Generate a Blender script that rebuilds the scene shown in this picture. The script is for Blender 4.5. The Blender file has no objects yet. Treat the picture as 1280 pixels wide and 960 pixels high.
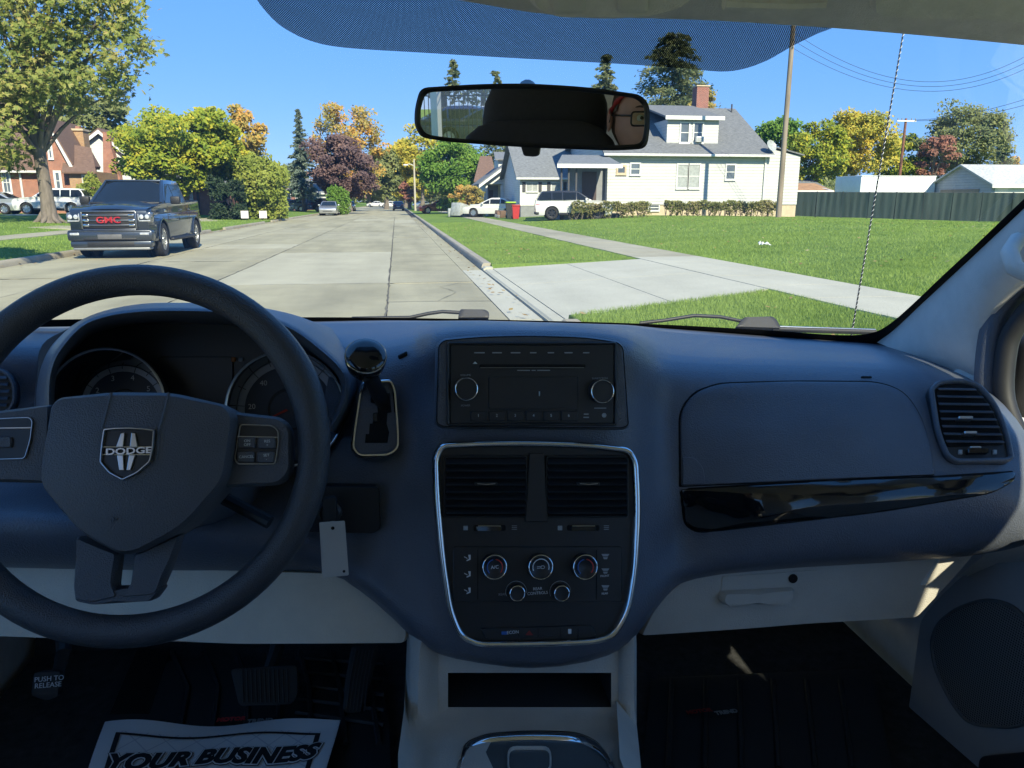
import bpy, bmesh, math, random
import numpy as np
from mathutils import Vector, Matrix
from mathutils.geometry import tessellate_polygon

scene = bpy.context.scene
C = scene.collection
random.seed(7)
R = math.radians
V = Vector

# ------------------------------------------------------------------ camera
CAM = V((0, 0, 1.40))
F = 960.0
TH = math.atan(228 / 960)
PS = math.atan(145 / 960 * math.cos(TH))
FW = V((math.sin(PS) * math.cos(TH), math.cos(PS) * math.cos(TH), -math.sin(TH)))
RT = V((math.cos(PS), -math.sin(PS), 0))
UP = RT.cross(FW)
cam = bpy.data.cameras.new('camera')
cam.sensor_width = 36
cam.lens = 27.0
cam.clip_start = 0.02
cam.clip_end = 3000
co = bpy.data.objects.new('camera', cam)
C.objects.link(co)
co.location = CAM
co.matrix_world = Matrix(((RT.x, UP.x, -FW.x, CAM.x), (RT.y, UP.y, -FW.y, CAM.y), (RT.z, UP.z, -FW.z, CAM.z), (0, 0, 0, 1)))
scene.camera = co

# ------------------------------------------------------------------ sky, sun, exposure
SUN_AZ = R(16)          # to the right of straight behind the van
SUN_EL = R(37)
to_sun = V((math.sin(SUN_AZ) * math.cos(SUN_EL), -math.cos(SUN_AZ) * math.cos(SUN_EL), math.sin(SUN_EL)))
world = bpy.data.worlds.new('World')
scene.world = world
world.use_nodes = True
wn = world.node_tree
bg = wn.nodes['Background']
sky = wn.nodes.new('ShaderNodeTexSky')
sky.sky_type = 'NISHITA'
sky.sun_disc = False
sky.sun_elevation = SUN_EL
sky.sun_rotation = math.atan2(to_sun.x, to_sun.y)
sky.altitude = 200
sky.air_density = 1.0
sky.dust_density = 0.0
sky.ozone_density = 2.0
hs = wn.nodes.new('ShaderNodeHueSaturation')
hs.inputs['Saturation'].default_value = 1.1
hs.inputs['Hue'].default_value = 0.51
hs.inputs['Value'].default_value = 0.90
wn.links.new(sky.outputs[0], hs.inputs['Color'])
mxs = wn.nodes.new('ShaderNodeMix')      # the deep even blue of dry autumn air, laid over the whole dome
mxs.data_type = 'RGBA'
mxs.inputs[0].default_value = 0.92
mxs.inputs[7].default_value = (0.17, 0.63, 1.66, 1)
wn.links.new(hs.outputs[0], mxs.inputs[6])
wn.links.new(mxs.outputs[2], bg.inputs[0])
bg.inputs[1].default_value = 0.15
sl = bpy.data.lights.new('sun', 'SUN')
sl.energy = 2.25
sl.angle = R(0.53)
sl.color = (1.0, 0.93, 0.70)
so = bpy.data.objects.new('sun', sl)
C.objects.link(so)
so.rotation_euler = to_sun.to_track_quat('Z', 'Y').to_euler()
scene.view_settings.view_transform = 'Standard'
scene.view_settings.look = 'None'
scene.view_settings.exposure = 2.0
scene.view_settings.gamma = 1
scene.view_settings.use_curve_mapping = False
scene.cycles.max_bounces = 10
scene.cycles.diffuse_bounces = 6
scene.cycles.transparent_max_bounces = 24
scene.cycles.caustics_reflective = False
scene.cycles.caustics_refractive = False
scene.cycles.sample_clamp_indirect = 8

# ------------------------------------------------------------------ rays through the photograph's pixels (1280 x 960)
def ray(px, py):
    return RT * ((px - 640) / F) + UP * ((480 - py) / F) + FW
def PY(px, py, y):
    d = ray(px, py); return CAM + d * (y / d.y)
def PX(px, py, x):
    d = ray(px, py); return CAM + d * (x / d.x)
def PZ(px, py, z):
    d = ray(px, py); return CAM + d * ((z - CAM.z) / d.z)
def proj(p):
    q = V(p) - CAM
    f = q.dot(FW)
    return 640 + F * q.dot(RT) / f, 480 - F * q.dot(UP) / f
class Plane:
    def __init__(s, p, n, vert=False):
        s.p = V(p); s.n = V(n).normalized()
        s.u = V((1, 0, 0)) - s.n * s.n.x
        s.u.normalize()
        s.v = s.n.cross(s.u)
    def at(s, px, py, h=0.0):
        d = ray(px, py)
        q = s.p + s.n * h
        return CAM + d * ((q - CAM).dot(s.n) / d.dot(s.n))
    def mat(s, px, py, h=0.0, rot=0.0):
        o = s.at(px, py, h)
        m = Matrix((s.u, s.v, s.n)).transposed().to_4x4()
        m.translation = o
        return m @ Matrix.Rotation(rot, 4, 'Z')
    def scale(s, px, py):   # metres per pixel there
        return (s.at(px + 1, py) - s.at(px, py)).length

# ------------------------------------------------------------------ materials
MATS = {}
def nodes_of(m):
    m.use_nodes = True
    return m.node_tree.nodes, m.node_tree.links, m.node_tree.nodes['Principled BSDF']
def M(name, col, rough=.5, metal=0., var=.12, scale=8., bump=0., bscale=80., coat=0., spec=.5, stretch=None, rvar=0.):
    if name in MATS: return MATS[name]
    m = bpy.data.materials.new(name)
    n, l, b = nodes_of(m)
    tc = n.new('ShaderNodeTexCoord')
    src = tc.outputs['Object']
    if stretch:
        mp = n.new('ShaderNodeMapping'); mp.inputs['Scale'].default_value = stretch
        l.new(src, mp.inputs[0]); src = mp.outputs[0]
    nz = n.new('ShaderNodeTexNoise'); nz.inputs['Scale'].default_value = scale; nz.inputs['Detail'].default_value = 6
    nz.inputs['Roughness'].default_value = .6
    l.new(src, nz.inputs['Vector'])
    rp = n.new('ShaderNodeValToRGB')
    rp.color_ramp.elements[0].position = .3; rp.color_ramp.elements[1].position = .72
    c = V(col)
    rp.color_ramp.elements[0].color = (*(c * (1 - var)), 1)
    rp.color_ramp.elements[1].color = (*[min(1, q) for q in c * (1 + var)], 1)
    l.new(nz.outputs[0], rp.inputs[0]); l.new(rp.outputs[0], b.inputs['Base Color'])
    b.inputs['Roughness'].default_value = rough
    b.inputs['Metallic'].default_value = metal
    b.inputs['Coat Weight'].default_value = coat
    b.inputs['Coat Roughness'].default_value = .04
    b.inputs['Specular IOR Level'].default_value = spec
    if rvar:
        mr = n.new('ShaderNodeMapRange'); mr.inputs[3].default_value = max(0, rough - rvar); mr.inputs[4].default_value = min(1, rough + rvar)
        l.new(nz.outputs[0], mr.inputs[0]); l.new(mr.outputs[0], b.inputs['Roughness'])
    if bump:
        n2 = n.new('ShaderNodeTexNoise'); n2.inputs['Scale'].default_value = bscale; n2.inputs['Detail'].default_value = 4
        l.new(src, n2.inputs['Vector'])
        bp = n.new('ShaderNodeBump'); bp.inputs['Strength'].default_value = min(1, bump); bp.inputs['Distance'].default_value = .01
        l.new(n2.outputs[0], bp.inputs['Height']); l.new(bp.outputs[0], b.inputs['Normal'])
    MATS[name] = m
    return m
def leather(name, col, rough, cell=900., strength=.25, spec=.5):
    """moulded vinyl with a fine grain"""
    if name in MATS: return MATS[name]
    m = M(name, col, rough, var=.08, scale=14, spec=spec, rvar=.05)
    n, l, b = nodes_of(m)
    tc = n.new('ShaderNodeTexCoord')
    vo = n.new('ShaderNodeTexVoronoi'); vo.inputs['Scale'].default_value = cell
    l.new(tc.outputs['Object'], vo.inputs['Vector'])
    bp = n.new('ShaderNodeBump'); bp.inputs['Strength'].default_value = strength; bp.inputs['Distance'].default_value = .0011
    l.new(vo.outputs['Distance'], bp.inputs['Height']); l.new(bp.outputs[0], b.inputs['Normal'])
    return m
def leafmat(name, cols, transl=.45, patch=.35, rough=.6, chance=.45):
    """cols: list of (pos, rgb); per-leaf chance mixed with larger patches in the crown"""
    if name in MATS: return MATS[name]
    m = bpy.data.materials.new(name)
    n, l, b = nodes_of(m)
    ge = n.new('ShaderNodeNewGeometry')
    tc = n.new('ShaderNodeTexCoord')
    nz = n.new('ShaderNodeTexNoise'); nz.inputs['Scale'].default_value = patch; nz.inputs['Detail'].default_value = 3
    l.new(tc.outputs['Object'], nz.inputs['Vector'])
    mr = n.new('ShaderNodeMapRange'); mr.inputs[1].default_value = .3; mr.inputs[2].default_value = .7
    l.new(nz.outputs[0], mr.inputs[0])
    mx = n.new('ShaderNodeMix'); mx.inputs[0].default_value = chance
    l.new(mr.outputs[0], mx.inputs[2]); l.new(ge.outputs['Random Per Island'], mx.inputs[3])
    rp = n.new('ShaderNodeValToRGB')
    while len(rp.color_ramp.elements) < len(cols): rp.color_ramp.elements.new(.5)
    for e, (p, c) in zip(rp.color_ramp.elements, cols): e.position = p; e.color = (*c, 1)
    l.new(mx.outputs[0], rp.inputs[0])
    l.new(rp.outputs[0], b.inputs['Base Color'])
    b.inputs['Roughness'].default_value = rough
    b.inputs['Specular IOR Level'].default_value = .25
    tr = n.new('ShaderNodeBsdfTranslucent'); l.new(rp.outputs[0], tr.inputs[0])
    ms = n.new('ShaderNodeMixShader'); ms.inputs[0].default_value = transl * .6
    l.new(b.outputs[0], ms.inputs[1]); l.new(tr.outputs[0], ms.inputs[2])
    l.new(ms.outputs[0], n['Material Output'].inputs[0])
    MATS[name] = m
    return m
def glass_thin(name, tint=(.93, .96, .95), dust=.0, refl=1.0):
    if name in MATS: return MATS[name]
    m = bpy.data.materials.new(name)
    n, l, b = nodes_of(m)
    n.remove(b)
    t = n.new('ShaderNodeBsdfTransparent'); t.inputs[0].default_value = (*tint, 1)
    g = n.new('ShaderNodeBsdfGlossy'); g.inputs['Roughness'].default_value = .02; g.inputs[0].default_value = (refl, refl, refl, 1)
    lw_ = n.new('ShaderNodeLayerWeight'); lw_.inputs[0].default_value = .5
    pw_ = n.new('ShaderNodeMath'); pw_.operation = 'POWER'; pw_.inputs[1].default_value = 5; l.new(lw_.outputs['Facing'], pw_.inputs[0])
    fr = n.new('ShaderNodeMath'); fr.operation = 'MULTIPLY_ADD'; fr.inputs[1].default_value = .85; fr.inputs[2].default_value = .045; l.new(pw_.outputs[0], fr.inputs[0])
    ms = n.new('ShaderNodeMixShader')
    l.new(fr.outputs[0], ms.inputs[0]); l.new(t.outputs[0], ms.inputs[1]); l.new(g.outputs[0], ms.inputs[2])
    out = ms
    if dust:
        tc = n.new('ShaderNodeTexCoord'); nz = n.new('ShaderNodeTexNoise'); nz.inputs['Scale'].default_value = 5; nz.inputs['Detail'].default_value = 8
        l.new(tc.outputs['Object'], nz.inputs['Vector'])
        mm = n.new('ShaderNodeMath'); mm.operation = 'MULTIPLY'; mm.inputs[1].default_value = dust * 2
        l.new(nz.outputs[0], mm.inputs[0])
        d = n.new('ShaderNodeBsdfTranslucent'); d.inputs[0].default_value = (.8, .8, .78, 1)
        m2 = n.new('ShaderNodeMixShader'); l.new(mm.outputs[0], m2.inputs[0]); l.new(ms.outputs[0], m2.inputs[1]); l.new(d.outputs[0], m2.inputs[2])
        out = m2
    l.new(out.outputs[0], n['Material Output'].inputs[0])
    MATS[name] = m
    return m

# ------------------------------------------------------------------ mesh building
class MB:
    def __init__(s): s.v = []; s.f = []
    def add(s, vs, fs):
        o = len(s.v); s.v += [tuple(q) for q in vs]; s.f += [tuple(i + o for i in f) for f in fs]; return s
    def box(s, x0, x1, y0, y1, z0, z1, m=None):
        vs = [V((x, y, z)) for z in (z0, z1) for y in (y0, y1) for x in (x0, x1)]
        if m: vs = [m @ q for q in vs]
        return s.add(vs, [(0, 2, 3, 1), (4, 5, 7, 6), (0, 1, 5, 4), (2, 6, 7, 3), (0, 4, 6, 2), (1, 3, 7, 5)])
    def tube(s, pts, r, n=8, closed=False, cap=True, flat=None):
        pts = [V(p) for p in pts]; k = len(pts)
        rs = r if isinstance(r, (list, tuple)) else [r] * k
        o = len(s.v); prev = None
        for i, p in enumerate(pts):
            if closed: t = pts[(i + 1) % k] - pts[i - 1]
            else: t = pts[min(i + 1, k - 1)] - pts[max(i - 1, 0)]
            if t.length < 1e-9: t = V((0, 0, 1))
            t.normalize()
            if prev is None:
                a = V((0, 0, 1)) if abs(t.z) < .9 else V((1, 0, 0))
                u = t.cross(a).normalized()
            else:
                u = (prev - t * prev.dot(t)).normalized()
            prev = u; w = t.cross(u)
            for j in range(n):
                a = 2 * math.pi * j / n
                s.v.append(tuple(p + (u * math.cos(a) + w * math.sin(a)) * rs[i]))
        m = k if closed else k - 1
        for i in range(m):
            i2 = (i + 1) % k
            for j in range(n):
                s.f.append((o + i * n + j, o + i * n + (j + 1) % n, o + i2 * n + (j + 1) % n, o + i2 * n + j))
        if cap and not closed:
            s.f.append(tuple(o + j for j in reversed(range(n)))); s.f.append(tuple(o + (k - 1) * n + j for j in range(n)))
        return s
    def prism(s, pts, dv):
        """closed outline pts (3d), extruded by vector dv"""
        pts = [V(p) for p in pts]; k = len(pts); o = len(s.v)
        s.v += [tuple(p) for p in pts] + [tuple(p + V(dv)) for p in pts]
        tris = tessellate_polygon([pts])
        for t in tris: s.f.append(tuple(o + i for i in t)); s.f.append(tuple(o + k + i for i in reversed(t)))
        for i in range(k): j = (i + 1) % k; s.f.append((o + i, o + j, o + k + j, o + k + i))
        return s
    def grid(s, rows, closed=False):
        o = len(s.v); nr = len(rows); nc = len(rows[0])
        for r in rows: s.v += [tuple(p) for p in r]
        for i in range(nr - 1):
            for j in range(nc if closed else nc - 1):
                j2 = (j + 1) % nc
                s.f.append((o + i * nc + j, o + i * nc + j2, o + (i + 1) * nc + j2, o + (i + 1) * nc + j))
        return s
    def lathe(s, prof, m, n=24):
        """prof: list of (radius, height) about local z of matrix m"""
        rows = [[m @ V((r * math.cos(2 * math.pi * j / n), r * math.sin(2 * math.pi * j / n), h)) for j in range(n)] for r, h in prof]
        return s.grid(rows, True)
    def build(s, name, mat, parent=None, smooth=35, bevel=0., local=False, weld=True, seg=2):
        me = bpy.data.meshes.new(name)
        me.from_pydata(s.v, [], s.f)
        o = bpy.data.objects.new(name, me)
        fin(me, smooth, bevel, weld, seg)
        if mat: me.materials.append(mat)
        link(o, parent, local)
        return o
def fin(me, smooth=35, bevel=0., weld=True, seg=2):
    bm = bmesh.new(); bm.from_mesh(me)
    if weld: bmesh.ops.remove_doubles(bm, verts=bm.verts, dist=1e-5)
    bmesh.ops.recalc_face_normals(bm, faces=bm.faces)
    if bevel:
        es = [e for e in bm.edges if len(e.link_faces) == 2 and e.calc_face_angle(0) > R(30)]
        try: bmesh.ops.bevel(bm, geom=es, offset=bevel, segments=seg, profile=.5, affect='EDGES', clamp_overlap=True)
        except Exception: pass
    if smooth:
        for f in bm.faces: f.smooth = True
        for e in bm.edges:
            if len(e.link_faces) == 2 and e.calc_face_angle(0) > R(smooth): e.smooth = False
    bm.to_mesh(me); bm.free(); me.update()
def link(o, parent=None, local=False):
    C.objects.link(o)
    if parent:
        o.parent = parent
        if not local and parent.type == 'EMPTY': o.matrix_parent_inverse = parent.matrix_basis.inverted()
def thing(name, label, cat, loc=(0, 0, 0), rz=0., group=None):
    o = bpy.data.objects.new(name, None); o.empty_display_size = .2
    C.objects.link(o); o.location = loc; o.rotation_euler = (0, 0, rz)
    o.matrix_basis = Matrix.Translation(V(loc)) @ Matrix.Rotation(rz, 4, 'Z')
    return tag(o, label, cat, group)
def tag(o, label, cat=None, group=None, kind=None):
    o['label'] = label
    if cat: o['category'] = cat
    if group: o['group'] = group
    if kind: o['kind'] = kind
    return o
def struct(o, label=None):
    o['kind'] = 'structure'
    if label: o['label'] = label
    return o
def copy_tree(o, parent=None):
    c = o.copy(); C.objects.link(c); c.parent = parent
    for ch in [x for x in bpy.data.objects if x.parent == o]: copy_tree(ch, c)
    return c
def cat_rom(P, n, closed=False):
    """Catmull-Rom through a list of tuples, n samples per span"""
    P = [np.array(p, float) for p in P]; k = len(P); out = []
    for i in range(k if closed else k - 1):
        if closed: a, b, c, d = P[i - 1], P[i], P[(i + 1) % k], P[(i + 2) % k]
        else: a, b, c, d = P[max(i - 1, 0)], P[i], P[i + 1], P[min(i + 2, k - 1)]
        for j in range(n):
            t = j / n
            out.append(.5 * ((2 * b) + (-a + c) * t + (2 * a - 5 * b + 4 * c - d) * t * t + (-a + 3 * b - 3 * c + d) * t ** 3))
    if not closed: out.append(P[-1])
    return [tuple(p) for p in out]
def rq(pts, r, n=4):
    """polygon (pixels or any 2d) with rounded corners"""
    out = []; k = len(pts)
    for i in range(k):
        p = np.array(pts[i], float); a = np.array(pts[i - 1], float); b = np.array(pts[(i + 1) % k], float)
        ri = r[i] if isinstance(r, (list, tuple)) else r
        da, db = a - p, b - p; la, lb = np.linalg.norm(da), np.linalg.norm(db)
        q = min(ri, la * .48, lb * .48)
        if q < 1e-6: out.append(tuple(p)); continue
        s, e = p + da / la * q, p + db / lb * q
        for j in range(n + 1):
            t = j / n
            out.append(tuple((1 - t) ** 2 * s + 2 * t * (1 - t) * p + t * t * e))
    return out
def rr(x0, y0, x1, y1, r, n=4):
    return rq([(x0, y0), (x1, y0), (x1, y1), (x0, y1)], r, n)
def densify(pts, step):
    out = []
    k = len(pts)
    for i in range(k):
        a = np.array(pts[i], float); b = np.array(pts[(i + 1) % k], float)
        m = max(1, int(np.linalg.norm(b - a) / step))
        for j in range(m): out.append(tuple(a + (b - a) * j / m))
    return out
def panel(name, pts, surf, n, h, mat, parent, t=.004, b=1.2, dome=0., rings=(.75, .45, .2), local=False, bev=.0012, mb=None, smooth=35):
    """a raised panel: outline pts in photo pixels laid on surf(px,py)->point, raised h along n, rounded rim, t deep behind"""
    n = V(n).normalized()
    cx = sum(p[0] for p in pts) / len(pts); cy = sum(p[1] for p in pts) / len(pts)
    rad = max(math.hypot(p[0] - cx, p[1] - cy) for p in pts)
    rows = [[surf(*p) - n * t for p in pts], [surf(*p) + n * (h - bev) for p in pts]]
    k = max(.5, 1 - b / rad)
    def sc(q, k): return (cx + (q[0] - cx) * k, cy + (q[1] - cy) * k)
    def off(q, d):
        dx, dy = q[0] - cx, q[1] - cy; L = math.hypot(dx, dy) or 1; f = max(0, 1 - d / L); return (cx + dx * f, cy + dy * f)
    p2 = [off(p, b) for p in pts]
    rows.append([surf(*p) + n * h for p in p2])
    for s in rings:
        rows.append([surf(*sc(p, s)) + n * (h + dome * (1 - s * s)) for p in p2])
    w = mb or MB()
    w.grid(rows, True)
    o = len(w.v); m = len(pts)
    w.v.append(tuple(surf(cx, cy) + n * (h + dome)))
    for j in range(m): w.f.append((o - m + j, o - m + (j + 1) % m, o))
    if mb: return w
    return w.build(name, mat, parent, smooth, local=local)
def ringstrip(name, pts, width, surf, n, h, mat, parent, local=False, prof=None, mb=None):
    """a half-round strip that follows a closed outline (pixels); width in pixels inwards"""
    n = V(n).normalized()
    k = len(pts)
    cx = sum(p[0] for p in pts) / k; cy = sum(p[1] for p in pts) / k
    nor = []
    for i in range(k):
        a, b = pts[i - 1], pts[(i + 1) % k]
        tx, ty = b[0] - a[0], b[1] - a[1]; L = math.hypot(tx, ty) or 1
        nx, ny = -ty / L, tx / L
        if nx * (cx - pts[i][0]) + ny * (cy - pts[i][1]) < 0: nx, ny = -nx, -ny
        nor.append((nx, ny))
    prof = prof or [(0, -.3), (0, .45), (.12, .8), (.35, 1), (.65, 1), (.88, .8), (1, .45), (1, -.3)]
    rows = []
    for u, hh in prof:
        rows.append([surf(p[0] + q[0] * u * width, p[1] + q[1] * u * width) + n * h * hh for p, q in zip(pts, nor)])
    w = mb or MB()
    w.grid(rows, True)
    if mb: return w
    return w.build(name, mat, parent, 50, local=local)
TEXTS = []
def text(s, m4, size, mat, parent, name='lettering', ext=.0002, shear=0., bold=0., sx=1., warp=None, align='CENTER', local=False):
    TEXTS.append(dict(s=s, m=m4, size=size, mat=mat, parent=parent, name=name, ext=ext, shear=shear, bold=bold, sx=sx, warp=warp, align=align, local=local))
def flush_texts():
    tmp = []
    for t in TEXTS:
        cu = bpy.data.curves.new('t', 'FONT')
        cu.body = t['s']; cu.size = t['size']; cu.align_x = t['align']; cu.align_y = 'CENTER'
        cu.extrude = t['ext']; cu.shear = t['shear']; cu.offset = t['bold']; cu.resolution_u = 3
        ob = bpy.data.objects.new('t', cu); C.objects.link(ob); tmp.append(ob)
    dg = bpy.context.evaluated_depsgraph_get(); dg.update()
    for t, ob in zip(TEXTS, tmp):
        me = bpy.data.meshes.new_from_object(ob.evaluated_get(dg))
        for v in me.vertices:
            q = V((v.co.x * t['sx'], v.co.y, v.co.z))
            v.co = t['warp'](q) if t['warp'] else t['m'] @ q
        me.name = t['name']
        me.materials.clear(); me.materials.append(t['mat'])
        o = bpy.data.objects.new(t['name'], me)
        link(o, t['parent'], t['local'])
    for ob in tmp: 
        cu = ob.data; bpy.data.objects.remove(ob); bpy.data.curves.remove(cu)
# ================================================================== GROUND, ROAD, PAVEMENTS
XS = [-70, -30, -22, -17, -14, -12.5, -8.65, -8.64, 1.94, 1.95, 5.2, 6.8, 10, 16, 22, 28, 36, 60]
ZS = [.60, .60, .58, .40, .22, .20, .14, 0, 0, .13, .19, .20, .32, .54, .50, .38, .15, .1]
def G(x, y=0): return float(np.interp(x, XS, ZS))
def ground(px, py):
    d = ray(px, py); t = .5
    while t < 400:
        p = CAM + d * t
        if p.z <= G(p.x): return p
        t *= 1.004
    return CAM + d * 400

def ground_mat():
    m = bpy.data.materials.new('lawn_ground'); n, l, b = nodes_of(m)
    tc = n.new('ShaderNodeTexCoord')
    n1 = n.new('ShaderNodeTexNoise'); n1.inputs['Scale'].default_value = .22; n1.inputs['Detail'].default_value = 5
    n2 = n.new('ShaderNodeTexNoise'); n2.inputs['Scale'].default_value = 9; n2.inputs['Detail'].default_value = 8; n2.inputs['Roughness'].default_value = .75
    mp = n.new('ShaderNodeMapping'); mp.inputs['Scale'].default_value = (3, 1, 1)
    l.new(tc.outputs['Object'], n1.inputs['Vector']); l.new(tc.outputs['Object'], mp.inputs[0]); l.new(mp.outputs[0], n2.inputs['Vector'])
    r1 = n.new('ShaderNodeValToRGB')
    for e, p, c in zip(r1.color_ramp.elements, (.3, .7), ((.135, .215, .045), (.19, .28, .065))): e.position = p; e.color = (*c, 1)
    r2 = n.new('ShaderNodeValToRGB')
    for e, p, c in zip(r2.color_ramp.elements, (.35, .75), ((.55, .6, .5), (1.35, 1.3, 1.2))): e.position = p; e.color = (*c, 1)
    mx = n.new('ShaderNodeMix'); mx.data_type = 'RGBA'; mx.blend_type = 'MULTIPLY'; mx.inputs[0].default_value = 1
    l.new(n1.outputs[0], r1.inputs[0]); l.new(n2.outputs[0], r2.inputs[0])
    l.new(r1.outputs[0], mx.inputs[6]); l.new(r2.outputs[0], mx.inputs[7]); l.new(mx.outputs[2], b.inputs['Base Color'])
    b.inputs['Roughness'].default_value = .9; b.inputs['Specular IOR Level'].default_value = .1
    bp = n.new('ShaderNodeBump'); bp.inputs['Strength'].default_value = .8; bp.inputs['Distance'].default_value = .05
    l.new(n2.outputs[0], bp.inputs['Height']); l.new(bp.outputs[0], b.inputs['Normal'])
    return m
def concrete(name, col, var=.16, crack=.5, stain=0.):
    m = bpy.data.materials.new(name); n, l, b = nodes_of(m)
    ge = n.new('ShaderNodeNewGeometry')
    n1 = n.new('ShaderNodeTexNoise'); n1.inputs['Scale'].default_value = .7; n1.inputs['Detail'].default_value = 9; n1.inputs['Roughness'].default_value = .68
    n2 = n.new('ShaderNodeTexNoise'); n2.inputs['Scale'].default_value = 60; n2.inputs['Detail'].default_value = 3
    n3 = n.new('ShaderNodeTexNoise'); n3.inputs['Scale'].default_value = 1.0; n3.inputs['Detail'].default_value = 4
    mp = n.new('ShaderNodeMapping'); mp.inputs['Scale'].default_value = (1.1, .12, 1)
    for t in (n1, n2): l.new(ge.outputs['Position'], t.inputs['Vector'])
    l.new(ge.outputs['Position'], mp.inputs[0]); l.new(mp.outputs[0], n3.inputs['Vector'])
    c = V(col)
    r1 = n.new('ShaderNodeValToRGB')
    r1.color_ramp.elements[0].position = .28; r1.color_ramp.elements[1].position = .72
    r1.color_ramp.elements[0].color = (*(c * (1 - var)), 1); r1.color_ramp.elements[1].color = (*(c * (1 + var)), 1)
    l.new(n1.outputs[0], r1.inputs[0])
    r2 = n.new('ShaderNodeValToRGB')
    r2.color_ramp.elements[0].position = .3; r2.color_ramp.elements[1].position = .7
    r2.color_ramp.elements[0].color = (.84, .84, .83, 1); r2.color_ramp.elements[1].color = (1.12, 1.12, 1.1, 1)
    l.new(n2.outputs[0], r2.inputs[0])
    r3 = n.new('ShaderNodeValToRGB')
    r3.color_ramp.elements[0].position = .32; r3.color_ramp.elements[1].position = .6
    r3.color_ramp.elements[0].color = (1 - .35 * crack,) * 3 + (1,); r3.color_ramp.elements[1].color = (1, 1, 1, 1)
    l.new(n3.outputs[0], r3.inputs[0])
    prev = r1.outputs[0]
    for r in (r2, r3):
        mx = n.new('ShaderNodeMix'); mx.data_type = 'RGBA'; mx.blend_type = 'MULTIPLY'; mx.inputs[0].default_value = 1
        l.new(prev, mx.inputs[6]); l.new(r.outputs[0], mx.inputs[7]); prev = mx.outputs[2]
    l.new(prev, b.inputs['Base Color'])
    b.inputs['Roughness'].default_value = .85; b.inputs['Specular IOR Level'].default_value = .25
    bp = n.new('ShaderNodeBump'); bp.inputs['Strength'].default_value = .25; bp.inputs['Distance'].default_value = .01
    l.new(n2.outputs[0], bp.inputs['Height']); l.new(bp.outputs[0], b.inputs['Normal'])
    return m
m_lawn = ground_mat()
m_road_old = concrete('road_concrete_old', (.345, .318, .215), .17, .7)
m_road_mid = concrete('road_concrete_mid', (.36, .333, .232), .15, .6)
m_road_new = concrete('road_concrete_patch', (.405, .38, .28), .12, .4)
m_walk = concrete('sidewalk_concrete', (.35, .325, .24), .18, .5)
m_apron = concrete('apron_concrete', (.45, .435, .355), .10, .25)
m_curb = concrete('curb_concrete', (.35, .315, .25), .2, .5)
m_joint = M('joint_filler', (.045, .04, .032), .9, var=.4, scale=6)

# one ground sheet out to the horizon (verge, lawns); under the road it dips
xs = sorted(set([-1200, -500, -200, -100] + XS + [-8.9, 2.1, 2.5, 3.0, 3.5, 4.0, 4.5, 5.19, 8.4, 13, 19, 25, 32, 45, 100, 200, 500, 1200] + [-40, -50, -26, -19.5, -15.5]))
ys = [-1200, -400, -150, -60, -30, -10, 0] + [8.3 + .1 * k for k in range(22)] + [16.18, 16.22, 20, 30, 40, 50, 60, 80, 110, 150, 220, 400, 1200]
w = MB()
def FL(x): return 8.7 + (x - 1.965) * .49
def gz(x, y):
    if -8.645 < x < 1.945: return -.08
    if 1.94 < x < 5.21 and FL(x) + .03 < y < 16.2: return -.04 if x < 4 else .08
    return G(x) - .012
w.grid([[V((x, y, gz(x, y))) for x in xs] for y in ys])
struct(w.build('ground', m_lawn, smooth=60), 'mown green lawns and verges on both sides of the street')

# road bed + slabs
road = MB().grid([[V((x, y, -.035)) for x in (-8.6, -4, 0, 1.75)] for y in (-200, -30, 60, 400)]).build('road', m_joint)
struct(road, 'wide tan concrete street with jointed slabs running ahead')
random.seed(3)
def slab(x0, x1, y0, y1, mat, parent, name, z=None, th=.12, g=.009, tilt=0.):
    zf = z or (lambda x, y: 0)
    w = MB()
    xa, xb, ya, yb = x0 + g, x1 - g, y0 + g, y1 - g
    top = [(xa, ya), (xb, ya), (xb, yb), (xa, yb)]
    dz = random.uniform(-.004, .004)
    tv = [V((x, y, zf(x, y) + dz)) for x, y in top]
    w.add([p - V((0, 0, th)) for p in tv] + tv, [(3, 2, 1, 0), (4, 5, 6, 7), (0, 1, 5, 4), (1, 2, 6, 5), (2, 3, 7, 6), (3, 0, 4, 7)])
    return w.build(name, mat, parent, smooth=0)
lanes = {(-8.5, -5.9): [-20, -8, 2, 9, 15.5, 21, 24.6, 27.2, 35, 43, 52, 62, 72],
         (-5.9, -3.25): [-20, -8, 2, 8.5, 14.2, 19.5, 24.6, 27.2, 36, 44, 53, 62, 72],
         (-3.25, -.17): [-20, -8, 2, 8, 13.8, 22.6, 30.5, 38, 46, 54, 60, 64, 72],
         (-.17, 1.32): [-20, -8, 2, 5, 8, 11.1, 13.7, 16.2, 21.2, 26.4, 31.8, 38, 46, 54, 63, 72]}
bright = {((-3.25, -.17), 13.8): m_road_new, ((-5.9, -3.25), 24.6): m_road_new, ((-8.5, -5.9), 24.6): m_road_new, ((-3.25, -.17), 60): m_road_new,
          ((-.17, 1.32), 54): m_road_new, ((-5.9, -3.25), 36): m_road_mid, ((-3.25, -.17), 30.5): m_road_mid}
for ln, yy in lanes.items():
    for a, b in zip(yy, yy[1:]):
        mt = bright.get((ln, a)) or random.choice([m_road_old, m_road_old, m_road_mid])
        slab(ln[0], ln[1], a, b, mt, road, 'road_slab', g=.010)
MB().grid([[V((x, y, -.002)) for x in (-8.5, 1.32)] for y in (72.02, 150, 400)]).build('road_surface', m_road_mid, road)
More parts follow.
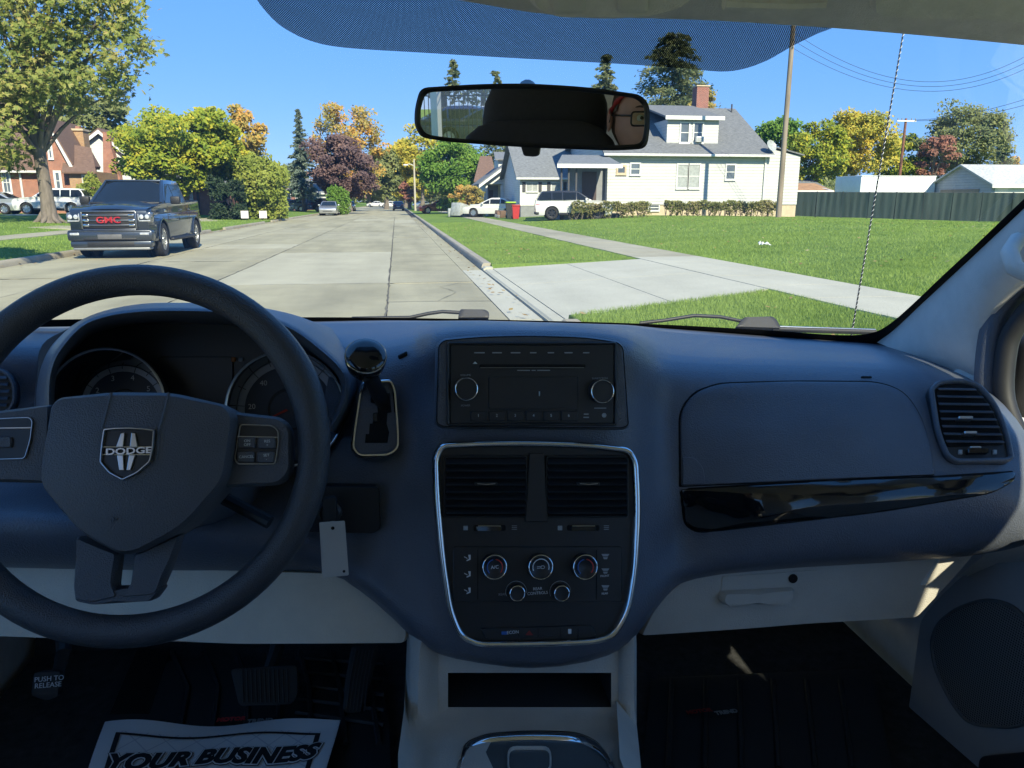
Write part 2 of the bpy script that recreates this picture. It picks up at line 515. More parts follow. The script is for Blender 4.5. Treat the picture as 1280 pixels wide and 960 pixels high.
# cracks and weathered joints: ragged dark seams standing in the surface
def crack(pts, w0, w1, seed, mat, dens=14):
    rg = random.Random(seed); P_ = []
    for a, b in zip(pts, pts[1:]):
        L = math.hypot(b[0] - a[0], b[1] - a[1]); k = max(2, int(L * dens / 4))
        for i in range(k): P_.append((a[0] + (b[0] - a[0]) * i / k, a[1] + (b[1] - a[1]) * i / k))
    P_.append(pts[-1]); la, lb = [], []
    for i, p in enumerate(P_):
        q = P_[min(i + 1, len(P_) - 1)]; r = P_[max(i - 1, 0)]; dx, dy = q[0] - r[0], q[1] - r[1]; L = math.hypot(dx, dy) or 1
        nx, ny = -dy / L, dx / L; j = rg.uniform(-.02, .02); w_ = rg.uniform(w0, w1)
        la.append(V((p[0] + nx * (j - w_), p[1] + ny * (j - w_), .0055))); lb.append(V((p[0] + nx * (j + w_), p[1] + ny * (j + w_), .0055)))
    return MB().grid([la, lb]).build('crack', mat, road, 0)
m_crack = M('crack_dirt', (.11, .10, .075), .95, var=.5, scale=3)
crack([(-.17, 3), (-.17, 72)], .005, .018, 1, m_crack)
crack([(-3.25, 3), (-3.25, 72)], .003, .012, 2, m_crack); crack([(-5.9, 8), (-5.9, 72)], .003, .012, 3, m_crack)
for k, (ya, yb_) in enumerate(((8, 8.1), (11.1, 11.0), (13.7, 13.85), (16.2, 16.1), (18.6, 18.9), (21.2, 21.1), (26.4, 26.5), (31.8, 31.8), (38, 38.1), (46, 46))):
    crack([(-.15, ya), (.5, (ya + yb_) / 2 + .05), (1.32, yb_)], .004, .014 + .0003 * ya, 10 + k, m_crack)
for k, (ln, ya) in enumerate((((-3.25, -.17), 13.8), ((-3.25, -.17), 22.6), ((-5.9, -3.25), 24.6), ((-5.9, -3.25), 19.5), ((-3.25, -.17), 30.5), ((-8.5, -5.9), 15.5), ((-5.9, -3.25), 14.2), ((-3.25, -.17), 38))):
    crack([(ln[0], ya), (ln[1], ya)], .003, .012, 30 + k, m_crack)
crack([(.55, 11.1), (.9, 12.2), (.7, 13.0), (1.1, 13.7)], .002, .007, 50, m_crack)
# gutter pan and kerbs
def curb_piece(x_in, x_out, y0, y1, h, parent, mat):
    """x_in: road side"""
    s = 1 if x_out > x_in else -1
    pr = [(x_in, -.1), (x_in + .015 * s, h * .55), (x_in + .035 * s, h - .02), (x_in + .06 * s, h), (x_out, h), (x_out, -.1)]
    h1 = V((0, y1 - y0 - .012, 0))
    return MB().prism([V((x, y0 + .006, z)) for x, z in pr], h1).build('curb_segment', mat, parent)
kr = thing('kerb', 'concrete kerb along the grass verge beside the driveway apron', None); kr['kind'] = 'structure'
kl = thing('kerb', 'concrete kerb under the parked pickup along the far verge', None); kl['kind'] = 'structure'
y = -20
while y < 8.2: curb_piece(1.74, 1.95, y, min(y + 3, 8.3), .13, kr, m_curb); y += 3
curb_piece(1.74, 1.95, 8.61, 12.7, .028, kr, m_apron); curb_piece(1.74, 1.95, 12.7, 16.0, .028, kr, m_apron)
# rounded kerb returns at the apron
for (y0, y1, hh) in ((16.0, 16.35, .07), (8.3, 8.6, .07)): curb_piece(1.74, 1.95, y0, y1, hh, kr, m_apron)
y = 16.36
while y < 70: curb_piece(1.74, 1.95, y, y + 3.05, .13, kr, m_curb); y += 3.05
curb_piece(1.74, 1.95, y, 300, .13, kr, m_curb)
y = -20
while y < 70: curb_piece(-8.5, -8.66, y, y + 3.05, .14 if not (36.5 < y < 40 or 52 < y < 55) else .03, kl, m_curb); y += 3.05
curb_piece(-8.5, -8.66, y, 300, .14, kl, m_curb)
for (a, b, mt) in ((-20, -8, m_road_old), (-8, 3, m_road_old), (3, 9.2, m_apron), (9.2, 16.2, m_apron), (16.2, 24, m_road_mid), (24, 34, m_road_old), (34, 50, m_road_mid), (50, 72, m_road_old)):
    slab(1.32, 1.735, a, b, mt, road, 'gutter_slab', z=lambda x, y: -.008)
# driveway apron: fresh pale slabs sloping up to the pavement
apron = thing('driveway', 'pale new concrete driveway apron crossing the verge', None); apron['kind'] = 'structure'
def az(x, y): return .030 + (x - 1.95) / 3.25 * .165
def quad_slab(pts, mat, parent, name, zf, th=.12):
    tv = [V((x, y, zf(x, y))) for x, y in pts]
    k = len(tv); w = MB()
    w.v += [tuple(p - V((0, 0, th))) for p in tv] + [tuple(p) for p in tv]
    w.f += [tuple(range(k - 1, -1, -1)), tuple(range(k, 2 * k))] + [(i, (i + 1) % k, k + (i + 1) % k, k + i) for i in range(k)]
    return w.build(name, mat, parent, smooth=0)
quad_slab([(1.965, 8.7), (3.55, 9.477), (3.55, 12.88), (1.965, 12.88)], m_apron, apron, 'apron_slab', az)
quad_slab([(3.565, 9.484), (5.19, 10.28), (5.19, 12.88), (3.565, 12.88)], m_apron, apron, 'apron_slab', az)
quad_slab([(1.965, 12.9), (3.55, 12.9), (3.55, 16.2), (1.965, 16.2)], m_apron, apron, 'apron_slab', az)
quad_slab([(3.565, 12.9), (5.19, 12.9), (5.19, 16.2), (3.565, 16.2)], m_apron, apron, 'apron_slab', az)
sw = thing('sidewalk', 'old tan sidewalk squares beyond the verge, leading to the white houses', None); sw['kind'] = 'structure'
y = -6.0
while y < 70:
    new = y < 16
    slab(5.2, 6.75, y, y + 1.52, m_apron if new else m_walk, sw, 'sidewalk_slab', z=lambda x, y: .197, g=.008); y += 1.52
slab(5.2, 6.75, y, 260, m_walk, sw, 'sidewalk_slab', z=lambda x, y: .197)
sw2 = thing('sidewalk', 'pale sidewalk squares in front of the brick house and parked cars', None); sw2['kind'] = 'structure'
y = 8.0
while y < 80:
    slab(-14, -12.5, y, y + 1.52, m_walk, sw2, 'sidewalk_slab', z=lambda x, y: .215, g=.008); y += 1.52
for (y0, y1, lab) in ((36.4, 39.6, 'concrete driveway strip crossing the verge behind the pickup'), (52.0, 55.2, 'farther concrete driveway strip near the tall evergreen hedge')):
    dv = thing('driveway', lab, None); dv['kind'] = 'structure'
    slab(-12.49, -8.67, y0, y1, m_walk, dv, 'apron_slab', z=lambda x, y: .035 + (-8.67 - x) / 3.82 * .18)
    slab(-24, -14.01, y0, y1, m_walk, dv, 'driveway_slab', z=lambda x, y: G(x) + .03)

# grass blades
def grass(name, label, areas, seed, mat):
    rng = np.random.default_rng(seed)
    vs = []
    for (x0, x1, y0, y1, dens, h, wd) in areas:
        nb = int((x1 - x0) * (y1 - y0) * dens)
        x = rng.uniform(x0, x1, nb); y = rng.uniform(y0, y1, nb)
        if y0 < 9 and x0 < 2.5 and x1 > 5: k_ = y < 8.66 + (x - 1.965) * .49; x, y = x[k_], y[k_]; nb = len(x)
        z = np.interp(x, XS, ZS) - .012
        a = rng.uniform(0, 2 * np.pi, nb); hh = h * rng.uniform(.5, 1.25, nb); ln = hh * rng.uniform(.1, .9, nb); b = rng.uniform(0, 2 * np.pi, nb)
        p = np.stack([x, y, z], 1); dx = np.stack([np.cos(a), np.sin(a), 0 * a], 1) * wd / 2
        tip = p + np.stack([np.cos(b) * ln, np.sin(b) * ln, hh], 1)
        vs.append(np.stack([p - dx, p + dx, tip], 1).reshape(-1, 3))
    vs = np.concatenate(vs); nf = len(vs) // 3
    me = bpy.data.meshes.new(name)
    me.vertices.add(len(vs)); me.vertices.foreach_set('co', vs.ravel())
    me.loops.add(len(vs)); me.loops.foreach_set('vertex_index', np.arange(len(vs), dtype=np.int32))
    me.polygons.add(nf); me.polygons.foreach_set('loop_start', np.arange(0, len(vs), 3, dtype=np.int32))
    me.update(calc_edges=True); me.materials.append(mat)
    o = bpy.data.objects.new(name, me); C.objects.link(o)
    tag(o, label, 'grass', kind='stuff')
    return o
m_grass = leafmat('grass_blades', [(.1, (.15, .235, .045)), (.5, (.22, .32, .065)), (.85, (.28, .38, .085)), (1, (.42, .43, .2))], .4, .5, chance=.4)
grass('grass', 'green grass patch between the kerb, apron and sidewalk', [(1.97, 5.17, 5.5, 10.4, 3200, .055, .006)], 1, m_grass)
grass('grass', 'green grass verge strip between kerb and sidewalk beyond the apron', [(1.97, 5.17, 16.22, 24, 1100, .045, .008), (1.97, 5.17, 24, 48, 260, .05, .014)], 2, m_grass)
grass('grass', 'broad green lawn in front of the white house and dark fence', [(6.78, 14, 6, 14, 1300, .05, .007), (6.78, 22, 14, 24, 450, .05, .010), (14, 24, 8, 14, 350, .05, .011), (6.78, 36, 24, 46, 110, .05, .018)], 3, m_grass)
grass('grass', 'shaded green verge grass beside the pickup', [(-12.4, -8.7, 14, 30, 160, .06, .016), (-24, -14.1, 18, 46, 60, .06, .02), (-12.4, -8.7, 30, 60, 60, .06, .02)], 4, m_grass)
def leaves_on_ground(name, label, areas, seed, mat):
    rng = np.random.default_rng(seed); w = MB()
    for (x0, x1, y0, y1, k, s) in areas:
        for _ in range(k):
            x, y = rng.uniform(x0, x1), rng.uniform(y0, y1); q = s * rng.uniform(.6, 1.3); a = rng.uniform(0, 6.3)
            z = G(x) + .012 + rng.uniform(0, .03)
            u = V((math.cos(a), math.sin(a), rng.uniform(-.3, .3))) * q; v = V((-math.sin(a), math.cos(a), rng.uniform(-.3, .3))) * q * .6
            p = V((x, y, z + .02)); w.add([p - u, p - v, p + u, p + v], [(0, 1, 2, 3)])
    return tag(w.build(name, mat, smooth=0, weld=False), label, 'leaves', kind='stuff')
m_fallen = leafmat('fallen_leaf', [(0, (.30, .22, .05)), (.5, (.25, .15, .05)), (1, (.45, .40, .22))], .2, 1)
leaves_on_ground('fallen_leaves', 'pale fallen leaves scattered over the lawns and gutter', [(6.9, 30, 8, 44, 700, .045), (2, 5.1, 16.5, 44, 160, .045), (1.36, 1.73, 8.5, 60, 170, .04), (-8.6, -8.0, 14, 60, 160, .05), (2, 5.1, 4, 9, 20, .035)], 5, m_fallen)
# ================================================================== TREES AND SHRUBS
m_bark = M('bark', (.16, .135, .115), .95, var=.35, scale=7, bump=.8, bscale=25, stretch=(1, 1, .25))
m_bark_dark = M('bark_dark', (.075, .06, .05), .95, var=.35, scale=7, bump=.8, bscale=25, stretch=(1, 1, .25))
def quads_mesh(name, P, U, W, mat, parent=None, local=False):
    """leaf quads: centres P, half-axes U and W (numpy n x 3): diamond leaves"""
    n = len(P)
    vs = np.stack([P - U, P - W * .9 + U * .1, P + U, P + W * .9 + U * .1], 1).reshape(-1, 3)
    me = bpy.data.meshes.new(name)
    me.vertices.add(4 * n); me.vertices.foreach_set('co', vs.ravel())
    me.loops.add(4 * n); me.loops.foreach_set('vertex_index', np.arange(4 * n, dtype=np.int32))
    me.polygons.add(n); me.polygons.foreach_set('loop_start', np.arange(0, 4 * n, 4, dtype=np.int32))
    me.update(calc_edges=True); me.materials.append(mat)
    o = bpy.data.objects.new(name, me); link(o, parent, local)
    return o
def unit(rng, n):
    v = rng.normal(size=(n, 3)); return v / np.linalg.norm(v, axis=1, keepdims=True)
def leaf_axes(rng, n, size, up=.5, asp=.55, droop=0.):
    nrm = unit(rng, n) * .8 + np.array([0, 0, up * .5]) + np.array(to_sun) * .75; nrm /= np.linalg.norm(nrm, axis=1, keepdims=True)
    t = unit(rng, n); t[:, 2] -= droop
    u = t - nrm * np.sum(t * nrm, 1, keepdims=True); u /= np.linalg.norm(u, axis=1, keepdims=True) + 1e-9
    w = np.cross(nrm, u)
    s = size * rng.uniform(.6, 1.3, (n, 1))
    return u * s, w * s * asp
def wob(p, seed):
    """lumpy radius factor for a direction p (n x 3)"""
    r = np.random.default_rng(seed); f = np.ones(len(p))
    for k in range(7):
        d = r.normal(size=3) * (1.5 + k * .8); f += r.uniform(.05, .15) / (1 + .15 * k) * np.sin(p @ d + r.uniform(0, 6))
    return f
def place(px0, py0, px1, py1, y):
    """the photo box at depth y -> centre x, half width, z bottom, z top"""
    a = PY((px0 + px1) / 2, py1, y); b = PY((px0 + px1) / 2, py0, y)
    hw = (PY(px1, py1, y).x - PY(px0, py1, y).x) / 2
    return a.x, hw, a.z, b.z
def broad(label, box, y, mat, n=9000, leaf=.16, trunk=None, clumps=70, seed=1, name='tree', bark=None, tw=.3, group=None, cat='tree', hollow=.45, dense=1.0, up=.5, depth=None, lean=0., csize=.26):
    cx, hw, z0, z1 = place(*box, y)
    rng = np.random.default_rng(seed)
    tx = cx if trunk is None else PY(trunk, 252, y).x
    base = V((tx, y, G(tx)))
    root = thing(name, label, cat, base, 0, group)
    hd = depth or hw
    cz = (z0 + z1) / 2; hz = (z1 - z0) / 2
    d = unit(rng, clumps)
    r = rng.uniform(hollow, 1, clumps) ** .5
    cc = d * r[:, None] * wob(d, seed)[:, None]
    s = csize
    cc = cc * np.array([hw, hd, hz]) * (1 - s * .55) + np.array([cx, y, cz])
    per = max(4, n // clumps)
    P = []
    for c in cc:
        rad = min(hw, hz) * s * rng.uniform(.75, 1.35)
        q = unit(rng, per) * (rng.uniform(0.15, 1, (per, 1)) ** .6) * rad * np.array([1.15, 1.15, .72])
        P.append(c + q)
    P = np.concatenate(P)
    P = P[P[:, 2] > G(cx) + .3]
    U, W = leaf_axes(rng, len(P), leaf, up)
    quads_mesh('crown', P, U, W, mat, root)
    b = bark or m_bark
    top = V((cx + lean, y, cz + hz * .35))
    w = MB()
    zs = np.linspace(0, 1, 7)
    pts = [base.lerp(top, t) + V((math.sin(t * 5 + seed) * .12 * hw * t * .5, math.cos(t * 4 + seed) * .08 * hw * t * .5, 0)) for t in zs]
    pts[0] = base - V((0, 0, .1))
    w.tube(pts, [tw * 1.5, tw * 1.05, tw * .95, tw * .75, tw * .5, tw * .32, tw * .15], 10)
    w.build('trunk', b, root, 60)
    idx = rng.choice(clumps, min(clumps, 22), replace=False)
    w = MB()
    for i in idx:
        t = rng.uniform(.35, .9); a = base.lerp(top, t); e = V(cc[i]); mid = a.lerp(e, .5) + V((0, 0, .12 * (e - a).length))
        w.tube([a, mid, e], [tw * .38 * (1.1 - t), tw * .22 * (1.1 - t) + .01, .01], 6, cap=False)
    w.build('limbs', b, root, 60)['kind'] = 'stuff'
    return root
def conifer(label, box, y, mat, n=6000, leaf=.22, seed=1, name='spruce_tree', tw=.22, whorls=42, trunk=None, droop=.35, cat='tree', ragged=.25, power=.85):
    cx, hw, z0, z1 = place(*box, y)
    rng = np.random.default_rng(seed)
    base = V((cx, y, G(cx)))
    root = thing(name, label, cat, base)
    MB().tube([base - V((0, 0, .1)), base.lerp(V((cx, y, z1)), .5), V((cx, y, z1))], [tw, tw * .6, .02], 8).build('trunk', m_bark_dark, root, 60)
    P = []; U = []
    w = MB()
    hz = z1 - z0
    tot = 0
    for k in range(whorls):
        t = (k + .5) / whorls
        L = hw * max(.05, (1 - t)) ** power + .05
        for j in range(rng.integers(6, 10)):
            a = rng.uniform(0, 6.283); LL = L * rng.uniform(1 - ragged * 2, 1 + ragged)
            d = V((math.cos(a), math.sin(a), -droop * rng.uniform(.3, 1.2)))
            p0 = V((cx, y, z0 + hz * t + rng.uniform(-.4, .4) * hz / whorls))
            e = p0 + d * LL
            if k % 2 == 0: w.tube([p0, e], [.03, .008], 4, cap=False)
            m = max(3, int(n * 1.5 / whorls / 7 * (.35 + LL / hw)))
            s = rng.uniform(.1, 1, m) ** .75
            q = np.array(p0)[None] + np.outer(s * LL, np.array(d)) + rng.normal(size=(m, 3)) * np.array([.1, .1, .07]) * (.3 + LL * .7)
            P.append(q); U.append(np.tile(np.array(d), (m, 1)) + rng.normal(size=(m, 3)) * .5)
    P = np.concatenate(P); U = np.concatenate(U); U /= np.linalg.norm(U, axis=1, keepdims=True)
    s = leaf * .75 * rng.uniform(.6, 1.3, (len(P), 1))
    W = np.cross(U, unit(rng, len(P))); W /= np.linalg.norm(W, axis=1, keepdims=True) + 1e-9
    quads_mesh('crown', P, U * s, W * s * .4, mat, root)
    w.build('limbs', m_bark_dark, root, 60, weld=False)['kind'] = 'stuff'
    return root
def shrub(label, box, y, mat, n=5000, leaf=.1, seed=1, name='bush', kind='round', depth=None, cat='bush', group=None, stem=True):
    """clipped or round shrub with leaves through an outer shell; kind round / column / box"""
    cx, hw, z0, z1 = place(*box, y)
    z0 = G(cx); rng = np.random.default_rng(seed)
    hd = depth or hw
    base = V((cx, y, z0)); root = thing(name, label, cat, base, 0, group)
    d = unit(rng, n); r = rng.uniform(.72, 1.02, n) * wob(d * 2.2, seed)
    e = {'round': 1., 'column': .75, 'box': .38}[kind]
    q = np.sign(d) * np.abs(d) ** e
    if kind == 'box': q /= np.maximum(np.max(np.abs(q), 1, keepdims=True), .75)
    P = q * r[:, None] * np.array([hw, hd, (z1 - z0) / 2]) + np.array([cx, y, (z0 + z1) / 2])
    P = P[P[:, 2] > z0 + .03]
    U, W = leaf_axes(rng, len(P), leaf, .3)
    quads_mesh('foliage', P, U, W, mat, root)
    if stem:
        w = MB()
        for k in range(5):
            a = rng.uniform(0, 6.28); rr_ = min(hw, hd) * .35
            w.tube([base + V((math.cos(a) * .05, math.sin(a) * .05, -.05)), base + V((math.cos(a) * rr_, math.sin(a) * rr_, (z1 - z0) * .75))], [.05, .015], 5)
        w.build('stems', m_bark_dark, root, 60)['kind'] = 'stuff'
    return root
L_chest = leafmat('leaf_chestnut', [(.05, (.075, .115, .026)), (.4, (.17, .215, .045)), (.66, (.28, .28, .07)), (.87, (.38, .31, .11)), (1, (.26, .15, .06))], .4, .8)
L_maple = leafmat('leaf_yellow_green', [(.08, (0.091, 0.156, 0.021)), (.4, (0.208, 0.273, 0.029)), (.68, (0.377, 0.377, 0.033)), (1, (0.598, 0.468, 0.052))], .45, 1.1)
L_olive = leafmat('leaf_olive', [(.1, (0.117, 0.150, 0.058)), (.6, (0.208, 0.234, 0.085)), (1, (0.325, 0.312, 0.117))], .45, .3)
L_orange = leafmat('leaf_orange', [(.05, (0.182, 0.182, 0.052)), (.4, (0.351, 0.286, 0.078)), (.7, (0.572, 0.338, 0.078)), (1, (0.624, 0.260, 0.091))], .45, .25)
L_purple = leafmat('leaf_purple', [(.1, (0.078, 0.052, 0.055)), (.6, (0.156, 0.098, 0.091)), (1, (0.260, 0.156, 0.117))], .3, .4)
L_green = leafmat('leaf_green', [(.1, (0.078, 0.169, 0.023)), (.55, (0.143, 0.260, 0.036)), (1, (0.247, 0.351, 0.058))], .45, .4)
L_yellow = leafmat('leaf_yellow', [(.05, (0.182, 0.221, 0.039)), (.4, (0.351, 0.338, 0.052)), (.75, (0.572, 0.442, 0.058)), (1, (0.676, 0.403, 0.078))], .45, .3)
L_spruce = leafmat('needles_spruce', [(.1, (0.091, 0.130, 0.111)), (.6, (0.156, 0.202, 0.156)), (1, (0.221, 0.254, 0.182))], .2, .5)
L_pine = leafmat('needles_pine', [(.1, (.09, .125, .06)), (.6, (.18, .21, .095)), (1, (.28, .27, .13))], .4, .5)
L_hedge = leafmat('leaf_arborvitae', [(.1, (0.143, 0.195, 0.029)), (.6, (0.234, 0.273, 0.046)), (1, (0.351, 0.351, 0.078))], .35, .6)
L_dark = leafmat('leaf_dark_yew', [(.1, (0.016, 0.031, 0.016)), (1, (0.039, 0.065, 0.026))], .1, .6)
L_hedgerow = leafmat('leaf_hedgerow', [(.1, (0.091, 0.117, 0.026)), (.5, (0.169, 0.169, 0.052)), (.8, (0.260, 0.221, 0.091)), (1, (0.364, 0.260, 0.130))], .3, .9)
L_red = leafmat('leaf_red', [(.1, (0.156, 0.078, 0.052)), (1, (0.390, 0.169, 0.117))], .3, .5)

# --- left of the street
def chestnut():
    y = 38.0; g = ground(62, 278); y = g.y
    rng = np.random.default_rng(11)
    base = V((g.x, y, G(g.x)))
    root = thing('chestnut_tree', 'big yellowing chestnut tree with grey trunk, overhanging the verge near the brick house', 'tree', base)
    def P_(px, py, dy=0): return PY(px, py, y + dy)
    # trunk: leans left going up, flared foot
    tp = [(64, 281), (62, 272), (59, 250), (55, 225), (50, 195), (45, 168), (40, 140), (34, 100), (30, 40), (26, 0), (22, -45)]
    w = MB(); w.tube([P_(*q) for q in tp], [.50, .38, .31, .285, .28, .29, .26, .22, .17, .11, .04], 14)
    for a in range(6):
        an = a * 1.05 + .4; f = V((math.cos(an), math.sin(an), 0))
        w.tube([base + f * .18 + V((0, 0, .55)), base + f * .45 + V((0, 0, .12)), base + f * .75 - V((0, 0, .06))], [.14, .13, .05], 6)
    w.build('trunk', m_bark, root, 60)
    # crown outline in the photo, clump centres scattered inside it and through a depth
    poly = [(-170, -40), (-60, -75), (60, -75), (130, -55), (158, -25), (168, 20), (184, 55), (176, 78), (158, 92), (160, 112), (136, 122), (118, 118), (95, 130), (70, 128), (56, 148), (36, 176), (26, 205), (10, 212), (-30, 222), (-120, 200), (-220, 60)]
    def inside(x, yy):
        c = False
        for i in range(len(poly)):
            (x1, y1), (x2, y2) = poly[i], poly[i - 1]
            if (y1 > yy) != (y2 > yy) and x < (x2 - x1) * (yy - y1) / (y2 - y1) + x1: c = not c
        return c
    cl = []
    while len(cl) < 310:
        px, py = (rng.uniform(-200, 200), rng.uniform(-75, 220)) if len(cl) < 250 else (rng.uniform(20, 205), rng.uniform(-40, 135))
        if inside(px, py):
            e = 3.8 * max(.25, 1 - ((px - 0) / 260) ** 2)
            cl.append(P_(px, py, rng.uniform(-e, e * .25)))
    # palmate leaves: each a fan of 5 leaflets
    Pn, U, W = [], [], []
    for c in cl:
        for k in range(44):
            p = np.array(c) + rng.normal(size=3) * np.array([.42, .42, .28])
            nrm = rng.normal(size=3) * .7 + np.array([.2, -.9, .9]); nrm /= np.linalg.norm(nrm)
            a0 = rng.uniform(0, 6.28); t1 = np.cross(nrm, [0.3, .5, .8]); t1 /= np.linalg.norm(t1); t2 = np.cross(nrm, t1)
            L = rng.uniform(.07, .125)
            for j in range(5):
                a = a0 + (j - 2) * .62; d = t1 * math.cos(a) + t2 * math.sin(a) - np.array([0, 0, .25])
                d /= np.linalg.norm(d); ll = L * (1, .95, .8, .95, 1)[j] if j != 2 else L * 1.1
                s = np.cross(nrm, d)
                Pn.append(p + d * ll); U.append(d * ll); W.append(s * ll * .34)
    quads_mesh('crown', np.array(Pn), np.array(U), np.array(W), L_chest, root)
    w = MB()
    for i in rng.choice(len(cl), 46, replace=False):
        e = cl[i]; k = rng.integers(4, 9); a = P_(*tp[k]); mid = a.lerp(e, .55) + V((0, 0, .5))
        w.tube([a, a.lerp(mid, .5) + V((0, 0, .15)), mid, e], [.13, .09, .055, .015], 6, cap=False)
    w.build('limbs', m_bark, root, 60)['kind'] = 'stuff'
chestnut()
broad('street tree just outside the left edge, shading the verge by the pickup', (-420, -250, -60, 80), 14.0, L_chest, 9000, .14, clumps=60, seed=20, tw=.2)
broad('pale grey-green tree rising behind the brick and white houses', (70, 92, 176, 215), 82, L_olive, 7000, .26, clumps=60, seed=21, tw=.3)
broad('tall olive tree behind the chestnut crown and brick house', (-90, 60, 60, 215), 88, L_olive, 6000, .3, clumps=50, seed=22, tw=.3)
broad('full yellow-green maple behind the parked pickup', (156, 124, 322, 250), 60, L_maple, 32000, .16, trunk=232, clumps=120, seed=23, tw=.24, hollow=.35, csize=.24)
broad('orange-tinged tree behind the yellow-green maple', (262, 130, 345, 245), 78, L_orange, 9000, .2, clumps=70, seed=24, tw=.25)
shrub('tall clipped yellow-green evergreen hedge by the street lawn', (300, 194, 357, 263), 60, L_hedge, 16000, .13, 25, 'hedge', 'column', 2.4, 'hedge')
shrub('dark clipped yew block beside the tall evergreen hedge', (271, 229, 309, 260), 58, L_dark, 20000, .11, 26, 'hedge', 'box', 1.2, 'hedge')
shrub('round yellow-green bush beside the brick house corner', (101, 219, 131, 246), 58, L_hedge, 5000, .09, 27, 'bush', 'round')
conifer('sparse blue-grey spruce left of the purple tree', (360, 136, 398, 246), 100, L_spruce, 7000, .3, 28, tw=.25, whorls=30, ragged=.3)
broad('tall thin orange and olive tree behind the purple tree', (386, 120, 486, 250), 118, L_orange, 9000, .24, clumps=90, seed=29, tw=.4, hollow=.3, csize=.2)
broad('dark purple-leaved round tree over the parked cars', (386, 166, 469, 251), 94, L_purple, 16000, .19, clumps=100, seed=30, tw=.3, csize=.25)
shrub('small bright green round bush in front of the purple tree', (410, 233, 437, 262), 88, L_green, 4500, .12, 31, 'bush', 'round')
broad('yellow-green tree at the end of the street, left side', (458, 176, 508, 254), 150, L_olive, 7000, .34, clumps=60, seed=32, tw=.4)
broad('golden yellow tree at the end of the street', (478, 163, 536, 254), 175, L_yellow, 8000, .38, clumps=70, seed=33, tw=.4)
broad('reddish tree behind the street lamp', (500, 214, 524, 256), 140, L_red, 3000, .28, clumps=30, seed=34, tw=.3)
broad('yellow-orange tree just right of the street lamp', (512, 185, 546, 254), 150, L_yellow, 5000, .3, clumps=50, seed=35, tw=.3)
broad('hazy olive tree closing the far end of the street', (425, 200, 500, 256), 230, L_olive, 5000, .55, clumps=50, seed=36, tw=.5)
broad('hazy brown-green tree closing the street behind distant cars', (482, 205, 560, 256), 260, L_orange, 5000, .6, clumps=50, seed=37, tw=.5)
broad('olive tree behind the tall hedge and far brick house', (325, 205, 392, 256), 150, L_olive, 5000, .35, clumps=45, seed=38, tw=.3)
# --- right of the street
broad('dense bright green tree in front of the small white houses', (526, 170, 614, 262), 82, L_green, 18000, .17, trunk=572, clumps=110, seed=40, tw=.28, csize=.25)
broad('small orange-olive ornamental tree beside the porch', (566, 226, 609, 264), 66, L_orange, 4000, .11, clumps=40, seed=41, tw=.1)
conifer('tall conifer whose tip shows above the rear-view mirror', (535, 74, 602, 250), 120, L_pine, 9000, .33, 42, power=.65)
conifer('second conifer whose tip shows just above the mirror', (590, 88, 650, 250), 125, L_pine, 8000, .33, 43, power=.65)
broad('yellow tree hidden mostly by the left end of the mirror', (496, 168, 560, 250), 118, L_yellow, 6000, .26, clumps=50, seed=44, tw=.3)
conifer('slim spruce behind the white house roof', (716, 68, 790, 240), 80, L_pine, 14000, .24, 45, power=.62, ragged=.35)
conifer('broad dark spruce behind the dormer of the white house', (762, 40, 906, 240), 78, L_pine, 32000, .24, 46, power=.55, ragged=.4)
broad('small orange tree beside the red chimney', (856, 108, 902, 200), 70, L_orange, 3500, .17, clumps=35, seed=47, tw=.15)
broad('dark green tree behind the utility pole', (934, 138, 1006, 232), 86, L_green, 11000, .22, clumps=80, seed=48, tw=.3)
broad('yellowing tree above the white trailer', (1016, 128, 1112, 232), 82, L_yellow, 15000, .2, clumps=100, seed=49, tw=.3)
broad('green tree filling the gap behind the low brown roof', (985, 148, 1052, 235), 76, L_maple, 10000, .18, clumps=80, seed=50, tw=.25)
broad('olive-green tree behind the second utility pole', (1085, 165, 1160, 232), 88, L_maple, 9000, .2, clumps=70, seed=51, tw=.25)
broad('tall rounded olive tree behind the gabled shed', (1148, 122, 1240, 232), 84, L_olive, 15000, .2, clumps=90, seed=52, tw=.3)
broad('pinkish-brown tree left of the gabled shed', (1142, 168, 1185, 228), 80, L_red, 3500, .16, clumps=35, seed=53, tw=.15)
conifer('small dark conifer at the right of the shed', (1228, 152, 1266, 232), 86, L_pine, 5000, .25, 54)
broad('far orange-brown tree at the right edge by the shed', (1258, 188, 1330, 235), 95, L_orange, 4000, .22, clumps=40, seed=55, tw=.2)
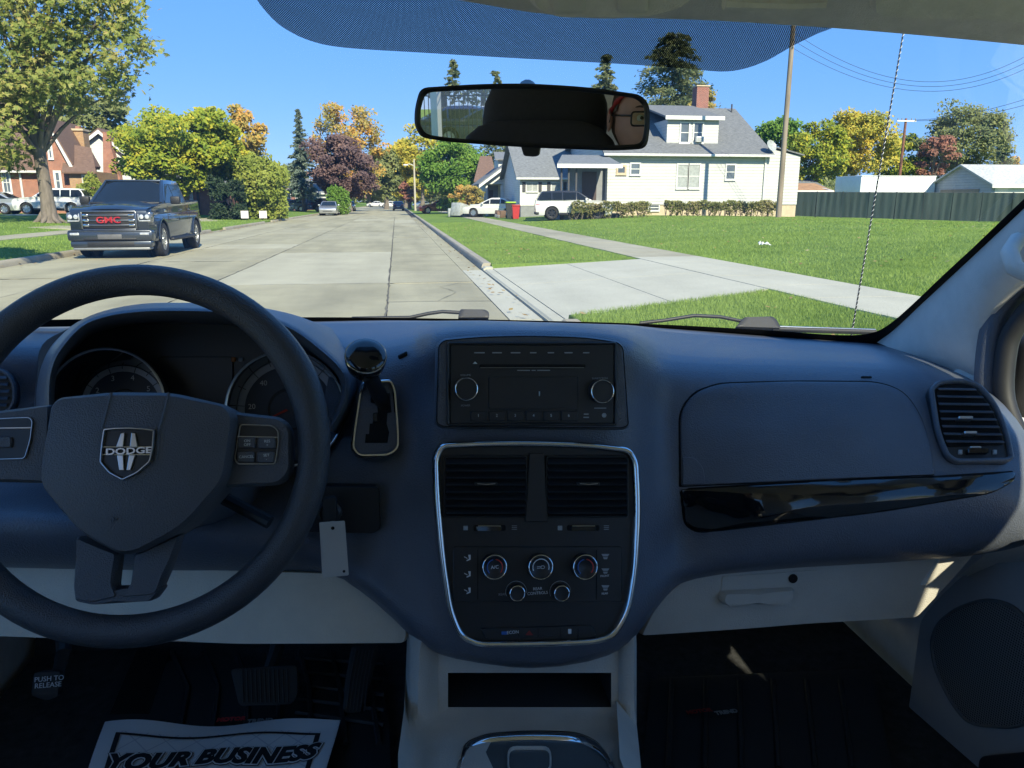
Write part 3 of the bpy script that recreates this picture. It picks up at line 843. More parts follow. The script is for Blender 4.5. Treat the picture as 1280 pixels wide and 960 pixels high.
# low hedges in front of the white house
def hedge_row(label, px0, px1, top, y, seed):
    a = PY(px0, 268, y); b = PY(px1, 268, y); z1 = PY((px0 + px1) / 2, top, y).z
    rng = np.random.default_rng(seed); n = int((b.x - a.x) * 900)
    root = thing('hedge', label, 'hedge', ((a.x + b.x) / 2, y, G(a.x)))
    P = np.stack([rng.uniform(a.x, b.x, n), y + rng.uniform(-.45, .45, n), 0 * np.zeros(n)], 1)
    zz = np.interp(P[:, 0], XS, ZS)
    hh = (z1 - zz) * (1 + .07 * np.sin(P[:, 0] * 3.1) + .05 * np.sin(P[:, 0] * 7.7 + 1))
    f = rng.uniform(0, 1, n) ** .6
    keep = (f > .42) | (np.sin(P[:, 0] * 5.3 + seed) + np.sin(P[:, 0] * 11.7) > .2)
    P[:, 2] = zz + hh * f
    P = P[keep]
    U, W = leaf_axes(rng, len(P), .075, .4)
    quads_mesh('foliage', P, U, W, L_hedgerow, root)
    w = MB()
    x = a.x
    while x < b.x:
        z = G(x)
        for k in range(3): w.tube([V((x, y, z - .05)), V((x + rng.uniform(-.35, .35), y + rng.uniform(-.3, .3), z + (z1 - z) * .85))], [.025, .01], 4, cap=False)
        x += .35
    w.build('stems', m_bark, root, 60, weld=False)['kind'] = 'stuff'
hedge_row('short straggly hedge behind the white parked SUV', 713, 811, 253, 46.0, 61)
hedge_row('long straggly hedge in front of the white house, running to the pole', 832, 972, 252, 46.6, 62)

# the wood that closes every view line far off
def treeline():
    rng = np.random.default_rng(99); P = []
    x = -260.
    while x < 420:
        y = 330 + rng.uniform(-30, 60) - abs(x - 40) * .35; h = rng.uniform(7, 12); rr_ = rng.uniform(5, 8); n = 500
        d = unit(rng, n); P.append(d * (rng.uniform(.4, 1, (n, 1)) ** .5) * np.array([rr_, rr_, h / 2]) + np.array([x, y, h / 2 + .3])); x += rng.uniform(3.5, 6)
    P = np.concatenate(P); U, W = leaf_axes(rng, len(P), .8, .4)
    o = quads_mesh('treeline', P, U, W, L_olive); tag(o, 'far wooded treeline closing the horizon beyond the houses', 'treeline', kind='stuff')
treeline()
# ================================================================== HOUSES
def siding(name, col, pitch, var=.08, line=.74):
    if name in MATS: return MATS[name]
    m = M(name, col, .6, var=var, scale=1.5)
    n, l, b = nodes_of(m)
    ge = n.new('ShaderNodeNewGeometry'); sp = n.new('ShaderNodeSeparateXYZ'); l.new(ge.outputs['Position'], sp.inputs[0])
    mo = n.new('ShaderNodeMath'); mo.operation = 'MODULO'; mo.inputs[1].default_value = pitch
    ad = n.new('ShaderNodeMath'); ad.inputs[1].default_value = 50; l.new(sp.outputs[2], ad.inputs[0]); l.new(ad.outputs[0], mo.inputs[0])
    dv = n.new('ShaderNodeMath'); dv.operation = 'DIVIDE'; dv.inputs[1].default_value = pitch; l.new(mo.outputs[0], dv.inputs[0])
    bp = n.new('ShaderNodeBump'); bp.inputs['Distance'].default_value = .02; bp.inputs['Strength'].default_value = .8; bp.invert = True
    l.new(dv.outputs[0], bp.inputs['Height']); l.new(bp.outputs[0], b.inputs['Normal'])
    gt = n.new('ShaderNodeMath'); gt.operation = 'LESS_THAN'; gt.inputs[1].default_value = .12; l.new(dv.outputs[0], gt.inputs[0])
    src = b.inputs['Base Color'].links[0].from_socket
    mx = n.new('ShaderNodeMix'); mx.data_type = 'RGBA'; mx.blend_type = 'MULTIPLY'
    l.new(gt.outputs[0], mx.inputs[0]); l.new(src, mx.inputs[6]); mx.inputs[7].default_value = (line, line, line, 1)
    l.new(mx.outputs[2], b.inputs['Base Color'])
    return m
def brickmat(name, c1, c2, mortar, scale=1.0):
    if name in MATS: return MATS[name]
    m = bpy.data.materials.new(name); n, l, b = nodes_of(m)
    ge = n.new('ShaderNodeNewGeometry'); sp = n.new('ShaderNodeSeparateXYZ'); l.new(ge.outputs['Position'], sp.inputs[0])
    ad = n.new('ShaderNodeMath'); l.new(sp.outputs[0], ad.inputs[0]); l.new(sp.outputs[1], ad.inputs[1])
    cb = n.new('ShaderNodeCombineXYZ'); l.new(ad.outputs[0], cb.inputs[0]); l.new(sp.outputs[2], cb.inputs[1])
    bt = n.new('ShaderNodeTexBrick'); l.new(cb.outputs[0], bt.inputs['Vector'])
    bt.inputs['Color1'].default_value = (*c1, 1); bt.inputs['Color2'].default_value = (*c2, 1); bt.inputs['Mortar'].default_value = (*mortar, 1)
    bt.inputs['Scale'].default_value = 1; bt.inputs['Brick Width'].default_value = .21 * scale; bt.inputs['Row Height'].default_value = .075 * scale; bt.inputs['Mortar Size'].default_value = .008
    nz = n.new('ShaderNodeTexNoise'); nz.inputs['Scale'].default_value = 2; l.new(ge.outputs['Position'], nz.inputs['Vector'])
    rp = n.new('ShaderNodeValToRGB'); rp.color_ramp.elements[0].color = (.7, .7, .7, 1); rp.color_ramp.elements[1].color = (1.2, 1.2, 1.2, 1); l.new(nz.outputs[0], rp.inputs[0])
    mx = n.new('ShaderNodeMix'); mx.data_type = 'RGBA'; mx.blend_type = 'MULTIPLY'; mx.inputs[0].default_value = 1
    l.new(bt.outputs[0], mx.inputs[6]); l.new(rp.outputs[0], mx.inputs[7]); l.new(mx.outputs[2], b.inputs['Base Color'])
    b.inputs['Roughness'].default_value = .85
    MATS[name] = m; return m
def shingle(name, col):
    if name in MATS: return MATS[name]
    m = M(name, col, .9, var=.4, scale=5, bump=.6, bscale=11, stretch=(1, 3, 3)); return m
m_white = siding('white_siding', (.50, .505, .485), .2)
m_cream = siding('pale_siding', (.60, .61, .58), .14)
m_trim = M('white_trim', (.64, .64, .62), .5, var=.04)
m_found = M('tan_foundation_block', (.50, .40, .28), .85, var=.15, scale=3)
m_foundg = M('grey_foundation', (.22, .23, .24), .85, var=.15, scale=3)
m_grey_roof = shingle('grey_shingles', (.145, .15, .155))
m_grey_roof2 = shingle('blue_grey_shingles', (.16, .17, .18))
m_brown_roof = shingle('brown_shingles', (.155, .095, .07))
m_brick = brickmat('orange_brick', (.36, .125, .065), (.27, .085, .05), (.36, .30, .25))
m_brick_tan = brickmat('tan_brick', (.42, .24, .10), (.32, .17, .08), (.38, .32, .25))
m_brick_red = brickmat('red_brick', (.30, .09, .06), (.22, .06, .045), (.32, .28, .25))
m_pane = M('window_pane', (.10, .12, .14), .06, var=.3, scale=1.2, spec=.8)
m_curtain = M('curtained_pane', (.34, .36, .35), .25, var=.25, scale=5)
m_shutter = M('dark_shutter', (.05, .05, .055), .6)
m_door = M('dark_door', (.06, .04, .035), .5)
m_gutter = M('gutter_white', (.58, .58, .56), .45)
def window(root, y, px0, py0, px1, py1, pane=None, sash=True, trim=None, fw=.09, vert=0):
    a = PY(px0, py0, y); b = PY(px1, py1, y)
    x0, x1, z0, z1 = a.x, b.x, b.z, a.z
    tm = trim or m_trim
    w = MB()
    for (c, d, e, f) in ((x0 - fw, x0, z0 - fw, z1 + fw), (x1, x1 + fw, z0 - fw, z1 + fw), (x0, x1, z1, z1 + fw), (x0, x1, z0 - fw, z0)):
        w.box(c, d, y - .05, y + .02, e, f)
    fr = w.build('window', tm, root)
    MB().box(x0, x1, y - .012, y + .01, z0, z1).build('pane', pane or m_pane, fr)
    s = MB()
    if sash: s.box(x0, x1, y - .03, y - .013, (z0 + z1) / 2 - .025, (z0 + z1) / 2 + .025)
    for k in range(vert): xx = x0 + (x1 - x0) * (k + 1) / (vert + 1); s.box(xx - .02, xx + .02, y - .032, y - .014, z0, z1)
    if s.v: s.build('sash', tm, fr)
    MB().box(x0 - fw * 1.2, x1 + fw * 1.2, y - .1, y - .051, z0 - fw - .04, z0 - fw).build('sill', tm, fr)
    return fr
def slope(root, pts, th, mat, name='roof'):
    """roof plane from 4 points (top surface), thickness th downwards"""
    return MB().prism([V(p) for p in pts], (0, 0, -th)).build(name, mat, root, smooth=0)
def boxpart(root, name, mat, x0, x1, y0, y1, z0, z1, bevel=0):
    return MB().box(x0, x1, y0, y1, z0, z1).build(name, mat, root, bevel=bevel)

def house_main():
    yf = 50.0; yr = 56.3; yb = 62.6
    xl = PY(758, 268, yf).x; xr = PY(957, 268, yf).x; z0 = G(xl) - .1
    zf = PY(850, 256, yf).z; ze = PY(850, 190, yf).z; zr = PY(870, 137, yr).z
    root = thing('house', 'white clapboard house with grey shingle roof, dormer and straggly hedge in front', 'house', ((xl + xr) / 2, yf, z0))
    boxpart(root, 'foundation', m_found, xl + .03, xr - .03, yf + .05, yb, z0 - .4, zf)
    boxpart(root, 'wall', m_white, xl, xr, yf, yb, zf, ze)
    MB().prism([V((xr - .02, yf, ze)), V((xr - .02, yb, ze)), V((xr - .02, yr, zr - .15))], (-.2, 0, 0)).build('gable', m_white, root, smooth=0)
    MB().prism([V((xl + .02, yf, ze)), V((xl + .02, yb, ze)), V((xl + .02, yr, zr - .15))], (.2, 0, 0)).build('gable', m_white, root, smooth=0)
    oh = .45; k = (zr - ze) / (yr - yf); zo = ze - k * oh
    xa, xb = xl - .4, xr + .12
    roof = slope(root, [(xa, yf - oh, zo + .12), (xb, yf - oh, zo + .12), (xb, yr, zr + .12), (xa, yr, zr + .12)], .11, m_grey_roof)
    slope(roof, [(xa, yb + oh, zo + .12), (xb, yb + oh, zo + .12), (xb, yr + .01, zr + .12), (xa, yr + .01, zr + .12)], .11, m_grey_roof, 'rear_slope')
    boxpart(roof, 'gutter', m_gutter, xa, xb, yf - oh - .1, yf - oh - .01, zo - .06, zo + .09, .02)
    boxpart(roof, 'soffit', m_trim, xa + .05, xb - .05, yf - oh + .02, yf - .01, zo - .04, zo - .015)
    # right-hand lower extension
    x2 = PY(996, 268, yf).x; za, zb = PY(962, 186, yf).z, PY(997, 194.5, yf).z
    MB().prism([V((xr + .01, yf + .15, zf)), V((x2, yf + .15, zf)), V((x2, yf + .15, zb)), V((xr + .01, yf + .15, za))], (0, 6, 0)).build('wing_wall', m_white, root, smooth=0)
    MB().prism([V((xr + .2, yf, za + .12)), V((x2 + .2, yf, zb - .01)), V((x2 + .2, yf, zb + .08)), V((xr + .2, yf, za + .2))], (0, 6.2, 0)).build('wing_roof', m_grey_roof, root, smooth=0)
    boxpart(root, 'foundation', m_found, xr + .02, x2 - .02, yf + .2, yf + 6, z0 - .5, zf)
    boxpart(root, 'downspout', m_gutter, xr - .35, xr - .25, yf - .1, yf - .01, zf - .4, zo)
    # chimney
    c0, c1 = PY(869, 110, 57).x, PY(884, 110, 57).x
    ch = boxpart(root, 'chimney', m_brick_red, c0, c1, 56.6, 57.5, zr - .5, PY(876, 109, 57).z)
    boxpart(ch, 'chimney_cap', m_found, c0 - .06, c1 + .06, 56.54, 57.56, PY(876, 109, 57).z + .001, PY(876, 107.5, 57).z)
    q = PY(910, 142, yr)
    MB().tube([V((q.x, yr - .6, zr - .3)), V((q.x, yr - .6, zr + .35))], .06, 8).build('vent_pipe', m_shutter, root)
    # windows
    window(root, yf, 772.5, 208.5, 780.5, 216, m_pane, False, m_found, .12)
    window(root, yf, 789, 205, 799, 217.5, m_pane, True)
    window(root, yf, 847.5, 206, 858.5, 234.5, m_curtain); window(root, yf, 862, 206, 873, 234.5, m_curtain)
    window(root, yf, 908.5, 206.5, 917.5, 223.5)
    window(root, yf + .05, 811, 256.5, 823, 262.5, m_pane, True, None, .06)
    # dormer
    yd = 50.95
    dx0, dx1 = PY(833, 182, yd).x, PY(897, 182, yd).x; dz1 = PY(865, 149.5, yd).z; dz0 = ze + k * (yd - yf) - .1
    d = boxpart(root, 'dormer', m_white, dx0, dx1, yd, yr - .1, dz0, dz1)
    slope(root, [(dx0 - .25, yd - .3, dz1 + .18), (dx1 + .25, yd - .3, dz1 + .18), (dx1 + .25, yr + .2, zr + .28), (dx0 - .25, yr + .2, zr + .28)], .12, m_grey_roof, 'dormer_roof')
    boxpart(root, 'fascia', m_trim, dx0 - .25, dx1 + .25, yd - .36, yd - .305, dz1 - .04, dz1 + .2)
    window(root, yd, 851.5, 154, 860, 177.5); window(root, yd, 868, 154, 877, 177.5)
    a, b = PY(868, 171, yd), PY(877, 178, yd)
    ac = boxpart(root, 'air_conditioner', m_trim, a.x, b.x, yd - .4, yd - .052, b.z, a.z, .03)
    for i in range(4):
        zz = b.z + .06 + i * (a.z - b.z - .1) / 4
        boxpart(ac, 'louver', m_foundg, a.x + .05, b.x - .05, yd - .412, yd - .402, zz, zz + .03)
    # satellite dish
    q = PY(963, 183, yf - .3)
    mt = Matrix.Translation(q) @ V((.4, -1, .5)).to_track_quat('Z', 'Y').to_matrix().to_4x4()
    ds = MB().lathe([(.001, .0), (.18, .02), (.34, .07), (.40, .11), (.40, .13), (.33, .09), (.17, .04), (.001, .02)], mt, 20).build('satellite_dish', m_curtain, root)
    MB().tube([q, V((q.x - .25, yf + .05, q.z - .45))], .03, 6).build('dish_arm', m_foundg, root)
    # porch at the street side
    px0, px1 = PY(700, 240, 48).x, xl - .02
    zc = PY(720, 206, 47.5).z
    porch = MB().prism([V((px0 - .5, 46.6, zc)), V((px1, 46.6, zc)), V((px1, 50.4, zc + .75)), V((px0 + .6, 50.4, zc + .75))], (0, 0, -.14)).build('porch_roof', m_grey_roof2, root, smooth=0)
    boxpart(porch, 'porch_fascia', m_trim, px0 - .5, px1, 46.5, 46.59, zc - .22, zc + .01)
    for px in (701.5, 710.5, 720): x = PY(px, 240, 46.9).x; boxpart(root, 'porch_post', m_shutter, x - .05, x + .05, 46.85, 46.95, G(x), zc - .14)
    pw = boxpart(root, 'porch_wall', m_foundg, px0 + 1.1, px1 - .01, 50.6, 50.9, z0, zc + .6)
    boxpart(pw, 'porch_door', m_door, px1 - 1.5, px1 - .55, 50.55, 50.595, zf, zf + 2.1)
    boxpart(root, 'porch_floor', m_foundg, px0, px1 - .01, 46.8, 50.55, z0 - .2, z0 + .35)
house_main()
def house_mid():
    yf = 58.0
    xl, xr = PY(650, 250, yf).x, PY(747, 250, yf).x; z0 = G(xl) - .1
    zf = PY(690, 257, yf).z; ze = PY(690, 220, yf).z; yr = 62.5; zr = PY(690, 180, yr).z; yb = 67
    root = thing('house', 'small pale house with dark shutters and grey roof behind the white SUV', 'house', ((xl + xr) / 2, yf, z0))
    boxpart(root, 'foundation', m_foundg, xl + .05, xr, yf + .04, yb, z0 - .4, zf)
    boxpart(root, 'wall', m_cream, xl, xr, yf, yb, zf, ze)
    MB().prism([V((xl + .02, yf, ze)), V((xl + .02, yb, ze)), V((xl + .02, yr, zr - .15))], (.2, 0, 0)).build('gable', m_cream, root, smooth=0)
    k = (zr - ze) / (yr - yf); oh = .4; zo = ze - k * oh
    r = slope(root, [(xl - .35, yf - oh, zo + .12), (xr + .3, yf - oh, zo + .12), (xr + .3, yr, zr + .12), (xl - .35, yr, zr + .12)], .11, m_grey_roof2)
    slope(r, [(xl - .35, yb + oh, zo + .12), (xr + .3, yb + oh, zo + .12), (xr + .3, yr + .01, zr + .12), (xl - .35, yr + .01, zr + .12)], .11, m_grey_roof2, 'rear_slope')
    boxpart(r, 'gutter', m_gutter, xl - .35, xr + .3, yf - oh - .1, yf - oh - .01, zo - .05, zo + .1, .02)
    for a, b in ((658.5, 671.5), (689.5, 702.5)):
        window(root, yf, a, 229, b, 239, m_curtain, False, None, .06, 1)
        for s, e in ((a - 5.5, a - 1.8), (b + 1.8, b + 5.5)):
            p, q = PY(s, 227.5, yf), PY(e, 240, yf); boxpart(root, 'shutter', m_shutter, p.x, q.x, yf - .05, yf - .005, q.z, p.z)
    p, q = PY(719.5, 227.5, yf), PY(723, 240, yf); boxpart(root, 'shutter', m_shutter, p.x, q.x, yf - .05, yf - .005, q.z, p.z)
    window(root, yf, 725, 229, 736, 239, m_curtain, False, None, .06, 1)
house_mid()
def house_porch():
    yf = 67.0
    P = lambda x, y: PY(x, y, yf)
    z0 = G(P(620, 255).x) - .1
    root = thing('house', 'white gabled house with sloping roof, porch and brown rear roof', 'house', (P(625, 255).x, yf, z0))
    xa, xb = P(601, 230), P(649, 195)
    # big asymmetric gable towards the viewer
    pts = [P(608, 255), P(652, 255), P(652, 197), P(606, 229)]
    MB().prism([V((p.x, yf, p.z)) for p in [P(628, 256), P(653, 256), P(653, 196), P(628, 213)]], (0, 6, 0)).build('wall', m_cream, root, smooth=0)
    MB().prism([V((p.x, yf + .1, p.z)) for p in [P(604, 230), P(628, 230), P(628, 213)]], (0, 6, 0)).build('gable', m_cream, root, smooth=0)
    a, b = P(598, 233), P(652, 192.5)
    MB().prism([a, b, b + V((0, 0, .22)), a + V((0, 0, .22))], (0, 7, 0)).build('roof', m_grey_roof2, root, smooth=0).location.y -= .4
    MB().prism([a - V((0, 0, .14)), b - V((0, 0, .14)), b + V((0, 0, .10)), a + V((0, 0, .10))], (0, -.1, 0)).build('rake_board', m_trim, root, smooth=0).location.y -= .42
    p, q = P(610, 231), P(626, 255); boxpart(root, 'porch_recess', m_foundg, p.x, q.x, yf + 1.6, yf + 2, z0, p.z)
    boxpart(root, 'porch_door', m_door, PY(614, 240, yf).x, PY(619, 240, yf).x, yf + 1.5, yf + 1.59, z0, z0 + 2.2)
    for px in (608.5, 627): x = P(px, 240).x; boxpart(root, 'porch_post', m_trim, x - .08, x + .08, yf + .05, yf + .2, z0, P(px, 231).z)
    yd = yf + 2.5
    p, q = PY(623, 199, yd), PY(642, 214, yd); boxpart(root, 'dormer', m_cream, p.x, q.x, yd, yd + 3, q.z - .6, p.z)
    p, q = PY(618, 187, yd), PY(652, 199, yd)
    MB().prism([V((p.x, yd - .4, q.z)), V((q.x, yd - .4, q.z)), V((q.x, yd + 3, p.z)), V((p.x + .3, yd + 3, p.z))], (0, 0, -.12)).build('dormer_roof', m_grey_roof2, root, smooth=0)
    window(root, yf, 634, 232, 640, 243, m_pane)
    yb = 76
    p, q = PY(594, 192, yb), PY(621, 226, yb)
    boxpart(root, 'rear_wall', m_cream, p.x + .4, q.x, yb, yb + 5, z0, q.z)
    MB().prism([V((p.x - .2, yb - .4, q.z)), V((q.x, yb - .4, q.z)), V((q.x, yb + 4, p.z)), V((p.x + .9, yb + 4, p.z))], (0, 0, -.15)).build('rear_roof', m_brown_roof, root, smooth=0)
house_porch()
def house_brick():
    yf = 62.0
    P = lambda x, y, yy=62.0: PY(x, y, yy)
    z0 = .6
    root = thing('house', 'orange brick house with brown roofs, steep front gable and tan chimney', 'house', (P(40, 255).x, yf, z0))
    # main block with side gable roof
    xl, xr = P(-95, 240).x, P(62, 240).x; ze = P(30, 207).z; yr = 66.5; zr = PY(30, 152, yr).z
    boxpart(root, 'wall', m_brick, xl, xr, yf, 71, z0 - .3, ze)
    k = (zr - ze) / (yr - yf)
    r = slope(root, [(xl - .4, yf - .45, ze - .35), (xr + .1, yf - .45, ze - .35), (xr + .1, yr, zr), (xl - .4, yr, zr)], .14, m_brown_roof)
    slope(r, [(xl - .4, 71.4, ze - .3), (xr + .1, 71.4, ze - .3), (xr + .1, yr + .01, zr), (xl - .4, yr + .01, zr)], .14, m_brown_roof, 'rear_slope')
    boxpart(r, 'gutter', m_gutter, xl - .4, xr, yf - .57, yf - .46, ze - .52, ze - .36, .02)
    boxpart(root, 'downspout', m_gutter, P(26, 230).x, P(28.5, 230).x, yf - .12, yf - .01, z0, ze - .4)
    # steep front gable
    yg = 61.0; Q = lambda x, y: PY(x, y, yg)
    g = [Q(45, 250), Q(88, 250), Q(88, 207), Q(60, 154), Q(45, 185)]
    MB().prism([V((p.x, yg, p.z if i > 1 else z0 - .3)) for i, p in enumerate(g)], (0, 5, 0)).build('gable_wall', m_brick, root, smooth=0)
    a, b = Q(60, 152), Q(91, 209)
    for off, mt, nm, dy, y0 in ((.0, m_brown_roof, 'gable_roof', 5.4, yg - .25), (-.2, m_trim, 'rake_board', .1, yg - .36)):
        MB().prism([V((a.x, y0, a.z + off)), V((b.x, y0, b.z + off)), V((b.x + .12, y0, b.z + off + .22)), V((a.x, y0, a.z + off + .26))], (0, dy, 0)).build(nm, mt, root, smooth=0)
    c = Q(44, 187)
    MB().prism([V((a.x - .01, yg - .25, a.z)), V((c.x, yg - .25, c.z)), V((c.x - .1, yg - .25, c.z + .2)), V((a.x - .01, yg - .25, a.z + .26))], (0, 5.4, 0)).build('gable_roof', m_brown_roof, root, smooth=0)
    window(root, yg, 69.5, 216, 76, 236, m_pane, True, m_trim, .16)
    window(root, yg, 60.5, 178, 65, 197, m_pane, True, m_trim, .12)
    window(root, yf, 3, 216, 14, 240, m_pane, True, m_trim, .12, 1)
    # right wing, hip roof
    yw = 60.4; W = lambda x, y: PY(x, y, yw)
    x0, x1 = W(87.5, 230).x, W(118, 230).x; zw = W(100, 214).z
    boxpart(root, 'wing_wall', m_brick_tan, x0, x1, yw, yw + 5, z0 - .3, zw)
    zt = PY(100, 176, yw + 3).z
    MB().prism([V((x0 - .3, yw - .4, zw - .05)), V((x1 + .35, yw - .4, zw - .05)), V((x1 - .9, yw + 2.8, zt - .5)), V((x0 - 1.0, yw + 2.8, zt - .2))], (0, 0, -.12)).build('wing_roof', m_brown_roof, root, smooth=0)
    window(root, yw, 104, 220, 112, 234, m_pane, True, m_trim, .1)
    ch = boxpart(root, 'chimney', m_brick_tan, PY(93.5, 180, 65).x, PY(108.5, 180, 65).x, 64.5, 65.6, 4, PY(100, 164, 65).z)
    boxpart(ch, 'chimney_cap', m_found, PY(92.5, 180, 65).x, PY(109.5, 180, 65).x, 64.4, 65.7, PY(100, 164, 65).z + .001, PY(100, 161.5, 65).z)
    boxpart(ch, 'flue', m_brick, PY(98, 180, 65).x, PY(103, 180, 65).x, 64.8, 65.3, PY(100, 161.5, 65).z + .001, PY(100, 158, 65).z)
house_brick()
def house_white_gable():
    yf = 76.0; P = lambda x, y: PY(x, y, yf); z0 = .5
    root = thing('house', 'white gabled house with brick chimney wing and white garage behind the pickup', 'house', (P(140, 255).x, yf, z0))
    g = [P(100, 250), P(156, 250), P(156, 193), P(125, 167), P(100, 186)]
    MB().prism([V((p.x, yf, p.z if i > 1 else z0 - .3)) for i, p in enumerate(g)], (0, 8, 0)).build('wall', m_cream, root, smooth=0)
    for (a, b) in ((P(125, 164.5), P(159, 193)), (P(125, 164.5), P(96, 187))):
        MB().prism([a, b, b + V((0, 0, .3)), a + V((0, 0, .3))], (0, 8.6, 0)).build('roof', m_brown_roof, root, smooth=0).location.y -= .4
        MB().prism([a - V((0, 0, .2)), b - V((0, 0, .2)), b + V((0, 0, .12)), a + V((0, 0, .12))], (0, -.1, 0)).build('rake_board', m_trim, root, smooth=0).location.y -= .42
    b = [P(132, 250), P(154, 250), P(155, 226), P(143, 185), P(141, 166), P(133, 166)]
    MB().prism([V((p.x, yf - .9, p.z if i > 1 else z0 - .3)) for i, p in enumerate(b)], (0, .88, 0)).build('chimney_wing', m_brick, root, smooth=0)
    x0, x1 = P(155.5, 230).x, P(188, 230).x; ze = P(170, 207).z
    boxpart(root, 'garage_wall', m_cream, x0, x1, yf - .3, yf + 6, z0 - .3, ze)
    boxpart(root, 'garage_door', m_trim, x0 + .35, x1 - .3, yf - .36, yf - .305, z0, z0 + 2.3)
    MB().prism([V((x0 - .2, yf - .6, ze)), V((x1 + .3, yf - .6, ze)), V((x1 + .3, yf + 3, ze + 1.1)), V((x0, yf + 3, ze + 1.1))], (0, 0, -.15)).build('garage_roof', m_grey_roof, root, smooth=0)
    window(root, yf, 112, 196, 119, 208)
house_white_gable()
def simple_house(label, px0, px1, pyb, eave, ridge, y, wall, roof, wins=(), dep=8, porch=None, door=None):
    P = lambda x, yy: PY(x, yy, y); z0 = G(P((px0 + px1) / 2, pyb).x) - .2
    xl, xr = P(px0, pyb).x, P(px1, pyb).x; ze = P((px0 + px1) / 2, eave).z; yr = y + dep / 2; zr = PY((px0 + px1) / 2, ridge, yr).z
    root = thing('house', label, 'house', ((xl + xr) / 2, y, z0))
    boxpart(root, 'wall', wall, xl, xr, y, y + dep, z0 - .2, ze)
    for x in (xl + .02, xr - .22): MB().prism([V((x, y, ze)), V((x, y + dep, ze)), V((x, yr, zr - .15))], (.2, 0, 0)).build('gable', wall, root, smooth=0)
    r = slope(root, [(xl - .3, y - .4, ze - .2), (xr + .3, y - .4, ze - .2), (xr + .3, yr, zr), (xl - .3, yr, zr)], .14, roof)
    slope(r, [(xl - .3, y + dep + .4, ze - .2), (xr + .3, y + dep + .4, ze - .2), (xr + .3, yr + .01, zr), (xl - .3, yr + .01, zr)], .14, roof, 'rear_slope')
    boxpart(r, 'fascia', m_trim, xl - .3, xr + .3, y - .48, y - .41, ze - .36, ze - .18)
    for q in wins: window(root, y, *q, m_pane, True, None, .1)
    if door: p, q = P(door[0], door[1]), P(door[2], door[3]); boxpart(root, 'front_door', m_door, p.x, q.x, y - .06, y - .005, z0, p.z)
    return root
simple_house('brick and white house half hidden behind the yellow-green maple', 205, 285, 258, 230, 202, 68, m_brick, m_grey_roof, ((232, 236, 240, 248), (214, 236, 221, 248)), door=(245, 234, 250, 258))
h = boxpart(None, 'bay_window', m_cream, 0, 1, 0, 1, 0, 1); bpy.data.objects.remove(h)
simple_house('small red brick house with grey roof beyond the tall hedge', 352, 384, 257, 236, 223, 112, m_brick_red, m_grey_roof, ((357, 240, 363, 247), (370, 240, 376, 247)))
simple_house('grey-roofed house far down the street behind the spruce', 380, 412, 256, 240, 229, 128, m_cream, m_grey_roof, ((386, 243, 391, 249),))
simple_house('low building with grey roof behind the dark fence and utility pole', 985, 1032, 245, 235, 222, 72, m_trim, m_grey_roof2)
simple_house('low building with rusty brown roof left of the white trailer', 992, 1042, 245, 238, 229, 66, m_trim, M('rust_roof', (.36, .20, .10), .8, var=.25, scale=2))
def trailer():
    y = 58.0; x0, x1 = PY(1075, 240, y).x, PY(1168, 240, y).x; z0 = .15; z1 = PY(1120, 219.5, y).z
    root = thing('trailer', 'long white box trailer with shaded grey end behind the dark fence', 'trailer', ((x0 + x1) / 2, y, z0))
    m_w = M('trailer_white', (.74, .75, .76), .45, var=.06, scale=2); m_g = M('trailer_end', (.36, .39, .42), .5, var=.1, scale=3)
    boxpart(root, 'body', m_w, x0, x1, y, y + 3.7, z0 + .9, z1, .03)
    n = 11
    for i in range(n): x = x0 + .1 + (x1 - x0 - .2) * i / (n - 1); boxpart(root, 'rib', m_w, x - .03, x + .03, y - .03, y - .002, z0 + 1.0, z1 - .08)
    boxpart(root, 'top_rail', m_trim, x0, x1, y - .05, y - .031, z1 - .07, z1)
    for x in (x0 + 1, x1 - 1): MB().lathe([(.001, -.12), (.45, -.12), (.45, .12), (.001, .12)], Matrix.Translation((x, y + .4, z0 + .45)) @ Matrix.Rotation(R(90), 4, 'X'), 18).build('wheel', m_shutter, root)
trailer()
def shed():
    yf, yb = 52.0, 58.4; ym = (yf + yb) / 2
    xl = PY(1239, 240, yf).x; xr = xl + 11; z0 = .05
    m_g = siding('shed_shade_grey', (.30, .33, .37), .2); m_r = shingle('shed_roof', (.40, .41, .41))  # wall grey carries the gable's shade in its colour
    root = thing('shed', 'gabled shed with shade-grey gable, weathered pale roof and white front behind the fence', 'shed', ((xl + xr) / 2, yf, z0))
    ze = PY(1240, 229.5, yf).z; zp = PX(1204, 207.5, xl).z
    boxpart(root, 'wall', m_g, xl, xr, yf, yb, z0 - .2, ze)
    MB().prism([V((xl, yf, ze)), V((xl, yb, ze)), V((xl, ym, zp))], (.15, 0, 0)).build('gable', m_g, root, smooth=0)
    for y0 in (yf - .35, yb + .35):
        k = (zp - ze) / (ym - yf) * .35
        MB().prism([V((xl - .3, y0, ze - k + .12)), V((xr + .3, y0, ze - k + .12)), V((xr + .3, ym, zp + .12)), V((xl - .3, ym, zp + .12))], (0, 0, -.12)).build('roof', m_r, root, smooth=0)
    boxpart(root, 'sunlit_front', m_trim, xl + .25, xr, yf - .04, yf - .005, z0, ze - .1)  # white sheet over the shade-toned wall on the sunlit side
    boxpart(root, 'fascia', m_trim, xl - .3, xr + .3, yf - .42, yf - .36, ze - .3, ze - .1)
    boxpart(root, 'door', M('shed_door', (.20, .17, .14), .7), xl - .05, xl - .005, yf + 1.2, yb - 1.0, z0, ze - .35)
shed()
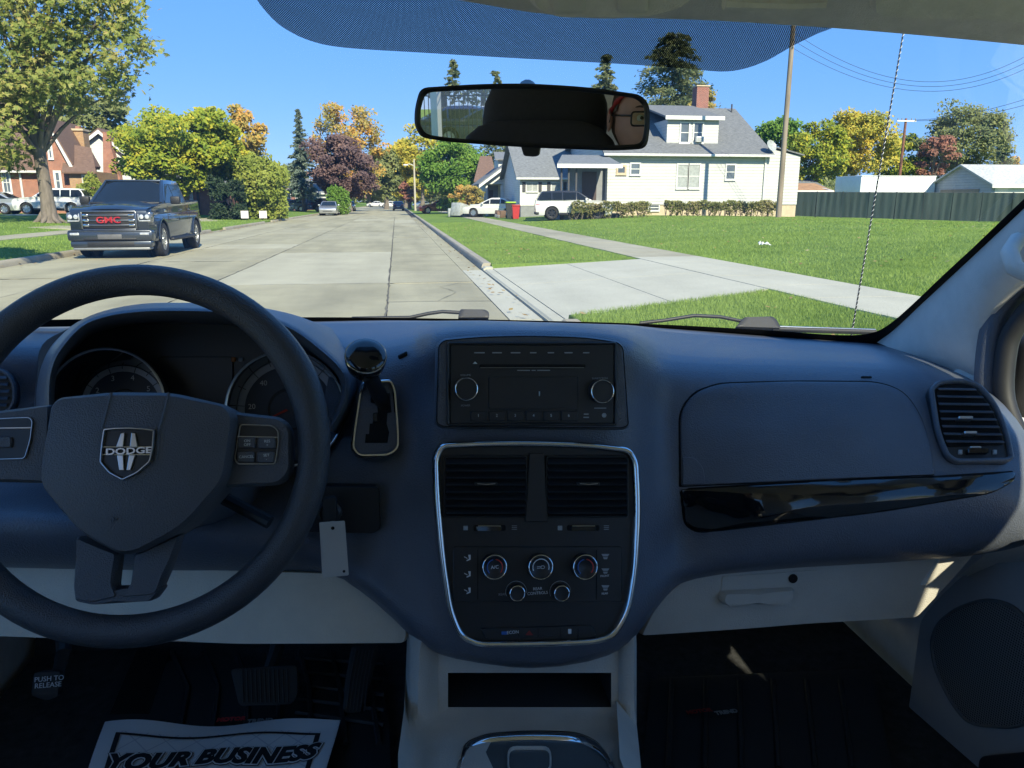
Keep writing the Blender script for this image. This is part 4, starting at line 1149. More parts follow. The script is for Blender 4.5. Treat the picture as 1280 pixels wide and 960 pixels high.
# ================================================================== FENCE, POLES, WIRES
def dark_fence():
    a = PY(988, 270, 52.0); b = PY(1300, 281, 43.5)
    a.z = G(a.x); b.z = G(b.x)
    root = thing('fence', 'long dark green screened fence along the far side of the lawn', 'fence', a)
    m_f = M('fence_screen', (.022, .042, .040), .75, var=.25, scale=1.6, stretch=(3, 3, .3)); m_p = M('fence_post', (.05, .06, .06), .5, metal=.4)
    n = 9; rng = random.Random(4)
    d = (b - a); u = d.normalized(); nn = V((-u.y, u.x, 0)).normalized()
    zt = [PY(988 + (1300 - 988) * i / n, 240 + 1.5 * i / n, 52 - 8.5 * i / n).z for i in range(n + 1)]
    for i in range(n + 1):
        p = a + d * (i / n); z = G(p.x)
        MB().tube([V((p.x, p.y, z - .1)), V((p.x, p.y, zt[i] + .05))], .045, 8).build('post', m_p, root)
    for i in range(n):
        rows = []
        for zz in (0, .33, .66, 1):
            row = []
            for j in range(13):
                t = (i + .01 + .98 * j / 12) / n; p = a + d * t; zb = G(p.x) + .04; ztt = zt[i] + (zt[i + 1] - zt[i]) * j / 12
                s = .03 * math.sin(j * 1.9 + i * 2.3) + .02 * math.sin(j * 4.1 + zz * 3)
                row.append(V((p.x, p.y, zb + (ztt - zb) * zz)) - nn * (.06 + s))
            rows.append(row)
        w = MB().grid(rows); w.grid([[q + nn * .012 for q in r] for r in rows])
        w.build('screen_panel', m_f, root, 60, weld=False)
    MB().tube([V(((a + d * (i / n)).x, (a + d * (i / n)).y, zt[i])) for i in range(n + 1)], .025, 6).build('top_rail', m_p, root)
dark_fence()
m_pole = M('pole_wood', (.24, .195, .15), .9, var=.3, scale=5, bump=.5, bscale=20, stretch=(1, 1, .15))
m_pole_red = M('pole_wood_red', (.19, .085, .055), .9, var=.3, scale=5)
m_wire = M('wire', (.02, .02, .022), .6)
def utility_poles():
    y = 43.4; b = PY(973, 271, y); z0 = G(b.x)
    root = thing('utility_pole', 'tall weathered wooden utility pole beside the white house', 'pole', (b.x, y, z0))
    MB().tube([V((b.x, y, z0 - .3)), V((b.x, y, 6)), V((b.x, y, 12.5))], [.165, .145, .12], 12).build('pole', m_pole, root)
    for zz in (10.6, 10.2, 9.8): MB().tube([V((b.x, y - .13, zz)), V((b.x, y - .24, zz))], .04, 8).build('insulator', m_foundg, root)
    q = PY(1129, 180, 74); z0 = G(q.x)
    r2 = thing('utility_pole', 'reddish wooden utility pole with crossarm among the autumn trees', 'pole', (q.x, 74, z0))
    zt = PY(1129, 148, 74).z
    MB().tube([V((q.x, 74, z0 - .2)), V((q.x, 74, zt))], [.17, .12], 10).build('pole', m_pole_red, r2)
    x0, x1 = PY(1120, 151, 74).x, PY(1144, 151, 74).x
    MB().box(x0, x1, 73.8, 73.9, PY(1129, 152.2, 74).z, PY(1129, 150.5, 74).z).build('crossarm', m_trim, r2)
    for x in (x0 + .1, (x0 + q.x) / 2, (x1 + q.x) / 2, x1 - .1): MB().tube([V((x, 73.85, zt - .25)), V((x, 73.85, zt))], .05, 6).build('insulator', m_foundg, r2)
    # wires: sagging spans from the tall pole to a pole out of view on the right
    sp = [([(b.x, y, 10.6)], (1139, 101), (1290, 66)), ([(b.x, y, 10.2)], (1139, 107), (1290, 74)), ([(b.x, y, 9.8)], (1139, 113), (1290, 82))]
    for i, (s, mid, end) in enumerate(sp):
        p0 = V(s[0]); p1 = PY(*mid, 40); p2 = PY(*end, 36)
        pts = [tuple((1 - t) * (1 - 2 * t) * np.array(p0) + 4 * t * (1 - t) * np.array(p1) + t * (2 * t - 1) * np.array(p2)) for t in np.linspace(0, 1.15, 30)]
        tag(MB().tube([V(p) for p in pts], .011, 5).build('wire', m_wire), 'sagging power wire above the lawn, %s of three' % ('topmost', 'middle', 'lowest')[i], 'wire', 'power wires from the tall pole')
    for i, (s, e) in enumerate((((1144, 150), (1300, 118)), ((1144, 151), (1300, 126)))):
        p0, p1 = PY(*s, 73.8), PY(*e, 60)
        pts = [p0.lerp(p1, t) - V((0, 0, 1.2 * t * (1 - t) * 4 * .35)) for t in np.linspace(0, 1, 14)]
        tag(MB().tube(pts, .02, 5).build('wire', m_wire), 'thin wire from the reddish pole towards the right, %s one' % ('upper', 'lower')[i], 'wire', 'wires from the reddish pole')
    # service drop to the house
    p0, p1 = V((b.x, y, 8.4)), PY(800, 195, 50)
    # street lamp far down the road
    y = 112; q = PY(519, 256, y); zt = PY(519, 199, y).z
    r3 = thing('street_lamp', 'pale street lamp post with curved arm far down the road', 'street lamp', (q.x, y, G(q.x)))
    MB().tube([V((q.x, y, G(q.x) - .2)), V((q.x, y, zt))], [.16, .11], 10).build('post', M('lamp_post', (.42, .38, .30), .7, var=.15), r3)
    e = PY(507, 206, y); s = PY(519, 209, y)
    MB().tube([s, s.lerp(e, .4) + V((0, 0, .25)), e + V((.3, 0, .1))], .05, 6).build('arm', M('lamp_arm', (.5, .5, .5), .4, metal=.6), r3)
    MB().lathe([(.001, .09), (.16, .07), (.22, 0), (.2, -.1), (.001, -.14)], Matrix.Translation(e) @ Matrix.Diagonal((1.7, 1, 1, 1)), 12).build('lamp_head', m_trim, r3)
utility_poles()
# ================================================================== VEHICLES
m_tyre = M('tyre_rubber', (.018, .018, .019), .85, var=.2, scale=20)
m_rim = M('alloy_rim', (.55, .56, .57), .3, metal=.9, var=.1)
m_rim_dark = M('dark_rim', (.05, .05, .055), .35, metal=.7)
m_carglass = M('car_glass', (.010, .013, .016), .05, var=.1, spec=.35)
m_black = M('black_plastic', (.015, .015, .016), .55)
m_chrome = M('chrome', (.72, .73, .74), .12, metal=1., var=.03)
m_head = M('headlamp_lens', (.55, .57, .60), .08, metal=.3, var=.3, scale=12, coat=1)
m_tail = M('tail_lamp', (.35, .015, .015), .15, coat=1, var=.2)
m_plate = M('number_plate', (.6, .6, .58), .4)
def paint(name, col, metal=.0, rough=.32): return M('paint_' + name, col, rough, metal=metal, var=.04, scale=3, coat=1.)
KIND = {
 'sedan': dict(L=4.7, W=1.82, r=.33, wh=(1.42, -1.38), top=[(2.30, .42), (2.33, .60), (2.22, .74), (1.95, .82), (.98, .97), (-1.55, 1.02), (-2.18, 1.03), (-2.32, .92), (-2.34, .45)],
               gh=[(1.02, .95), (.12, 1.40), (-.35, 1.45), (-.95, 1.41), (-1.80, 1.00)], zb=.24, split=[.1, -.75]),
 'suv': dict(L=4.65, W=1.86, r=.37, wh=(1.42, -1.35), top=[(2.26, .42), (2.31, .70), (2.25, .92), (1.98, 1.03), (1.02, 1.12), (-2.02, 1.16), (-2.28, 1.12), (-2.34, .86), (-2.31, .45)],
             gh=[(1.08, 1.08), (.28, 1.60), (-.1, 1.68), (-1.62, 1.66), (-1.95, 1.60), (-2.24, 1.13)], zb=.26, split=[.12, -.72, -1.35]),
 'pickup': dict(L=5.84, W=2.03, r=.42, wh=(1.92, -1.74), top=[(2.84, .46), (2.90, .80), (2.90, 1.08), (2.80, 1.17), (2.4, 1.23), (1.42, 1.29), (-.98, 1.31), (-2.82, 1.34), (-2.90, 1.30), (-2.92, .62)],
                gh=[(1.46, 1.26), (.62, 1.82), (.30, 1.89), (-.72, 1.88), (-.92, 1.82), (-1.02, 1.28)], zb=.40, split=[.22]),
}
def make_car(name, label, kind, loc, rz, pm, cat='car', rim=None, detail=True, group=None, two_tone=None):
    K = KIND[kind]; L, W, rw = K['L'], K['W'], K['r']
    root = thing(name, label, cat, loc, rz, group)
    H = W / 2
    y0, y1 = K['top'][-1][0], K['top'][0][0]
    def hw(y, z):
        e = max(0, (abs(y) - L * .34) / (L * .16)); return H * (1 - .11 * e * e) * (1 - .05 * max(0, (z - .8) / .45)) * (1 - .04 * max(0, (.5 - z) / .25))
    ra = rw * 1.17
    out = [(y0 + .05, K['zb'])]
    for wy in (K['wh'][1], K['wh'][0]):
        for k in range(0, 13):
            a = math.pi * (1 - k / 12); yy, zz = wy + ra * math.cos(a), rw + ra * math.sin(a)
            out.append((yy, max(zz, K['zb']) if 0 < k < 12 else K['zb']))
    out.append((y1 - .05, K['zb']))
    top = cat_rom(K['top'], 3)
    out += top
    k = len(out)
    w = MB()
    Lp = [V((-hw(*p), p[0], p[1])) for p in out]; Rp = [V((hw(*p), p[0], p[1])) for p in out]
    w.v = [tuple(p) for p in Lp + Rp]
    for t in tessellate_polygon([[V((0, p[0], p[1])) for p in out]]): w.f.append(tuple(t)); w.f.append(tuple(k + i for i in reversed(t)))
    for i in range(k): j = (i + 1) % k; w.f.append((i, j, k + j, k + i))
    body = w.build('body', pm, root, 32, bevel=.045, local=True, weld=False, seg=3)
    # cabin
    gh = K['gh']; zb, zt = gh[0][1], max(p[1] for p in gh); hb, hr = H * .93, H * .72
    def gx(z): t = (z - zb) / (zt - zb); return hb + (hr - hb) * max(0, t) ** 1.15
    ghs = cat_rom(gh, 4)
    k = len(ghs); w = MB()
    w.v = [(-gx(p[1]), p[0], p[1]) for p in ghs] + [(gx(p[1]), p[0], p[1]) for p in ghs]
    for t in tessellate_polygon([[V((0, p[0], p[1])) for p in ghs]]): w.f.append(tuple(t)); w.f.append(tuple(k + i for i in reversed(t)))
    for i in range(k): j = (i + 1) % k; w.f.append((i, j, k + j, k + i))
    w.build('cabin', two_tone or pm, root, 40, bevel=.035, local=True, weld=False, seg=2)
    # glass: windscreen and rear window follow the cabin's slope
    def strip(a, b, name, e0=.07, e1=.07):
        a, b = V((0, *a)), V((0, *b)); d = b - a
        n = V((0, -d.z, d.y)).normalized()
        if n.z < 0: n = -n
        a2, b2 = a + d * e0, b - d * e1
        xa, xb = gx(a2.z) - .075, gx(b2.z) - .075
        q = [a2 + V((-xa, 0, 0)), a2 + V((xa, 0, 0)), b2 + V((xb, 0, 0)), b2 + V((-xb, 0, 0))]
        MB().prism([p + n * .018 for p in q], -n * .03).build(name, m_carglass, root, 0, local=True)
    if kind != 'pickup': strip(gh[0], gh[1], 'windshield')
    strip(gh[-1], gh[-2], 'rear_window', .12, .1)
    # side windows between front and rear pillars, split by posts
    def zt_at(y):
        ys = [p[0] for p in ghs][::-1]; zs = [p[1] for p in ghs][::-1]; return float(np.interp(y, ys, zs))
    zlo = zb + .045
    ysp = [gh[0][0] - .12] + K['split'] + [gh[-1][0] + .12]
    for s in (-1, 1):
        for a, b in zip(ysp, ysp[1:]):
            a2, b2 = a - .03, b + .03
            tp = [(yy, max(zlo + .01, min(zt_at(yy) - .075, zt - .10))) for yy in np.linspace(a2, b2, 8)]
            pl = [(a2, zlo)] + tp + [(b2, zlo)]
            q = [V((s * (gx(z) + .012), y, z)) for y, z in pl]
            MB().prism(q, (-s * .03, 0, 0)).build('side_window', m_carglass, root, 0, local=True)
    # wheels
    for s in (-1, 1):
        for wy in K['wh']:
            m = Matrix.Translation((s * (H - .13), wy, rw)) @ Matrix.Rotation(R(90) * s, 4, 'Y')
            hwid = .12
            wl = MB().lathe([(rw * .62, -hwid), (rw * .9, -hwid), (rw, -hwid * .7), (rw, hwid * .7), (rw * .93, hwid), (rw * .66, hwid), (rw * .62, hwid * .8)], m, 26).build('wheel', m_tyre, root, 40, local=True)
            rmw = MB().lathe([(rw * .66, hwid * .9), (rw * .60, hwid * .85), (rw * .58, 0), (.001, 0)], m, 22)
            for j in range(6):
                mm = m @ Matrix.Rotation(j * math.pi / 3, 4, 'Z')
                rmw.box(rw * .1, rw * .60, -.045, .045, hwid * .35, hwid * .78, mm)
            rmw.lathe([(rw * .17, hwid * .3), (rw * .17, hwid * .85), (.001, hwid * .9)], m, 14)
            rmw.build('rim', rim or m_rim, wl, 40, local=True)
            wm = MB().lathe([(ra * .98, -.06), (ra * .98, .02), (.001, .02)], Matrix.Translation((s * (H - .30), wy, rw)) @ Matrix.Rotation(R(90) * s, 4, 'Y'), 20)
            wm.build('wheel_well', m_black, root, 40, local=True)
    if kind != 'pickup':
        zf = K['top'][2][1]
        for s in (-1, 1):
            MB().box(s * H * .45, s * H * .86, y1 - .16, y1 + .012, zf - .17, zf - .04).build('headlight', m_head, root, bevel=.03, local=True)
            zr = K['top'][-2][1]
            MB().box(s * H * .52, s * (H * .88), y0 - .015, y0 + .28, zr - .12, zr + .07).build('tail_light', m_tail, root, bevel=.03, local=True)
            MB().box(s * (H + .0), s * (H + .17), gh[0][0] - .45, gh[0][0] - .33, zb + .02, zb + .17).build('mirror', pm, root, bevel=.03, local=True)
            for yy in K['split'][:2]: MB().box(s * (H * .985), s * (H * .985 + .02), yy - .32, yy - .14, zb - .16, zb - .125).build('door_handle', pm, root, bevel=.008, local=True)
        MB().box(-H * .55, H * .55, y1 - .05, y1 + .018, .42, .62).build('grille', m_black, root, bevel=.03, local=True)
        MB().box(-.27, .27, y0 - .02, y0 + .02, .55, .69).build('number_plate', m_plate, root, local=True)
        MB().box(-H * .93, H * .93, y0 - .03, y0 + .2, .28, .44).build('bumper', m_black if kind == 'suv' else pm, root, bevel=.04, local=True)
        if kind == 'suv':
            for s in (-1, 1): MB().box(s * (H * .965), s * (H * 1.005), K['wh'][1] + ra, K['wh'][0] - ra, .25, .40).build('sill_cladding', m_black, root, bevel=.02, local=True)
    return root
def ground_at(px, py): p = ground(px, py); return p

# --- the parked pickup (faces the viewer)
def pickup():
    pm = paint('slate_blue', (.030, .040, .058), metal=.55, rough=.3)
    gx_ = -7.10; fy = 20.7 + 2.9
    t = make_car('pickup_truck', 'dark slate-blue pickup truck with red grille letters parked facing us', 'pickup', (gx_, fy, 0), math.pi + R(1.0), pm, 'pickup')
    H = 1.015; y1 = 2.90
    lb = lambda n, m, *b, bv=.015: MB().box(*b).build(n, m, t, bevel=bv, local=True)
    # grille: chrome surround, three bars, dark back
    g = lb('grille', m_black, -.60, .60, y1 - .02, y1 + .02, .72, 1.10)
    w = MB()
    for (a, b, c, d) in ((-.64, .64, 1.085, 1.125), (-.62, .62, .675, .71)): w.box(a, b, y1 - .02, y1 + .055, c, d)
    for s in (-1, 1): w.box(s * .60, s * .655, y1 - .02, y1 + .055, .70, 1.09)
    MBo = w.build('surround', MATS.get('dark_chrome') or M('dark_chrome', (.20, .21, .23), .25, metal=.9), g, bevel=.014, local=True)
    for z in (1.02, .90, .79): MB().box(-.60, .60, y1, y1 + .045, z - .022, z + .022).build('bar', M('dark_chrome', (.20, .21, .23), .25, metal=.9), g, bevel=.014, local=True)
    for s in (-1, 1):
        for z in (1.02, .90, .79): MB().box(s * .46, s * .60, y1, y1 + .055, z - .030, z + .030).build('bar_end', m_chrome, g, bevel=.016, local=True)
    m_red = M('badge_red', (.36, .02, .03), .3, coat=1)
    mt = Matrix.Translation((0, y1 + .06, .905)) @ Matrix.Rotation(math.pi, 4, 'Z') @ Matrix.Rotation(R(90), 4, 'X')
    text('GMC', mt, .20, m_red, t, 'lettering', .008, bold=.004, sx=1.3, local=True)
    for s in (-1, 1):
        hl = lb('headlight', M('lamp_housing', (.16, .17, .18), .12, metal=.5, coat=1), s * .665, s * .99, y1 - .3, y1 + .005, .83, 1.09, bv=.05)
        for xx in (.76, .89): MB().lathe([(.055, 0), (.05, .012), (.001, .02)], Matrix.Translation((s * xx, y1 + .0, .985)) @ Matrix.Rotation(R(-90), 4, 'X'), 16).build('lamp_lens', m_head, hl, local=True)
        MB().box(s * .69, s * .96, y1 - .06, y1 + .012, .875, .905).build('light_strip', m_head, hl, bevel=.01, local=True)
        MB().box(s * .675, s * .70, y1 - .06, y1 + .012, .90, 1.05).build('light_strip', m_head, hl, bevel=.008, local=True)
        fl = lb('fog_lamp', m_head, s * .70, s * .92, y1 - .05, y1 + .098, .56, .62, bv=.02)
        lb('tow_hook', m_black, s * .42, s * .52, y1 - .02, y1 + .055, .44, .53)
        mr = lb('mirror', m_black, s * 1.02, s * 1.27, .95, 1.10, 1.27, 1.47, bv=.04)
        MB().box(s * 1.05, s * 1.25, .93, .949, 1.29, 1.45).build('mirror_glass', m_chrome, mr, local=True)
        lb('running_board', m_black, s * .98, s * 1.10, -1.2, 1.35, .36, .43, bv=.02)
        for yy in (-.02, -.95): lb('door_handle', pm, s * .985, s * 1.02, yy - .12, yy + .08, 1.10, 1.14)
        for yy in (1.38, .22, -.97): lb('door_seam', m_black, s * 1.003, s * 1.012, yy - .006, yy + .006, .5, 1.24, bv=0)
        lb('fender_badge', m_chrome, s * 1.0, s * 1.02, 1.5, 1.75, 1.08, 1.14, bv=.008)
        lb('tail_light', m_tail, s * .68, s * .82, -2.935, -2.86, .85, 1.2)
        for wy in (1.92, -1.74):
            pts = [V((s * 1.012, wy + .50 * math.cos(a), .42 + .50 * math.sin(a))) for a in np.linspace(.05, math.pi - .05, 17)]
            MB().tube(pts, .022, 6).build('arch_lip', pm, t, 50, local=True)
    bp = lb('bumper', paint('slate_bumper', (.05, .06, .075), .55), -1.0, 1.0, y1 - .30, y1 + .085, .42, .68, bv=.07)
    MB().box(-.62, .62, y1 + .02, y1 + .090, .44, .50).build('bumper_intake', m_black, bp, bevel=.02, local=True)
    lb('number_plate', M('plate_blank', (.10, .10, .105), .5), -.28, .28, y1 + .091, y1 + .102, .47, .58)
    lb('air_dam', M('silver_valance', (.22, .23, .24), .5, metal=.4), -.90, .90, y1 - .30, y1 + .05, .21, .275, bv=.03)
    lb('lower_bumper', MATS['paint_slate_bumper'], -.95, .95, y1 - .32, y1 + .06, .27, .43, bv=.05)
    lb('lower_intake', m_black, -.55, .55, y1 + .02, y1 + .066, .30, .40, bv=.015)
    lb('bed_liner', m_black, -.80, .80, -2.80, -1.08, 1.30, 1.352, bv=0)
    lb('wiper', m_black, -.55, .1, 1.55, 1.58, 1.32, 1.335)
    # crowned hood and bowed windshield
    zb = lambda y: float(np.interp(y, [1.38, 2.4, 2.78, 2.88], [1.315, 1.25, 1.19, 1.12]))
    rows = [[V((x, y - .10 * (x / .93) ** 2 * (y - 1.3) / 1.5, zb(y) + .045 * math.exp(-(x / .5) ** 4) - .035 * abs(x / .93) ** 5)) for x in np.linspace(-.95, .95, 21)] for y in np.linspace(1.38, 2.885, 14)]
    MB().grid(rows).build('hood', pm, t, 60, local=True)
    rows = [[V((x * (.845 - .16 * k), 1.40 - .80 * k + .13 * (1 - x * x), 1.325 + .51 * k)) for x in np.linspace(-1, 1, 15)] for k in np.linspace(0, 1, 7)]
    ws_ = MB().grid(rows); ws_.grid([[p + V((0, -.02, -.012)) for p in r] for r in rows]); ws_.build('windshield', m_carglass, t, 60, local=True)
    for s in (-1, 1): MB().tube([V((s * .87, 1.42, 1.30)), V((s * .70, .60, 1.85))], .035, 8).build('windshield_pillar', pm, t, 60, local=True)
    lb('cowl', m_black, -.86, .86, 1.36, 1.56, 1.28, 1.325, bv=.02)
    lb('roof_edge', pm, -.70, .70, .52, .66, 1.835, 1.885, bv=.02)
    lb('lower_grille', m_black, -.66, .66, y1 - .05, y1 + .03, .685, .70)
    lb('bumper_step', MATS['dark_chrome'], -.95, .95, y1 - .05, y1 + .092, .645, .672, bv=.01)
    t.scale = (1, 1, 1.05)
pickup()
white = paint('white', (.64, .64, .63)); silver = paint('silver', (.40, .42, .44), .6); dark = paint('dark', (.03, .033, .04), .3); blue = paint('blue', (.04, .07, .14), .4); maroon = paint('maroon', (.16, .02, .02), .2)
def at(px, py, y=None):
    p = ground(px, py) if y is None else PY(px, py, y)
    return (p.x, p.y, G(p.x))
make_car('white_suv', 'white station SUV parked beside the brick house behind the tree trunk', 'suv', at(70, 266, 57), R(90), white, 'SUV')
make_car('silver_car', 'silver car cut by the left edge of the picture, beside the brick house', 'sedan', at(-14, 266, 57.3), R(90), silver, 'car')
make_car('dark_car', 'dark car parked behind the white SUV near the round bush', 'sedan', at(120, 258, 59), R(75), dark, 'car')
make_car('white_suv', 'white SUV with black roof parked by the short hedge', 'suv', at(716, 271, 47.0)[:2] + (G(11.5) - .02,), R(-97), white, 'SUV', m_rim_dark, two_tone=M('black_roof', (.02, .02, .022), .2, coat=1))
make_car('white_sedan', 'white sedan parked in front of the porch house', 'sedan', at(617, 262, 62), R(68), white, 'car')
make_car('maroon_car', 'dark red car in the shade under the bright green tree', 'sedan', at(549, 259, 84), R(100), maroon, 'car')
make_car('silver_sedan', 'silver sedan parked facing us at the far kerb', 'sedan', (-6.9, 84, 0), math.pi, silver, 'car')
make_car('white_suv', 'white SUV parked just behind the silver sedan', 'suv', (-6.9, 95, 0), math.pi, white, 'SUV')
make_car('white_car', 'white car farther back in the row of parked cars', 'sedan', (-7.0, 107, 0), math.pi, white, 'car')
make_car('dark_car', 'dark car at the end of the row of parked cars', 'sedan', (-7.0, 121, 0), math.pi, dark, 'car')
make_car('dark_car', 'small dark car driving away in the right lane far ahead', 'sedan', (.35, 128, 0), 0, blue, 'car')
make_car('blue_car', 'blue-grey car parked across the drive beyond the tall hedge', 'sedan', at(365, 255, 102), R(80), blue, 'car')
make_car('dark_suv', 'dark SUV parked beside the blue-grey car beyond the hedge', 'suv', at(388, 255, 104), R(70), dark, 'SUV')
for i, (px, y, pm, lab) in enumerate(((470, 210, white, 'distant white car where the street ends, leftmost of three'), (486, 200, white, 'distant white car where the street ends, middle one of three'), (527, 190, silver, 'distant pale car beyond the street lamp on the right'))):
    make_car('distant_car', lab, 'sedan', (PY(px, 254, y).x, y, .05), R(70 + 30 * i), pm, 'car', detail=False, group='distant cars at the end of the street')

# ================================================================== SMALL THINGS OUTDOORS
m_red_bin = M('red_bin', (.42, .03, .03), .45); m_bin = M('dark_bin', (.03, .032, .034), .5); m_lid = M('lime_lid', (.32, .52, .03), .5)
def bin_(label, px, y, h, w, body, lid):
    p = PY(px, 262, y); z = G(p.x); t = thing('trash_bin', label, 'bin', (p.x, y, z))
    rows = [[V((p.x + sx * w * k, y + sy * w * k, z + hh)) for sx, sy in ((-1, -1), (1, -1), (1, 1), (-1, 1))] for k, hh in ((.38, .02), (.5, h * .86), (.54, h * .88), (.54, h * .92))]
    MB().grid(rows, True).build('body', body, t, 30)
    MB().box(p.x - w * .57, p.x + w * .57, y - w * .62, y + w * .57, z + h * .92, z + h).build('lid', lid, t, bevel=.03)
    for s in (-1, 1): MB().lathe([(.001, -.03), (.1, -.03), (.1, .03), (.001, .03)], Matrix.Translation((p.x + s * w * .42, y + w * .5, z + .1)) @ Matrix.Rotation(R(90), 4, 'Y'), 12).build('wheel', m_tyre, t)
bin_('red bin standing on the grass beside the small pale house', 644.5, 53, .95, .5, m_red_bin, m_red_bin)
bin_('dark bin with lime green lid beside the red bin', 638, 55, 1.15, .62, m_bin, m_lid)
m_sign = M('sign_white', (.72, .66, .68), .5, var=.1, scale=4)
for px, y, lab in ((305, 56, 'small white lawn sign in front of the dark yew block'), (328, 57, 'small white lawn sign in front of the tall hedge')):
    p = PY(px, 262, y); z = G(p.x); t = thing('lawn_sign', lab, 'sign', (p.x, y, z))
    a, b = PY(px - 5, 254, y), PY(px + 5, 262, y)
    MB().box(a.x, b.x, y - .015, y + .015, z + .12, z + .62).build('board', m_sign, t)
    for x in (a.x + .1, b.x - .1): MB().tube([V((x, y + .02, z - .1)), V((x, y + .02, z + .6))], .012, 5).build('stake', m_black, t)
rng = random.Random(9)
def junk(label, px, y, mats, n, s):
    p = PY(px, 264, y); z = G(p.x); t = thing('junk_pile', label, 'junk', (p.x, y, z))
    for i in range(n):
        w_, d_, h_ = [rng.uniform(.4, 1) * s for _ in range(3)]
        m = Matrix.Translation((p.x + rng.uniform(-s, s) * 1.1, y + rng.uniform(-.4, .4), z + h_ * .5)) @ Matrix.Rotation(rng.uniform(0, 3), 4, 'Z') @ Matrix.Rotation(rng.uniform(-.25, .25), 4, 'X')
        MB().box(-w_ / 2, w_ / 2, -d_ / 2, d_ / 2, -h_ / 2, h_ / 2, m).build('box', rng.choice(mats), t, bevel=.03)
junk('pale boxes and bags piled by the ornamental tree', 585, 64, [m_sign, m_curtain, m_trim], 6, 1.1)
junk('low brown debris heap in front of the white sedan', 630, 58, [M('debris_brown', (.16, .10, .07), .9), m_foundg], 6, .55)
def litter():
    p = ground(955, 309); t = thing('litter', 'crumpled white litter lying on the big lawn', 'litter', (p.x, p.y, G(p.x)))
    r = np.random.default_rng(3)
    rows = [[V((p.x + (j - 3) * .045 + r.normal() * .012, p.y + (i - 2) * .05 + r.normal() * .012, G(p.x) + .05 + abs(r.normal()) * .05)) for j in range(7)] for i in range(5)]
    MB().grid(rows).build('sheet', m_trim, t, 0)
litter()
# ================================================================== THE VAN'S CABIN
XC = .15                                    # centre line of the van
m_dash = leather('dash_vinyl', (.105, .116, .142), .44, 480, .5)
m_dash_soft = leather('dash_soft_top', (.115, .128, .158), .36, 450, .5)
m_panel = M('satin_black', (.022, .024, .028), .36, var=.1)
m_gloss = M('piano_black', (.006, .007, .009), .07, var=.1, coat=.6)
m_gap = M('panel_gap', (.003, .003, .0035), .9)
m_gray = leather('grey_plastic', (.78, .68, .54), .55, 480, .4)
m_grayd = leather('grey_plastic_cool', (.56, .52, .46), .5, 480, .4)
m_pillar = M('pillar_fabric', (.74, .71, .65), .8, var=.06, scale=30, bump=.15, bscale=700)
m_liner = M('headliner_fabric', (.80, .76, .70), .9, var=.08, scale=40, bump=.25, bscale=600)
m_silver = M('satin_silver', (.55, .56, .58), .28, metal=1, var=.05)
m_rubber = M('rubber_black', (.022, .023, .026), .6, var=.2)
m_carpet = M('carpet_black', (.05, .05, .052), .95, var=.4, scale=60, bump=.6, bscale=500)
m_print = M('print_white', (.72, .74, .76), .6, var=.02)
m_print_dim = M('print_grey', (.36, .38, .40), .6, var=.02)
m_print_black = M('print_black', (.01, .01, .012), .6, var=.02)
m_red = M('needle_red', (.6, .04, .02), .4); m_blue_print = M('print_blue', (.03, .12, .40), .5)

